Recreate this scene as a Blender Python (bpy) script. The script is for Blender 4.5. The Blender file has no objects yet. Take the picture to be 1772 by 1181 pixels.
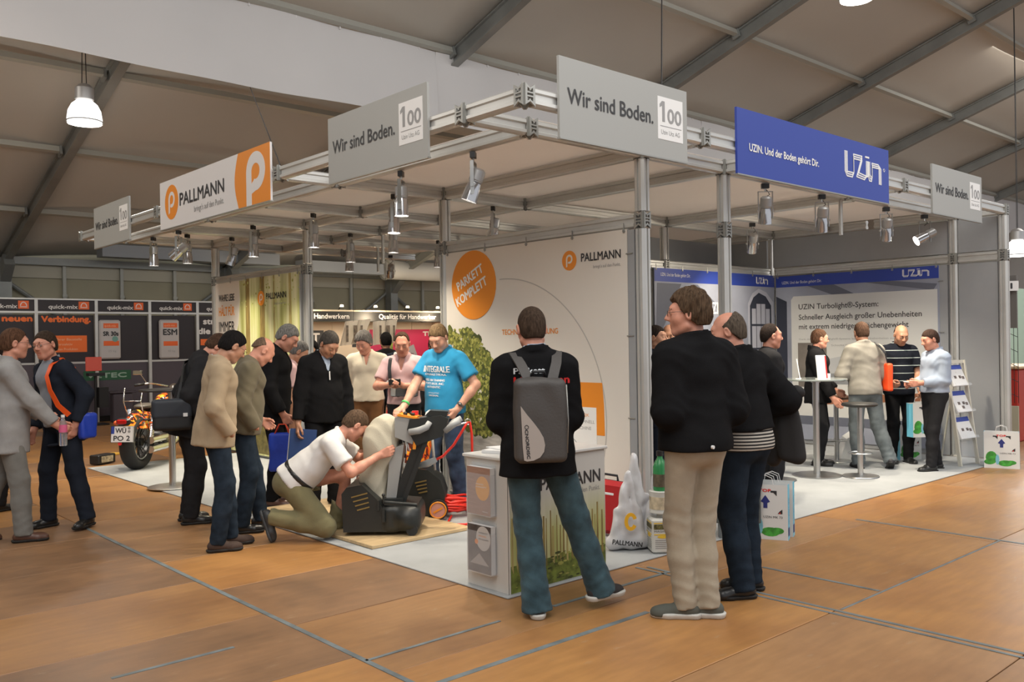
import bpy, math, random
import numpy as np
from mathutils import Vector, Matrix
random.seed(7)
SC = bpy.context.scene
COL = SC.collection
# ------------------------------------------------------------------ camera
ANG = math.radians(48.0); ROLL = 0.0153; EYE = 1.55
_F = Vector((math.cos(ANG), math.sin(ANG), 0)); _R = Vector((math.sin(ANG), -math.cos(ANG), 0)); _U = Vector((0, 0, 1))
_cr = math.cos(ROLL)*_R - math.sin(ROLL)*_U; _cu = math.cos(ROLL)*_U + math.sin(ROLL)*_R
cam = bpy.data.cameras.new('camera'); camo = bpy.data.objects.new('camera', cam); COL.objects.link(camo)
camo.matrix_world = Matrix(((_cr.x, _cu.x, -_F.x, 0), (_cr.y, _cu.y, -_F.y, 0), (_cr.z, _cu.z, -_F.z, EYE), (0, 0, 0, 1)))
cam.sensor_width = 36; cam.lens = 36*1527/1772; cam.clip_end = 200
SC.camera = camo
# ------------------------------------------------------------------ world, lights, exposure
w = bpy.data.worlds.new('world'); SC.world = w; w.use_nodes = True
w.node_tree.nodes['Background'].inputs[0].default_value = (0.92, 0.95, 1.0, 1)
w.node_tree.nodes['Background'].inputs[1].default_value = 0.75
SC.view_settings.view_transform = 'Standard'; SC.view_settings.look = 'None'
SC.view_settings.exposure = -0.05; SC.view_settings.gamma = 1.0; SC.view_settings.use_curve_mapping = False
SC.cycles.max_bounces = 6; SC.cycles.diffuse_bounces = 4; SC.cycles.glossy_bounces = 3
SC.cycles.transparent_max_bounces = 8; SC.cycles.transmission_bounces = 4
def area(name, loc, size, power, col, target=None, sy=None):
    l = bpy.data.lights.new(name, 'AREA'); l.energy = power; l.color = col; l.size = size
    if sy: l.shape = 'RECTANGLE'; l.size_y = sy
    o = bpy.data.objects.new(name, l); COL.objects.link(o); o.location = loc
    if target: o.rotation_euler = (Vector(target)-Vector(loc)).to_track_quat('-Z', 'Y').to_euler()
    return o
WARM = (1.0, 0.86, 0.68)
area('hall_light', (0.5, 1.5, 7.2), 6, 420, (1, .95, .88), (3.0, 4.0, 0))
area('hall_light', (9.0, -1.0, 7.2), 6, 330, (1, .95, .88), (10, 3, 0))
area('hall_light', (25.0, 5.0, 7.5), 6, 420, (1, .95, .88), (25, 7, 0))  # added area light that brightens the dim far right end, no lamp hangs there
area('hall_light', (-1.0, 12.0, 5.6), 4, 200, (1, .93, .82), (0, 12, 0))

# ------------------------------------------------------------------ helpers
def V(*a): return Vector(a if len(a) > 1 else a[0])
_mats = {}
def mat(name, col, rough=.6, metal=0, spec=.5, var=0.0, vscale=6, bump=0, bscale=80, emit=None, estr=1, alpha=1, trans=0, coat=0, sheen=0, stretch=None):
    if name in _mats: return _mats[name]
    m = bpy.data.materials.new(name); m.use_nodes = True; nt = m.node_tree; b = nt.nodes['Principled BSDF']
    b.inputs['Base Color'].default_value = (*col, 1); b.inputs['Roughness'].default_value = rough
    b.inputs['Metallic'].default_value = metal; b.inputs['Specular IOR Level'].default_value = spec
    b.inputs['Coat Weight'].default_value = coat; b.inputs['Sheen Weight'].default_value = sheen
    if alpha < 1: b.inputs['Alpha'].default_value = alpha
    if trans: b.inputs['Transmission Weight'].default_value = trans
    if emit: b.inputs['Emission Color'].default_value = (*emit, 1); b.inputs['Emission Strength'].default_value = estr
    tc = nt.nodes.new('ShaderNodeTexCoord'); mp = nt.nodes.new('ShaderNodeMapping'); nt.links.new(tc.outputs['Object'], mp.inputs[0])
    if stretch: mp.inputs['Scale'].default_value = stretch
    if var:
        n = nt.nodes.new('ShaderNodeTexNoise'); n.inputs['Scale'].default_value = vscale; n.inputs['Detail'].default_value = 5
        nt.links.new(mp.outputs[0], n.inputs[0])
        r = nt.nodes.new('ShaderNodeValToRGB'); r.color_ramp.elements[0].position = .3; r.color_ramp.elements[1].position = .7
        r.color_ramp.elements[0].color = (*[max(0, c*(1-var)) for c in col], 1); r.color_ramp.elements[1].color = (*[min(1, c*(1+var)) for c in col], 1)
        nt.links.new(n.outputs['Fac'], r.inputs[0]); nt.links.new(r.outputs[0], b.inputs['Base Color'])
    if bump:
        n2 = nt.nodes.new('ShaderNodeTexNoise'); n2.inputs['Scale'].default_value = bscale; n2.inputs['Detail'].default_value = 3
        nt.links.new(mp.outputs[0], n2.inputs[0])
        bp = nt.nodes.new('ShaderNodeBump'); bp.inputs['Strength'].default_value = bump; bp.inputs['Distance'].default_value = .01
        nt.links.new(n2.outputs['Fac'], bp.inputs['Height']); nt.links.new(bp.outputs[0], b.inputs['Normal'])
    _mats[name] = m
    return m
def nodes_of(m): return m.node_tree.nodes, m.node_tree.links, m.node_tree.nodes['Principled BSDF']
def tag(o, label=None, cat=None, group=None, kind=None):
    if label: o['label'] = label
    if cat: o['category'] = cat
    if group: o['group'] = group
    if kind: o['kind'] = kind
    return o
def empty(name, loc=(0, 0, 0), rz=0, label=None, cat=None, group=None):
    o = bpy.data.objects.new(name, None); COL.objects.link(o); o.location = loc; o.rotation_euler = (0, 0, rz)
    o.empty_display_size = .1
    return tag(o, label, cat, group)
def loc_mat(o): return Matrix.Translation(o.location) @ o.rotation_euler.to_matrix().to_4x4()
def world_of(o):
    m = loc_mat(o)
    while o.parent: o = o.parent; m = loc_mat(o) @ m
    return m
def link_mesh(name, me, mats, parent=None):
    if not isinstance(mats, (list, tuple)): mats = [mats]
    for m in mats: me.materials.append(m)
    o = bpy.data.objects.new(name, me); COL.objects.link(o); o.parent = parent
    return o
def np_mesh(name, verts, faces, smooth=True, midx=None):
    me = bpy.data.meshes.new(name)
    verts = np.asarray(verts, np.float32); faces = np.asarray(faces, np.int32)
    k = faces.shape[1]
    me.vertices.add(len(verts)); me.vertices.foreach_set('co', verts.ravel())
    me.loops.add(faces.size); me.loops.foreach_set('vertex_index', faces.ravel())
    me.polygons.add(len(faces)); me.polygons.foreach_set('loop_start', np.arange(0, faces.size, k, dtype=np.int32))
    me.polygons.foreach_set('loop_total', np.full(len(faces), k, np.int32))
    if smooth: me.polygons.foreach_set('use_smooth', np.ones(len(faces), bool))
    if midx is not None: me.polygons.foreach_set('material_index', midx.astype(np.int32))
    me.update(calc_edges=True)
    return me
class MB:
    def __init__(s): s.v = []; s.f = []; s.m = []; s.cm = 0; s.sm = []; s.s = False
    def add(s, vs, fs):
        n = len(s.v); s.v += [Vector(v) for v in vs]; s.f += [tuple(i+n for i in f) for f in fs]
        s.m += [s.cm]*len(fs); s.sm += [s.s]*len(fs)
        return s
    def box(s, c, d, R=None):
        c = Vector(c); R = R or Matrix.Identity(3); h = [x/2 for x in d]
        vs = [c+R@Vector((a*h[0], b*h[1], e*h[2])) for a in (-1, 1) for b in (-1, 1) for e in (-1, 1)]
        return s.add(vs, [(0, 1, 3, 2), (4, 6, 7, 5), (0, 4, 5, 1), (2, 3, 7, 6), (0, 2, 6, 4), (1, 5, 7, 3)])
    def bx(s, x0, x1, y0, y1, z0, z1): return s.box(((x0+x1)/2, (y0+y1)/2, (z0+z1)/2), (abs(x1-x0), abs(y1-y0), abs(z1-z0)))
    def bbox(s, c, d, bev=.01, R=None):
        """box with chamfered vertical and horizontal edges"""
        c = Vector(c); R = R or Matrix.Identity(3); hx, hy, hz = [x/2 for x in d]; b = min(bev, hx*.9, hy*.9, hz*.9)
        prof = [(hx-b, -hy), (hx, -hy+b), (hx, hy-b), (hx-b, hy), (-hx+b, hy), (-hx, hy-b), (-hx, -hy+b), (-hx+b, -hy)]
        rings = [(-hz, b), (-hz+b, 0), (hz-b, 0), (hz, b)]; vs = []
        for z, ins in rings:
            for x, y in prof: vs.append(c+R@Vector((x*(1-ins/hx), y*(1-ins/hy), z)))
        fs = [tuple(range(7, -1, -1)), tuple(range(24, 32))]
        for k in range(3):
            for i in range(8): j = (i+1) % 8; fs.append((k*8+i, k*8+j, k*8+8+j, k*8+8+i))
        return s.add(vs, fs)
    def cyl(s, a, b, r, r2=None, n=12, caps=True):
        a = Vector(a); b = Vector(b); r2 = r if r2 is None else r2; d = (b-a).normalized()
        u = d.orthogonal().normalized(); w = d.cross(u)
        vs = []
        for p, rr in ((a, r), (b, r2)):
            for i in range(n): t = 2*math.pi*i/n; vs.append(p+u*math.cos(t)*rr+w*math.sin(t)*rr)
        fs = [(i, (i+1) % n, n+(i+1) % n, n+i) for i in range(n)]
        if caps: fs += [tuple(range(n-1, -1, -1)), tuple(range(n, 2*n))]
        return s.add(vs, fs)
    def tube(s, pts, r, n=8, closed=False):
        P = [Vector(p) for p in pts]; m = len(P); vs = []; u = None
        rs = r if isinstance(r, (list, tuple)) else [r]*m
        for i, p in enumerate(P):
            if closed: d = (P[(i+1) % m]-P[i-1]).normalized()
            else: d = (P[min(i+1, m-1)]-P[max(i-1, 0)]).normalized()
            if u is None: u = d.orthogonal().normalized()
            u = (u-d*u.dot(d)).normalized(); w = d.cross(u)
            for k in range(n): t = 2*math.pi*k/n; vs.append(p+u*math.cos(t)*rs[i]+w*math.sin(t)*rs[i])
        fs = []
        for i in range(m if closed else m-1):
            j = (i+1) % m
            for k in range(n): l = (k+1) % n; fs.append((i*n+k, i*n+l, j*n+l, j*n+k))
        if not closed: fs += [tuple(range(n-1, -1, -1)), tuple(range((m-1)*n, m*n))]
        return s.add(vs, fs)
    def lathe(s, prof, c=(0, 0, 0), n=20, R=None):
        c = Vector(c); R = R or Matrix.Identity(3); vs = []; m = len(prof)
        for r, z in prof:
            for i in range(n): t = 2*math.pi*i/n; vs.append(c+R@Vector((r*math.cos(t), r*math.sin(t), z)))
        fs = []
        for k in range(m-1):
            for i in range(n): j = (i+1) % n; fs.append((k*n+i, k*n+j, k*n+n+j, k*n+n+i))
        if prof[0][0] > 1e-5: fs.append(tuple(range(n-1, -1, -1)))
        if prof[-1][0] > 1e-5: fs.append(tuple(range((m-1)*n, m*n)))
        return s.add(vs, fs)
    def prism(s, poly, O, xd, yd, d):
        """2D polygon in the plane O,xd,yd, extruded by d along xd x yd"""
        O = Vector(O); xd = Vector(xd); yd = Vector(yd); nn = xd.cross(yd).normalized(); n = len(poly)
        vs = [O+xd*x+yd*y for x, y in poly]+[O+xd*x+yd*y+nn*d for x, y in poly]
        fs = [tuple(range(n-1, -1, -1)), tuple(range(n, 2*n))]+[(i, (i+1) % n, n+(i+1) % n, n+i) for i in range(n)]
        return s.add(vs, fs)
    def ball(s, c, r, n=10, m=6):
        r = (r, r, r) if not isinstance(r, (tuple, list)) else r; c = Vector(c); vs = [c+Vector((0, 0, r[2]))]
        for k in range(1, m):
            for i in range(n): t = 2*math.pi*i/n; p = math.pi*k/m; vs.append(c+Vector((r[0]*math.sin(p)*math.cos(t), r[1]*math.sin(p)*math.sin(t), r[2]*math.cos(p))))
        vs.append(c-Vector((0, 0, r[2]))); L = len(vs)-1
        fs = [(0, 1+i, 1+(i+1) % n) for i in range(n)]
        for k in range(m-2):
            for i in range(n): a = 1+k*n; fs.append((a+i, a+n+i, a+n+(i+1) % n, a+(i+1) % n))
        a = 1+(m-2)*n; fs += [(a+i, L, a+(i+1) % n) for i in range(n)]
        return s.add(vs, fs)
    def torus(s, c, R, r, ax=(0, 0, 1), n=28, m=10, sq=1.0):
        c = Vector(c); d = Vector(ax).normalized(); u = d.orthogonal().normalized(); w = d.cross(u); vs = []
        for i in range(n):
            t = 2*math.pi*i/n; e = u*math.cos(t)+w*math.sin(t)
            for k in range(m): p = 2*math.pi*k/m; vs.append(c+e*(R+r*math.cos(p))+d*r*sq*math.sin(p))
        fs = [(i*m+k, ((i+1) % n)*m+k, ((i+1) % n)*m+(k+1) % m, i*m+(k+1) % m) for i in range(n) for k in range(m)]
        return s.add(vs, fs)
    def sheet(s, fn, nu, nv, th=0.004):
        """grid surface fn(u,v)->Vector, thickened"""
        P = [[Vector(fn(i/nu, j/nv)) for j in range(nv+1)] for i in range(nu+1)]
        Nn = [[None]*(nv+1) for _ in range(nu+1)]
        for i in range(nu+1):
            for j in range(nv+1):
                a = P[min(i+1, nu)][j]-P[max(i-1, 0)][j]; b = P[i][min(j+1, nv)]-P[i][max(j-1, 0)]
                Nn[i][j] = a.cross(b).normalized()
        k = (nu+1)*(nv+1); vs = [P[i][j] for i in range(nu+1) for j in range(nv+1)]+[P[i][j]+Nn[i][j]*th for i in range(nu+1) for j in range(nv+1)]
        ix = lambda i, j: i*(nv+1)+j; fs = []
        for i in range(nu):
            for j in range(nv):
                fs.append((ix(i, j), ix(i, j+1), ix(i+1, j+1), ix(i+1, j))); fs.append((k+ix(i, j), k+ix(i+1, j), k+ix(i+1, j+1), k+ix(i, j+1)))
        rim = [ix(i, 0) for i in range(nu+1)]+[ix(nu, j) for j in range(1, nv+1)]+[ix(i, nv) for i in range(nu-1, -1, -1)]+[ix(0, j) for j in range(nv-1, 0, -1)]
        for a, b in zip(rim, rim[1:]+rim[:1]): fs.append((a, b, k+b, k+a))
        return s.add(vs, fs)
    def build(s, name, mats, parent=None, world=True, smooth=None, weld=False):
        if not s.v: return None
        me = bpy.data.meshes.new(name)
        vs = s.v
        if world and parent is not None:
            inv = world_of(parent).inverted(); vs = [inv @ v for v in vs]
        me.from_pydata([tuple(v) for v in vs], [], s.f)
        me.polygons.foreach_set('material_index', s.m)
        me.polygons.foreach_set('use_smooth', [True]*len(s.f) if smooth else s.sm)
        me.update()
        if smooth == 'auto':
            try: me.set_sharp_from_angle(angle=math.radians(35))
            except Exception: pass
        return link_mesh(name, me, mats, parent)
def copy_tree(o, parent=None):
    c = o.copy(); COL.objects.link(c); c.parent = parent
    for ch in [x for x in o.children]: copy_tree(ch, c)
    return c

# flat printing on a plane --------------------------------------------------
_tcache = {}
def text_geo(body):
    if body in _tcache: return _tcache[body]
    cu = bpy.data.curves.new('t', 'FONT'); cu.body = body; cu.size = 1; cu.resolution_u = 3; cu.fill_mode = 'FRONT' if hasattr(cu, 'fill_mode') else 'BOTH'
    ob = bpy.data.objects.new('t', cu); me = bpy.data.meshes.new_from_object(ob)
    vs = [tuple(v.co) for v in me.vertices]; fs = [tuple(p.vertices) for p in me.polygons]
    bpy.data.objects.remove(ob); bpy.data.meshes.remove(me); bpy.data.curves.remove(cu)
    _tcache[body] = (vs, fs); return _tcache[body]
class Pr:
    """prints flat shapes on a plane: u along xd, v along up, lifted off along the normal"""
    def __init__(s, O, xd, up, parent): s.O = Vector(O); s.x = Vector(xd); s.u = Vector(up); s.n = s.x.cross(s.u).normalized(); s.p = parent; s.l = {}; s.c = 0
    def mb(s, name, m):
        k = (name, m.name)
        if k not in s.l: s.l[k] = (MB(), m)
        return s.l[k][0]
    def P(s, a, b, off): return s.O+s.x*a+s.u*b+s.n*off
    def poly(s, pts, name, m, off=.002):
        # solid thin print: front face at off, sides back to the surface
        s.c += 1; off += (s.c % 60)*1.2e-5
        n = len(pts); vs = [s.P(a, b, 0) for a, b in pts]+[s.P(a, b, off) for a, b in pts]
        ar = sum(pts[i][0]*pts[(i+1) % n][1]-pts[(i+1) % n][0]*pts[i][1] for i in range(n))
        idx = list(range(n)) if ar > 0 else list(range(n-1, -1, -1))
        fs = [tuple(n+i for i in idx)]+[(idx[i], idx[(i+1) % n], n+idx[(i+1) % n], n+idx[i]) for i in range(n)]
        s.mb(name, m).add(vs, fs)
    def rect(s, a0, b0, a1, b1, name, m, off=.002): s.poly([(a0, b0), (a1, b0), (a1, b1), (a0, b1)], name, m, off)
    def disc(s, a, b, r, name, m, off=.002, n=40, ry=None, t0=0, t1=360):
        ry = ry or r; s.poly([(a+r*math.cos(math.radians(t0+(t1-t0)*i/n)), b+ry*math.sin(math.radians(t0+(t1-t0)*i/n))) for i in range(n+(t1-t0 < 360))], name, m, off)
    def arc(s, a, b, r, w, t0, t1, name, m, off=.002, n=40, ry=None):
        ry = ry or r
        for i in range(n):
            p = [math.radians(t0+(t1-t0)*(i+k)/n) for k in (0, 1)]
            s.poly([(a+(r+d)*math.cos(t), b+(ry+d)*math.sin(t)) for t, d in ((p[0], -w/2), (p[0], w/2), (p[1], w/2), (p[1], -w/2))], name, m, off)
    def stroke(s, pts, w, name, m, off=.002):
        for (a, b), (c, d) in zip(pts, pts[1:]):
            L = math.hypot(c-a, d-b) or 1; nx, ny = -(d-b)/L*w/2, (c-a)/L*w/2; ex, ey = (c-a)/L*w*.3, (d-b)/L*w*.3
            s.poly([(a+nx-ex, b+ny-ey), (a-nx-ex, b-ny-ey), (c-nx+ex, d-ny+ey), (c+nx+ex, d+ny+ey)], name, m, off)
    def text(s, body, a, b, wd, ht, name, m, off=.003, rot=0, bold=0):
        vs, fs = text_geo(body)
        x0 = min(v[0] for v in vs); x1 = max(v[0] for v in vs)
        cap = .73; y0 = 0
        sx = wd/(x1-x0); sy = ht/cap; c, sn = math.cos(math.radians(rot)), math.sin(math.radians(rot))
        for dx, dy in ([(0, 0)] if not bold else [(0, 0), (bold, 0), (bold/2, bold/2), (bold/2, -bold/2)]):
            out = []; off += .00012
            for v in vs:
                p, q = (v[0]-x0)*sx+dx, v[1]*sy+dy
                out.append(s.P(a+p*c-q*sn, b+p*sn+q*c, off))
            s.mb(name, m).add(out, fs)
    def done(s):
        for (name, _), (b, m) in s.l.items():
            o = b.build(name, m, s.p)
            if name in ('tree_print', 'leaf_print', 'tree_stem_print'): o['kind'] = 'stuff'
# ------------------------------------------------------------------ signed distance modelling (smooth bodies, cloth, bags)
A = lambda *a: np.array(a, np.float32)
def rotm(axis, deg):
    t = math.radians(deg); c, s = math.cos(t), math.sin(t)
    return np.array({'x': [[1, 0, 0], [0, c, -s], [0, s, c]], 'y': [[c, 0, s], [0, 1, 0], [-s, 0, c]], 'z': [[c, -s, 0], [s, c, 0], [0, 0, 1]]}[axis], np.float32)
def frame(y=None, z=None):
    """rotation whose columns are x,y,z axes; y exact, z approximate"""
    y = np.array(y, float); y /= np.linalg.norm(y); z = np.array(z, float); x = np.cross(y, z); x /= np.linalg.norm(x); z = np.cross(x, y)
    return np.stack([x, y, z], 1).astype(np.float32)
BIG = .3
class RC:
    def __init__(s, a, b, ra, rb=None, sy=1.0):
        s.a = A(*a); s.b = A(*b); s.ra = ra; s.rb = ra if rb is None else rb; s.sy = sy; r = max(s.ra, s.rb)
        s.lo = np.minimum(s.a, s.b)-r; s.hi = np.maximum(s.a, s.b)+r
    def ev(s, P):
        a, b = s.a, s.b
        if s.sy != 1: k = A(1, s.sy, 1); P = P*k; a = a*k; b = b*k
        d = b-a; q = P-a; t = np.clip(q@d/max(1e-9, float(d@d)), 0, 1); q = q-t[:, None]*d
        r = np.sqrt((q*q).sum(1))-(s.ra+(s.rb-s.ra)*t)
        return r/(1 if s.sy == 1 else .5+.5*s.sy)
class EL:
    def __init__(s, c, r, R=None):
        s.c = A(*c); s.r = A(*r); s.R = R; e = s.r if R is None else np.abs(R)@s.r
        s.lo = s.c-e; s.hi = s.c+e
    def ev(s, P):
        q = P-s.c
        if s.R is not None: q = q@s.R
        q = q/s.r; k0 = np.sqrt((q*q).sum(1)); q = q/s.r; k1 = np.sqrt((q*q).sum(1))
        return k0*(k0-1)/np.maximum(k1, 1e-6)
class BX:
    def __init__(s, c, h, r=.01, R=None):
        s.c = A(*c); s.h = A(*h)-r; s.r = r; s.R = R; e = A(*h) if R is None else np.abs(R)@A(*h)
        s.lo = s.c-e; s.hi = s.c+e
    def ev(s, P):
        q = P-s.c
        if s.R is not None: q = q@s.R
        q = np.abs(q)-s.h; return np.sqrt((np.maximum(q, 0)**2).sum(1))+np.minimum(q.max(1), 0)-s.r
class U:
    def __init__(s, k, *ch):
        s.k = k; s.ch = [c for c in ch if c is not None]; s.lo = np.min([c.lo for c in s.ch], 0)-k*.3; s.hi = np.max([c.hi for c in s.ch], 0)+k*.3
    def ev(s, P):
        d = np.full(len(P), BIG, np.float32); k = s.k; pad = k+.03
        for c in s.ch:
            m = np.nonzero(((P > c.lo-pad) & (P < c.hi+pad)).all(1))[0]
            if not len(m): continue
            b = c.ev(P[m]); a = d[m]
            if k > 0: h = np.maximum(k-np.abs(a-b), 0)/k; d[m] = np.minimum(a, b)-h*h*k*.25
            else: d[m] = np.minimum(a, b)
        return d
class CUT:
    """keep the part of c where (P-p).n < 0"""
    def __init__(s, c, p, n, k=.006): s.c = c; s.p = A(*p); n = A(*n); s.n = n/np.linalg.norm(n); s.lo = c.lo; s.hi = c.hi; s.k = k
    def ev(s, P):
        a = s.c.ev(P); b = (P-s.p)@s.n; h = np.maximum(s.k-np.abs(a-b), 0)/s.k; return np.maximum(a, b)+h*h*s.k*.25
class SUB:
    def __init__(s, c, d, k=.006): s.c = c; s.d = d; s.lo = c.lo; s.hi = c.hi; s.k = k
    def ev(s, P):
        a = s.c.ev(P); m = np.nonzero(((P > s.d.lo-.03) & (P < s.d.hi+.03)).all(1))[0]
        if len(m):
            b = -s.d.ev(P[m]); x = a[m]; h = np.maximum(s.k-np.abs(x-b), 0)/s.k; a[m] = np.maximum(x, b)+h*h*s.k*.25
        return a
class FN:
    def __init__(s, c, f, pad=.02): s.c = c; s.f = f; s.lo = c.lo-pad; s.hi = c.hi+pad
    def ev(s, P): return s.f(P, s.c.ev(P))
class XF:
    def __init__(s, c, R, t):
        s.c = c; s.R = R; s.t = A(*t); cs = np.array([[x, y, z] for x in (c.lo[0], c.hi[0]) for y in (c.lo[1], c.hi[1]) for z in (c.lo[2], c.hi[2])])@R.T+s.t
        s.lo = cs.min(0); s.hi = cs.max(0)
    def ev(s, P): return s.c.ev((P-s.t)@s.R)
def folds(c, amp, f=(14, 14, 30), seed=0.):
    f = A(*f)
    def g(P, d):
        q = P*f+seed; w = np.sin(q[:, 1]*.7+1.3*np.sin(q[:, 0]*.6+seed))+np.sin(q[:, 0]*.9+q[:, 1]*.4+2*seed)
        return d+amp*np.sin(q[:, 2]+1.7*w)*(.6+.4*np.sin(q[:, 2]*.37+seed*3))
    return FN(c, g, amp)
def legfold(c, k, a, amp, seed):
    k = np.array(k, np.float32); a = np.array(a, np.float32)
    def g(P, d):
        wk = np.exp(-((P-k)**2).sum(1)/.012); wa = np.exp(-((P-a-A(0, 0, .05))**2).sum(1)/.016)
        q = P[:, 2]*85+P[:, 0]*22*np.sin(seed)+P[:, 1]*30*np.cos(seed)+2.2*np.sin(P[:, 0]*28+P[:, 1]*22+seed)
        lg = np.sin(P[:, 0]*38+P[:, 1]*24+P[:, 2]*9+seed+1.5*np.sin(P[:, 2]*11))
        return d+amp*(.10+wk*.8+wa)*(np.abs(np.sin(q*.55))-.6)*.85+amp*.22*lg
    return FN(c, g, amp)
def topfold(c, els, amp, seed):
    els = [np.array(e, np.float32) for e in els]
    def g(P, d):
        w = .30+sum(np.exp(-((P-e)**2).sum(1)/.010) for e in els)
        q = P[:, 2]*62+P[:, 0]*34*np.sin(seed*1.3)+P[:, 1]*30+2.6*np.sin(P[:, 0]*17+P[:, 1]*21+seed)+1.2*np.sin(P[:, 2]*23+seed)
        v = np.sin(P[:, 0]*26+P[:, 1]*30+1.8*np.sin(P[:, 2]*9+seed))
        return d+amp*w*(np.abs(np.sin(q*.5))-.6)+amp*.55*v*np.clip(1-P[:, 2]*.5, .2, 1)
    return FN(c, g, amp)
def net(node, h):
    lo = node.lo-2.5*h; hi = node.hi+2.5*h; B = 8
    nb = np.ceil((hi-lo)/h/B).astype(int)+0
    ax = [lo[i]+h*B*(np.arange(nb[i])+.5) for i in range(3)]
    Cc = np.stack(np.meshgrid(*ax, indexing='ij'), -1).reshape(-1, 3).astype(np.float32)
    dc = node.ev(Cc); keep = np.abs(dc) < B*h*1.25
    off = np.stack(np.meshgrid(*[np.arange(B)]*3, indexing='ij'), -1).reshape(-1, 3)
    E = np.where(dc < 0, -BIG, BIG).astype(np.float32)[:, None].repeat(B**3, 1)
    bp = Cc[keep]-h*B*.5
    P = (bp[:, None, :]+off[None]*h).reshape(-1, 3).astype(np.float32)
    E[keep] = node.ev(P).reshape(-1, B**3)
    D = E.reshape(*nb, B, B, B).transpose(0, 3, 1, 4, 2, 5).reshape(*(nb*B))
    S = (D < 0).astype(np.int8); n = D.shape
    s8 = sum(S[i:n[0]-1+i, j:n[1]-1+j, k:n[2]-1+k] for i in (0, 1) for j in (0, 1) for k in (0, 1))
    cx = np.stack(np.nonzero((s8 > 0) & (s8 < 8)), 1)
    if not len(cx): return np.zeros((0, 3)), np.zeros((0, 4), int)
    vid = np.full((n[0]-1, n[1]-1, n[2]-1), -1, np.int32); vid[tuple(cx.T)] = np.arange(len(cx))
    cor = [(i, j, k) for i in (0, 1) for j in (0, 1) for k in (0, 1)]
    cv = {c: D[cx[:, 0]+c[0], cx[:, 1]+c[1], cx[:, 2]+c[2]] for c in cor}
    acc = np.zeros((len(cx), 3), np.float32); cnt = np.zeros(len(cx), np.float32)
    for a in cor:
        for q in range(3):
            if a[q]: continue
            b = list(a); b[q] = 1; b = tuple(b); va, vb = cv[a], cv[b]; m = (va < 0) != (vb < 0)
            t = np.where(m, va/np.where(m, va-vb, 1), 0)
            p = np.array(a, np.float32)[None].repeat(len(cx), 0); p[:, q] = t
            acc[m] += p[m]; cnt[m] += 1
    V3 = lo+(cx+acc/cnt[:, None])*h
    F = []
    for q in range(3):
        sl0 = [slice(1, n[i]-1) for i in range(3)]; sl0[q] = slice(0, n[q]-1); sl1 = list(sl0); sl1[q] = slice(1, n[q])
        s0 = S[tuple(sl0)]; s1 = S[tuple(sl1)]; e = np.stack(np.nonzero(s0 != s1), 1)
        if not len(e): continue
        add = np.array([1, 1, 1]); add[q] = 0; g = e+add; r, t = [(1, 2), (2, 0), (0, 1)][q]
        def gv(dr, dt): c = g.copy(); c[:, r] -= dr; c[:, t] -= dt; return vid[tuple(c.T)]
        qd = np.stack([gv(1, 1), gv(0, 1), gv(0, 0), gv(1, 0)], 1); flip = s0[tuple(e.T)] == 0
        qd[flip] = qd[flip][:, ::-1]; F.append(qd)
    F = np.concatenate(F); F = F[(F >= 0).all(1)]
    return V3, F
def sdf_obj(name, node, h, m, parent=None, midx=None):
    v, f = net(node, h)
    if not len(f): return None
    mi = None
    if midx is not None: mi = midx(v[f].mean(1))
    return link_mesh(name, np_mesh(name, v, f, True, mi), m, parent)

# ------------------------------------------------------------------ people
SK = {'fair': (.62, .33, .23), 'red': (.58, .265, .18), 'tan': (.44, .22, .135)}
def skin(t): return mat('skin_'+t, SK[t], .5, var=.12, vscale=25, bump=.05, bscale=200)
def lips(t): return mat('lips_'+t, [c*k for c, k in zip(SK[t], (.85, .68, .66))], .45)
def cloth(name, col, rough=.9, bump=.25, var=.12): return mat(name, col, rough, spec=.08 if max(col) < .05 else .18, var=var, vscale=9, bump=bump, bscale=260, sheen=0 if max(col) < .05 else .08)
def IK(a, t, l1, l2, hint):
    a = np.array(a, float); t = np.array(t, float); d = t-a; L = np.linalg.norm(d); L2 = min(L, (l1+l2)*.998); d /= L; t = a+d*L2
    x = (l1*l1-l2*l2+L2*L2)/(2*L2); hh = math.sqrt(max(l1*l1-x*x, 0)); h = np.array(hint, float); h = h-d*(h@d); h /= (np.linalg.norm(h)+1e-9)
    return a+d*x+h*hh, t
def hand_node(W, d, n, side, curl=30, thumb=20, spread=.0):
    """W wrist, d direction of the fingers, n palm normal, side +1 right -1 left"""
    d = np.array(d, float); d /= np.linalg.norm(d); n = np.array(n, float); n = n-d*(n@d); n /= np.linalg.norm(n); t = np.cross(d, n)*side
    W = np.array(W, float); ps = [RC(W-d*.03, W+d*.015, .027, .026, 1)]
    K = []
    for i, (o, l, fl) in enumerate(((.031, .090, .072), (.010, .094, .080), (-.011, .090, .074), (-.030, .082, .058))):
        k = W+t*o+d*l; K.append(k); ps.append(RC(W+t*o*.55+d*.015, k, .0155, .0125))
        p = k; ang = 0; r = .0098 if i < 3 else .0085; cu = curl*(1+.12*i)
        for seg, f in enumerate((.44, .31, .25)):
            ang += cu*(.8 if seg == 0 else 1); a = math.radians(min(ang, 230)); q = p+(d*math.cos(a)+n*math.sin(a)+t*spread*(1.5-i)*.1)*fl*f
            ps.append(RC(p, q, r, r-.001)); p = q; r -= .0009
    a = math.radians(thumb)
    b0 = W+t*.022+d*.022+n*.006; b1 = b0+(t*.55+d*.75+n*.35)*.042; b2 = b1+(t*(.25)+d*.85+n*math.sin(a)*1.2)*.034; b3 = b2+(d*.9-t*.15+n*math.sin(a)*1.4)*.026
    ps += [RC(b0, b1, .017, .0125), RC(b1, b2, .0120, .0105), RC(b2, b3, .0105, .0085)]
    return U(.009, *ps)
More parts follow.
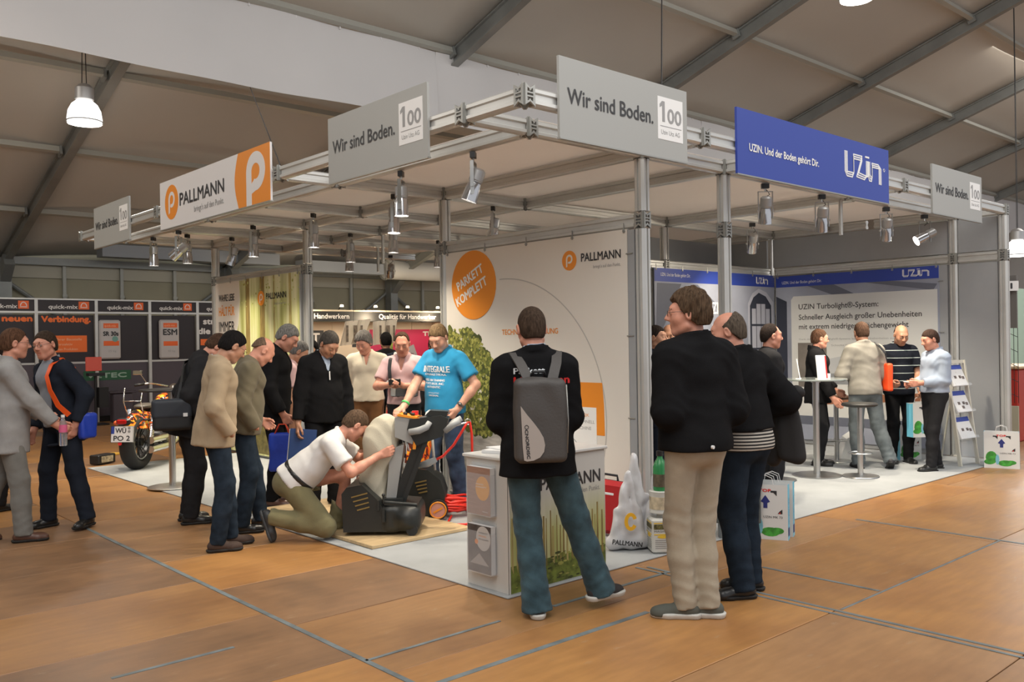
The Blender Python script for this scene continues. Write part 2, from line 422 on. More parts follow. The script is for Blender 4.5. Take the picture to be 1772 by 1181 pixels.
def shoe_nodes(ank, yaw, pitch=0, sc=1.0, style='oxford'):
    R = rotm('z', yaw)@rotm('x', pitch); k = sc
    up = [RC((0, -.045*k, .045), (0, .03*k, .05), .036, .034), RC((0, 0, .045), (0, .155*k, .026), .038, .030), RC((.012, .10*k, .028), (-.012, .13*k, .026), .034), RC((0, -.02, .06), (0, .005, .10), .034, .036)]
    foot = CUT(U(.03, *up), (0, 0, .012), (0, 0, -1), .004)
    sole = CUT(CUT(U(.02, RC((0, -.045*k, .03), (0, .03*k, .03), .047, .042), RC((0, .03*k, .03), (.006, .145*k, .03), .042, .043), RC((-.01, .09*k, .03), (.008, .12*k, .03), .044)), (0, 0, .024 if style != 'sneaker' else .032), (0, 0, 1), .003), (0, 0, 0), (0, 0, -1), .003)
    t = np.array(ank)-R@A(0, 0, .09)
    return XF(foot, R, t), XF(sole, R, t), R, t
def head_nodes(age=0, open_mouth=0):
    c = [EL((0, -.014, .032), (.075, .095, .086)), EL((0, .022, -.02), (.064, .072, .085)), EL((0, .030, -.060), (.050, .056, .050)), EL((0, .066, -.092), (.022, .020, .020)),
         EL((.040, .052, -.022), (.026, .028, .028)), EL((-.040, .052, -.022), (.026, .028, .028)), RC((-.030, .076, .034), (.030, .076, .034), .015), RC((-.055, .0, -.065), (-.02, .06, -.095), .016), RC((.055, .0, -.065), (.02, .06, -.095), .016)]
    f = U(.025, *c)
    f = U(.010, f, RC((0, .090, .020), (0, .112, -.018), .0075, .0115), EL((.012, .100, -.024), (.008, .010, .008)), EL((-.012, .100, -.024), (.008, .010, .008)))
    for s in (1, -1): f = SUB(f, EL((s*.032, .098, .010), (.019, .018, .011)), .012)
    for s in (1, -1): f = U(.006, f, SUB(EL((s*.032, .079, .010), (.016, .0145, .0135)), EL((s*.032, .095, .007), (.0125, .008, .0048)), .002), SUB(EL((s*.079, -.008, -.002), (.010, .021, .033), rotm('z', -18*s)@rotm('x', -12)), EL((s*.089, -.003, .0), (.008, .012, .020)), .004))
    f = U(.004, f, RC((-.018, .088, -.0535), (.018, .088, -.0535), .0055), RC((-.015, .087, -.066), (.015, .087, -.066), .0065))
    f = SUB(f, EL((0, .098, -.060), (.023, .012, .0016+open_mouth)), .004)
    return f
def hair_node(style, seed=0.):
    th, fy, amp, fr = {'short': (.006, .078, .0022, 60), 'wavy': (.016, .084, .0045, 50), 'crop': (.004, .074, .0006, 90), 'thin': (.006, .060, .001, 70), 'bald': (.003, .0, .0004, 90), 'full': (.014, .086, .003, 45), 'ring': (.008, .058, .0012, 60), 'messy': (.018, .082, .0070, 42), 'long': (.022, .084, .003, 35), 'receding': (.005, .048, .0006, 80)}[style]
    c = U(.03, EL((0, -.014, .034), (.0745+th, .0945+th, .088+th*1.5)), EL((0, -.045, -.02), (.062+th, .058+th, .07+th)))
    if style in ('long',): c = U(.03, c, RC((0, -.05, -.05), (0, -.06, -.16), .075, .06))
    def g(P, d):
        x, y, z = P.T
        an = np.arctan2(x, y+.03); n = np.sin(an*23+3*np.sin(z*fr*.6+seed)+1.5*np.sin(y*fr))*.7+.7*np.sin(x*fr*1.7+2*np.sin(z*fr*.9+y*fr*.8+seed))*np.sin(z*fr*.8+seed*2+y*40)
        d = d+amp*n
        front = .74*(y-fy)-.67*(z-.077)+.005*np.sin(x*75+seed)+.016*(np.abs(x)/.06)**2*np.clip((y-.035)/.03, 0, 1)
        side = np.maximum(y-.022+(-z)*.45, (-.062 if style != 'long' else -.4)-z)  # in front of the ear, below the nape
        reg = np.maximum(front, np.where(z < .022, side, -1))
        reg = np.maximum(reg, (-.095 if style != 'long' else -.4)-z)
        d = np.maximum(d, reg)
        if style in ('bald', 'ring'):
            d = np.maximum(d, (.122 if style == 'ring' else .132)-np.sqrt(x**2+(y-.050)**2+(z-.130)**2))
        if style == 'receding':
            d = np.maximum(d, np.where(z > .04, -(np.sqrt((np.abs(x)-.035)**2+(y-.07)**2)-.045), -1))
        return d
    return FN(c, g, .012)
ALL_P = []
def person(label, pos, yaw, H=1.78, girth=1.0, lean=0, tilt=0, head=(0, 0), tone='fair', hair=('short', (.10, .06, .04)), armR='down', armL='down', legR=None, legL=None,
           top=None, shirt=None, pants=None, shoes=None, lod=1, pelvis=(0, 0, .955), twist=0, glasses=False, beard=None, handR=None, handL=None, mouth=0, foldseed=None, belt=None, elbR=None, elbL=None, kneeR=(0, 1, 0), kneeL=(0, 1, 0), sh=1.0, group=None, ears=True):
    s = H/1.78; seed = foldseed if foldseed is not None else len(ALL_P)*1.7
    root = empty('person', (pos[0], pos[1], pos[2] if len(pos) > 2 else 0), math.radians(yaw-90), label, 'person'); root.scale = (1, 1, 1); ALL_P.append(root)
    hb = {0: .0100, 1: .0132, 2: .016, 3: .018}[lod]; hh = {0: .0050, 1: .0066, 2: .0090, 3: .011}[lod]; hn = {0: .0048, 1: .0060, 2: .0075, 3: .010}[lod]
    def mk(name, node, h, m, midx=None, par=None):
        v, f = net(node, h)
        if not len(f): return None
        return link_mesh(name, np_mesh(name, v*s, f, True, midx(v[f].mean(1)) if midx else None), m, par or root)
    P0 = np.array(pelvis, float); Rs = rotm('z', twist)@rotm('y', tilt)@rotm('x', -lean)
    T = lambda x, y, z: P0+Rs@A(x, y, z)
    shw = .170*sh*(.9+.1*girth)
    arms = {}
    pres = {'down': ((.255, .03, .80), (.3, -1, 0)), 'pocket': ((.205, .10, .90), (.5, -1, .1)), 'behind': ((.06, -.20, .93), (1, -.4, 0)), 'folded': ((-.10, .24, 1.16), (1, -.2, -.8)), 'low': ((.20, .14, .86), (.5, -1, 0))}
    for sd, a, eh in ((1, armR, elbR), (-1, armL, elbL)):
        if isinstance(a, str): t, h = pres[a]
        else: t, h = a, (.6, -1, -.3)
        if eh: h = eh
        S = T(sd*shw, -.012, .432); tt = (sd*t[0], t[1], t[2]); E_, W_ = IK(S, tt, .285, .262, (sd*h[0], h[1], h[2])); arms[sd] = (S, E_, W_)
    legs = {}
    for sd, l, kn in ((1, legR, kneeR), (-1, legL, kneeL)):
        l = l or (.10, 0, .09, 6, 0)
        Hj = P0+Rs@A(0, 0, 0)*0+A(sd*.088, 0, -.03); x, y, z, fy, fp = (list(l)+[0, 0])[:5] if len(l) < 5 else l
        K_, An = IK(Hj, (sd*x, y, z), .425, .418, kn); legs[sd] = (Hj, K_, An, -sd*fy, fp)
    g = girth
    # head frame
    hp, hy = head[0], head[1]; Rn = Rs@rotm('z', hy*.5)@rotm('x', -hp*.55); Rh = Rs@rotm('z', hy)@rotm('x', -hp)
    if lean > 25: Rh = rotm('z', twist+hy)@rotm('x', -hp); Rn = rotm('z', twist)@rotm('x', -(hp+lean)/2)
    N0 = T(0, -.012, .49); HC = N0+Rn@A(0, .012, .075)+Rh@A(0, .022, .092)
    # --- torso masses, in the torso frame
    def torso(e, gg=1.0, hem=None, skirt=0):
        ps = [EL((0, .0, .34), (.158*sh+e, .105*(.8+.2*gg)+e, .19)), RC((-.12*sh, -.012, .425), (.12*sh, -.012, .425), .052+e), RC((0, -.018, .490), (-.135*sh, -.012, .440), .042+e, .046+e), RC((0, -.018, .490), (.135*sh, -.012, .440), .042+e, .046+e),
              EL((0, .008+.03*(gg-1), .13), (.142*gg+e, .102*gg+e+.02*(gg-1), .19)), EL((0, -.008, -.02), (.158*(.6+.4*gg)+e, .118*(.6+.4*gg)+e, .13)),
              EL((.05, -.0, .0), (.09, .10+e, .12)), EL((.07, .03, .36), (.08, .075+e, .09)), EL((-.07, .03, .36), (.08, .075+e, .09))]
        if hem is not None: ps.append(RC((0, .004+.02*(gg-1), .16), (0, -.002, hem-.06),   .148*(.3+.7*gg)+e, .170*(.5+.5*gg)+e+skirt, 1.22))
        n = U(.045, *ps)
        if hem is not None: n = CUT(n, (0, 0, hem), (0, 0, -1), .008)
        return n
    def arm_node(sd, e, upto, loose=0, cuff=None):
        S, E_, W_ = arms[sd]
        if upto == 'short':
            M = S+(E_-S)*.72; d = (E_-S)/np.linalg.norm(E_-S); return CUT(RC(S, E_, .058+e, .052+e+loose), M, d, .006)
        d = (W_-E_)/np.linalg.norm(W_-E_); k = .94 if upto == 'long' else .45
        return U(.03, RC(S, E_, .054+e, .045+e+loose), CUT(RC(E_, W_, .045+e+loose, .032+e+loose*.8), E_+(W_-E_)*k, d, .006))
    # --- skin body: one continuous figure
    tb = torso(-.012, g)
    low = U(.04, XF(tb, Rs, P0), *[U(.03, RC(h, k, .078, .052), RC(k, a+(a-k)*.0, .052, .036), RC(a, a+A(0, .0, -.03), .035, .03)) for (h, k, a, _, _) in legs.values()], RC(N0-Rn@A(0, 0, .03), HC-Rh@A(0, .02, .05), .055, .052))
    for sd in (1, -1):
        S, E_, W_ = arms[sd]; low = U(.03, low, RC(S, E_, .045, .037), RC(E_, W_, .038, .026))
    v, f = net(low, {0: .022, 1: .024, 2: .026, 3: .03}[lod])
    Vs = [v]; Fs = [f]; Ms = [np.zeros(len(f), int)]; nv = len(v)
    hnode = U(.02, XF(head_nodes(open_mouth=mouth), Rh, HC), RC(N0-Rn@A(0, 0, .01), HC-Rh@A(0, .022, .045), .056, .053))
    v, f = net(hnode, hh); c = (v[f].mean(1)-HC)@Rh
    Ms.append(((np.abs(c[:, 0]) < .023) & (c[:, 1] > .078) & (c[:, 2] < -.048) & (c[:, 2] > -.073)).astype(int))
    Vs.append(v); Fs.append(f+nv); nv += len(v)
    bare = {1: None, -1: None}
    tt = top or {}
    for sd, hs in ((1, handR), (-1, handL)):
        S, E_, W_ = arms[sd]; hs = hs or {}
        d = hs.get('d', (W_-E_)); d = np.array(d, float); d /= np.linalg.norm(d)
        if hs.get('hide'): continue
        nrm = hs.get('n', (-sd, .1, 0)); nrm = (sd*nrm[0], nrm[1], nrm[2]) if 'n' in hs else nrm
        hnod = hand_node(W_+d*.012, d, nrm, sd, hs.get('curl', 28), hs.get('thumb', 15))
        if tt.get('sleeve', 'long') == 'short':
            hnod = U(.02, RC(S, E_, .050, .040), RC(E_, E_+(W_-E_)*.35, .042, .042), RC(E_+(W_-E_)*.3, W_, .042, .027), hnod)
        else: hnod = U(.02, RC(E_+(W_-E_)*.75, W_, .032, .027), hnod)
        v, f = net(hnod, hn if tt.get('sleeve', 'long') != 'short' else max(hn, .0055)); Vs.append(v); Fs.append(f+nv); nv += len(v); Ms.append(np.zeros(len(f), int))
    body = link_mesh('body', np_mesh('body', np.concatenate(Vs)*s, np.concatenate(Fs), True, np.concatenate(Ms)), [skin(tone), lips(tone)], root)
    # --- eyes, brows
    hc = hair[1]; hm = mat('hair_%d_%d_%d' % tuple(int(x*99) for x in hc), [x*.62 for x in hc], .75, spec=.12, var=.5, vscale=70, bump=.5, bscale=130, stretch=(1.6, 1.6, .35))
    if lod < 3:
        for sd in (1, -1):
            b = MB(); b.cm = 0; b.ball(HC+Rh@A(sd*.032, .0800, .008), .0120, 10, 6); b.cm = 1; b.ball(HC+Rh@A(sd*.032, .0885, .0075), (.0050, .0046, .0050), 8, 4)
            b.v = [x*s for x in b.v]; b.build('eye', [mat('eye_white', (.6, .57, .53), .3), mat('iris', (.05, .035, .03), .25)], root, world=False, smooth=True)
            b = MB(); b.tube([(HC+Rh@A(sd*x, y, z))*s for x, y, z in ((.014, .091, .030), (.030, .091, .035), (.048, .080, .030))], [.003*s, .0038*s, .002*s], 6); b.build('eyebrow', hm, root, world=False, smooth=True)
    if hair[0] != 'none':
        mk('hair', XF(hair_node(hair[0], seed), Rh, HC), hh if hair[0] != 'crop' else hh*.9, hm)
    if beard:
        bn = FN(U(.02, EL((0, .026, -.062), (.055, .062, .055)), EL((0, .070, -.093), (.026, .022, .022)), RC((-.02, .089, -.044), (.02, .089, -.044), .005)), lambda P, d: np.maximum(np.maximum(d, P[:, 2]+.040+np.abs(P[:, 0])*-.25), -(np.sqrt(P[:, 0]**2+((P[:, 2]+.060)*1.8)**2+np.maximum(.07-P[:, 1], 0)**2)-.022)))
        mk('beard', XF(bn, Rh, HC), hh, mat('beard_%d' % int(beard[0]*99), beard, .8, var=.3, vscale=80, bump=.4, bscale=200))
    if glasses:
        b = MB()
        for sd in (1, -1):
            b.tube([(HC+Rh@A(sd*(.033+.021*math.cos(t)), .104, .008+.014*math.sin(t)))*s for t in [i*math.pi/7 for i in range(14)]], .0014*s, 5, closed=True)
            b.tube([(HC+Rh@A(*p))*s for p in ((sd*.054, .102, .012), (sd*.074, .06, .014), (sd*.083, -.005, .012))], .0015*s, 5)
        b.tube([(HC+Rh@A(*p))*s for p in ((-.012, .105, .010), (0, .108, .013), (.012, .105, .010))], .0014*s, 5)
        b.build('glasses', mat('glasses_metal', (.12, .11, .10), .3, 1), root, world=False, smooth=True)
    # --- trousers
    if pants:
        e = pants.get('e', .012); fl = pants.get('flare', .0); col = pants['col']; hemz = pants.get('hem', .055)
        ps = [XF(U(.04, EL((0, -.008, -.02), (.158*(.6+.4*g)+e*.6, .118*(.6+.4*g)+e*.6, .13)), EL((0, .0, .07), (.142*g+e*.5, .108*g+e*.5, .08)), EL((.06, -.03, -.05), (.085, .095, .10)), EL((-.06, -.03, -.05), (.085, .095, .10))), Rs, P0)]
        lg = []
        for sd, (h, k, a, fy, fp) in legs.items():
            dv = (a-k)/np.linalg.norm(a-k); bent = np.dot((k-h)/np.linalg.norm(k-h), dv) < .3
            sh_ = CUT(U(.03, RC(k, k+(a-k)*.45, .058+e, .056+e), RC(k+(a-k)*.45, a+dv*.06, .054+e, .046+e+fl)), a+dv*(.09-hemz), dv, .005)
            n = U(.035, RC(h, k, .081*(.7+.3*g)+e, .058+e), sh_)
            lg.append(legfold(n, k, a, pants.get('fold', .007), seed+sd*2))
        n = CUT(U(.03, *ps, *lg), T(0, 0, pants.get('rise', .115)), Rs@A(0, 0, 1), .005)
        mk('trousers', n, hb, col)
        if belt:
            bn = XF(U(.04, EL((0, -.006, .02), (.160*(.6+.4*g)+e, .118*(.6+.4*g)+e+.004, .16)), EL((0, .008+.03*(g-1), .10), (.142*g+e+.012, .108*g+e+.012, .17))), Rs, P0)
            z = pants.get('rise', .115)-.005
            bn = CUT(CUT(bn, T(0, 0, z), Rs@A(0, 0, 1), .002), T(0, 0, z-.036), -(Rs@A(0, 0, 1)), .002)
            mk('belt', bn, min(hb, .009), belt)
    # --- shoes
    if shoes:
        for sd, (h, k, a, fy, fp) in legs.items():
            up, so, R_, t_ = shoe_nodes(a, fy, fp, style=shoes.get('style', 'oxford'))
            so_h = {0: .0075, 1: .010, 2: .013, 3: .016}[lod]
            u = mk('shoe', up, so_h, shoes['col'])
            if lod < 3: mk('sole', so, so_h*.8, shoes.get('sole', mat('sole_black', (.015, .014, .013), .7)), par=u)
            if shoes.get('laces') and u:
                b = MB()
                for i in range(4):
                    y = .035+i*.02; z = .083-i*.012
                    b.tube([(t_+R_@A(*p))*s for p in ((-.02, y, z-.008), (0, y+.003, z+.002), (.02, y, z-.008))], .0025*s, 5)
                b.build('laces', shoes['laces'], u, world=False, smooth=True)
    # --- top garment(s)
    def garment(name, sp, extra=0):
        e = sp.get('e', .012)+extra; hem = sp.get('hem', -.08); col = sp['col']; sk = sp.get('skirt', 0)
        tn = torso(e, g, hem, sk)
        fo = sp.get('fold', .006)
        if sp.get('open') is not None:   # V or fully open front: (bottom z, width at the top, width at the bottom)
            zb, wt, wb = sp['open']; zb0 = zb
            def vf(P, d):
                x, y, z = P.T; wdt = wb+(wt-wb)*np.clip((z-zb0)/(.50-zb0), 0, 1); r = np.maximum(np.maximum(np.abs(x)-wdt, .02-y), zb0-z); return np.maximum(d, -r)
            tn = FN(tn, vf, 0)
        if sp.get('collar'):
            ch, cr, ct = sp['collar']  # height, radius, thickness
            cn = BX((0, -.010, .502), (.12, .13, .06), .001)
            sl = sp.get('collar_tilt', .32); cw = sp.get('collar_gap', .02)
            def cf(P, d):
                x, y, z = P.T; rr = np.sqrt(x*x+((y+.004)*.92)**2); zz = z-.520-sl*(-(y+.01)); q = np.maximum(np.abs(rr-cr-.25*np.maximum(-zz, 0))-ct, np.abs(zz)-ch)
                return np.maximum(q, -(np.maximum(np.abs(x)-cw-.6*np.maximum(zz+ch, 0), -y)))
            tn = U(.006, tn, FN(BX((0, -.010, .512), (.13, .14, .07), .001), cf, .0))
        if sp.get('lapel'):
            for sd in (1, -1): tn = U(.004, tn, RC((sd*.060, .062, .49), (sd*.085, .108, .36), .012, .020, 1.0), RC((sd*.085, .108, .37), (sd*.022, .128*(.7+.3*g), sp['open'][0]+.03), .017, .006))
        parts = [XF(tn, Rs, P0)]
        if sp.get('sleeve', 'long') != 'none':
            for sd in (1, -1): parts.append(arm_node(sd, e*.8+sp.get('arm_e', 0), sp.get('sleeve', 'long'), sp.get('loose', .0)))
        n = U(.03, *parts)
        if fo: n = topfold(n, [arms[1][1], arms[-1][1], arms[1][0]*.8+T(0, 0, .4)*.2, arms[-1][0]*.8+T(0, 0, .4)*.2, T(0, .05, .05)], fo, seed)
        for cc in sp.get('hollow', []): n = SUB(n, XF(cc, Rs, P0))
        if sp.get('sleeve', 'long') == 'long' and sp.get('keepcuff', True):
            pass
        return mk(name, n, hb, col)
    if shirt: garment(shirt.get('name', 'shirt'), shirt)
    if top: garment(top.get('name', 'jacket'), top)
    root['_s'] = 1.0
    del root['_s']
    info = dict(root=root, T=lambda x, y, z: Vector((T(x, y, z)*s).tolist()), Hd=lambda x, y, z: Vector(((HC+Rh@A(x, y, z))*s).tolist()), arms={k: [Vector((q*s).tolist()) for q in v] for k, v in arms.items()},
                legs={k: [Vector((q*s).tolist()) for q in v[:3]] for k, v in legs.items()}, Rs=Rs, s=s, Rh=Rh, seed=seed)
    M = Matrix.Translation(root.location) @ Matrix.Rotation(math.radians(yaw-90), 4, 'Z')
    info['W'] = lambda v: M @ Vector(v)
    return info
# ------------------------------------------------------------------ materials
ALU = mat('aluminium', (.56, .56, .54), .36, .45, var=.06, vscale=3)
ALUD = mat('aluminium_dark', (.34, .34, .32), .4, .55)
CHROME = mat('chrome', (.8, .8, .8), .08, 1)
STEEL = mat('brushed_steel', (.55, .55, .54), .3, 1)
BLACKP = mat('black_plastic', (.012, .012, .013), .4)
WHITEP = mat('white_panel', (.66, .65, .63), .55, var=.03, vscale=2)
GREYW = mat('grey_panel', (.30, .31, .32), .6, var=.04, vscale=2)
SIGNG = mat('sign_grey', (.36, .365, .35), .5)
SIGNW = mat('sign_white', (.72, .71, .71), .5)
ORANGE = mat('print_orange', (.78, .26, .02), .5)
INK = mat('print_black', (.025, .025, .028), .5)
INKG = mat('print_grey', (.30, .30, .30), .5)
BLUE = mat('print_blue', (.025, .055, .33), .45)
PWHITE = mat('print_white', (.80, .80, .79), .5)
RED = mat('print_red', (.65, .02, .02), .5)
PAPER = mat('paper', (.72, .72, .72), .6)
# ------------------------------------------------------------------ floor: old plywood sheets
def ply(name, col, dark, seed):
    m = mat(name, col, .36, spec=.45); n, l, b = nodes_of(m)
    tc = n['Texture Coordinate']; mp = n['Mapping']; mp.inputs['Location'].default_value = (seed*3.1, seed*1.7, 0)
    a = n.new('ShaderNodeTexNoise'); a.inputs['Scale'].default_value = 1.3; a.inputs['Detail'].default_value = 8; a.inputs['Roughness'].default_value = .65; l.new(mp.outputs[0], a.inputs[0])
    mp2 = n.new('ShaderNodeMapping'); mp2.inputs['Scale'].default_value = (1.6, 9, 1); mp2.inputs['Location'].default_value = (seed, seed*2, 0); l.new(tc.outputs['Object'], mp2.inputs[0])
    g = n.new('ShaderNodeTexNoise'); g.inputs['Scale'].default_value = 2.2; g.inputs['Detail'].default_value = 6; l.new(mp2.outputs[0], g.inputs[0])
    mp3 = n.new('ShaderNodeMapping'); mp3.inputs['Scale'].default_value = (1, 3.2, 1); l.new(mp.outputs[0], mp3.inputs[0])
    w_ = n.new('ShaderNodeTexNoise'); w_.inputs['Scale'].default_value = 4.5; w_.inputs['Detail'].default_value = 9; w_.inputs['Roughness'].default_value = .7; l.new(mp3.outputs[0], w_.inputs[0])
    r1 = n.new('ShaderNodeValToRGB'); r1.color_ramp.elements[0].position = .32; r1.color_ramp.elements[1].position = .62; r1.color_ramp.elements[0].color = (*dark, 1); r1.color_ramp.elements[1].color = (*col, 1); l.new(a.outputs['Fac'], r1.inputs[0])
    r2 = n.new('ShaderNodeValToRGB'); r2.color_ramp.elements[0].position = .35; r2.color_ramp.elements[1].position = .7; r2.color_ramp.elements[0].color = (.90, .89, .88, 1); r2.color_ramp.elements[1].color = (1.06, 1.05, 1.03, 1); l.new(g.outputs['Fac'], r2.inputs[0])
    mx = n.new('ShaderNodeMix'); mx.data_type = 'RGBA'; mx.blend_type = 'MULTIPLY'; mx.inputs[0].default_value = 1; l.new(r1.outputs[0], mx.inputs[6]); l.new(r2.outputs[0], mx.inputs[7])
    r3 = n.new('ShaderNodeValToRGB'); r3.color_ramp.elements[0].position = .61; r3.color_ramp.elements[1].position = .70; r3.color_ramp.elements[0].color = (0, 0, 0, 1); r3.color_ramp.elements[1].color = (.45, .45, .45, 1); l.new(w_.outputs['Fac'], r3.inputs[0])
    m2 = n.new('ShaderNodeMix'); m2.data_type = 'RGBA'; l.new(r3.outputs[0], m2.inputs[0]); l.new(mx.outputs[2], m2.inputs[6]); m2.inputs[7].default_value = (.42, .31, .20, 1)
    l.new(m2.outputs[2], b.inputs['Base Color'])
    rr = n.new('ShaderNodeMapRange'); rr.inputs[3].default_value = .26; rr.inputs[4].default_value = .55; l.new(a.outputs['Fac'], rr.inputs[0]); l.new(rr.outputs[0], b.inputs['Roughness'])
    bp = n.new('ShaderNodeBump'); bp.inputs['Strength'].default_value = .08; bp.inputs['Distance'].default_value = .003; l.new(g.outputs['Fac'], bp.inputs['Height']); l.new(bp.outputs[0], b.inputs['Normal'])
    return m
PLY = [ply('plywood_a', (.42, .215, .075), (.30, .145, .055), 0), ply('plywood_b', (.38, .20, .08), (.25, .125, .055), 4), ply('plywood_c', (.31, .17, .085), (.18, .105, .06), 9),
       ply('plywood_d', (.45, .225, .075), (.34, .16, .058), 13), ply('plywood_e', (.40, .22, .10), (.30, .155, .07), 17)]
TAPE = mat('grey_paint', (.16, .19, .20), .5, var=.3, vscale=8)
FL = MB().bx(-9, 42, -6, 22, -.30, -.02).build('floor', mat('floor_base', (.06, .04, .03), .8)); tag(FL, kind='structure')
rs = random.Random(5)
def floor_panel(x0, x1, y0, y1, mi):
    g = .003; dz = rs.uniform(-.0015, .0015)
    b = MB().bbox(((x0+x1)/2, (y0+y1)/2, -.01+dz), (x1-x0-2*g, y1-y0-2*g, .02), .003)
    b.build('floor_panel', PLY[mi], FL)
xs = [(-2.37+2.35*k) for k in range(-2, 9)]
for ci, x0 in enumerate(xs):
    x1 = x0+2.35; off = 4.75 if x1 < 2.5 else 4.44; off += {7: .3, 8: .1}.get(ci, 0)
    for k in range(-7, 18):
        y0 = off+.972*k; y1 = y0+.972
        if y0 > 21.3: continue
        if x0 > 3.4 and x1 < 11.7 and y0 > 4.05 and y1 < 12.9: continue
        mi = rs.choice([0, 0, 1, 2, 3, 3, 4])
        if x0 > 4.5 and y0 < 4.5: mi = rs.choice([3, 0, 3, 4, 0])
        if abs(x0+.02) < .1 and 5.5 < y0 < 8: mi = 2
        if abs(x0-2.33) < .1 and 4.3 < y0 < 4.6: mi = 2
        if abs(x0-2.33) < .1 and 5.3 < y0 < 5.6: mi = 3
        floor_panel(x0, x1, y0, y1, mi)
MB().bx(18.75, 42, -6, 21.6, -.02, 0).build('floor_panel', PLY[0], FL)
st = MB()
for x0, x1, y0, y1 in ((2.315, 2.345, 1.0, 8.2), (2.33, 3.9, 3.20, 3.235), (3.9, 4.62, 3.13, 3.16), (4.66, 4.685, 1.2, 3.85), (4.60, 4.62, 1.4, 3.9), (1.35, 1.95, 4.32, 4.345), (5.2, 5.225, 2.5, 3.3), (2.33, 3.2, 3.68, 3.70), (3.6, 4.65, 3.66, 3.685), (1.9, 2.5, 3.02, 3.05), (7.1, 7.13, 2.3, 3.6), (4.7, 7.1, 2.47, 2.485)):
    st.bx(x0, x1, y0, y1, .0, .0032)
st.build('floor_stripe', TAPE, FL)
# carpet of the stand
CARP = mat('carpet_grey', (.40, .415, .42), .95, spec=.1, var=.08, vscale=2.5, bump=.35, bscale=350)
c = MB().bbox((7.56, 8.0, .006), (8.12, 8.08, .010), .003).build('stand_carpet', CARP); tag(c, 'pale grey carpet covering the floor of the whole corner stand', 'carpet')
# ------------------------------------------------------------------ tent hall
SL = .325; YW = 21.6; ZE = 3.53
def roofz(y): return ZE+(YW-y)*SL
MEM = mat('tent_membrane', (.60, .57, .52), .7, spec=.3, var=.06, vscale=.25)
nn, ll, bb = nodes_of(MEM)
tr = nn.new('ShaderNodeBsdfTranslucent'); tr.inputs[0].default_value = (.66, .62, .56, 1); ms = nn.new('ShaderNodeMixShader'); ms.inputs[0].default_value = .26
ll.new(bb.outputs[0], ms.inputs[1]); ll.new(tr.outputs[0], ms.inputs[2]); ll.new(ms.outputs[0], nn['Material Output'].inputs[0])
RT = MB()
Y0 = 0.0
for k in range(-2, 8):     # one cloth field per bay, sagging slightly between the rafters
    xa = 4.6+5*k; xb = xa+5
    def fn(u, v, xa=xa):
        y = YW-(YW-Y0)*v; return (xa+5*u, y, roofz(y)+.02+.16*math.sin(math.pi*u)*(1+.25*math.sin(v*math.pi*9)))
    RT.sheet(fn, 8, 30, .01)
CEIL = RT.build('ceiling', MEM, smooth=True); tag(CEIL, kind='structure')
GALV = mat('galvanised_beam', (.27, .28, .27), .5, .35, var=.15, vscale=1.5)
GALL = mat('light_purlin', (.42, .42, .38), .5, .2)
tilt = Matrix.Rotation(-math.atan(SL), 3, 'X')
for k in range(-1, 8):
    x = 4.6+5*k; b = MB()
    L = (YW-Y0)/math.cos(math.atan(SL)); cy_ = (YW+Y0)/2
    R3 = tilt
    b.box((x, cy_, roofz(cy_)-.14), (.055, L, .26), R3); b.box((x, cy_, roofz(cy_)-.02), (.15, L, .03), R3); b.box((x, cy_, roofz(cy_)-.27), (.15, L, .03), R3)
    b.build('rafter', GALV, CEIL)
    for j in range(1, 9):
        y = YW-2.4*j; z = roofz(y)-.06
        if k < 7: MB().box((x+2.5, y, z), (4.82, .09, .10), R3).build('purlin', GALL, CEIL)
        g = MB(); 
        for s in (-1, 1): g.box((x+s*.09, y, z-.03), (.04, .16, .16), R3)
        g.build('purlin_bracket', GALV, CEIL)
# back wall of the tent
WALLM = mat('wall_cassette', (.36, .33, .23), .6, var=.08, vscale=1)
WLIGHT = mat('wall_band', (.48, .45, .36), .6)
WB = MB().bx(-6, 40, 21.72, 21.80, 0, 3.9).build('wall_back', WALLM); tag(WB, kind='structure')
for i in range(36):
    x0 = -4.15+1.25*i
    b = MB().bx(x0+.02, x0+1.23, 21.68, 21.72, .1, 3.08); b.bx(x0+.10, x0+1.15, 21.655, 21.68, .2, 2.72); b.bx(x0+.15, x0+1.10, 21.64, 21.655, .28, 2.64)
    b.build('wall_panel', WALLM, WB)
    MB().bx(x0+.02, x0+1.23, 21.67, 21.72, 3.12, 3.42).build('wall_panel', WLIGHT, WB)
    if (i-3) % 4: 
        b = MB().bx(x0-.035, x0+.035, 21.58, 21.66, 0, 3.40); b.bx(x0-.05, x0+.05, 21.56, 21.60, 2.7, 2.76); b.build('wall_post', GALL, WB)
b = MB().bx(-5, 40, 21.5, 21.64, 3.40, 3.56).build('eave_beam', GALV, WB)
for k in range(-1, 8):
    x = 4.6+5*k; b = MB().bx(x-.12, x+.12, 21.28, 21.56, 0, 3.5); b.box((x, 21.2, 3.25), (.2, .6, .3), Matrix.Rotation(-.7, 3, 'X')); b.build('wall_column', GALV, WB)
    for s in (-1, 1): MB().cyl((x+s*.1, 21.55, 3.0), (x+s*2.0, 21.55, 1.6), .045, n=8).build('wall_brace', GALV, WB)
tag(MB().bx(42.0, 42.1, -2, 21.8, 0, 11).build('wall_right', mat('far_wall_pale', (.75, .75, .74), .7)), kind='structure')
WL = MB().bx(-6.2, -6.1, -2, 21.8, 0, 4).build('wall_left', WALLM); tag(WL, kind='structure')
DUCT = mat('duct_grey', (.30, .33, .37), .6)
o = MB().bx(6.4, 10.7, 20.7, 21.1, 3.58, 3.86).build('ventilation_duct', DUCT); tag(o, 'long grey rectangular duct under the eave behind the orange and white sign', 'duct', 'ducts along the eave')
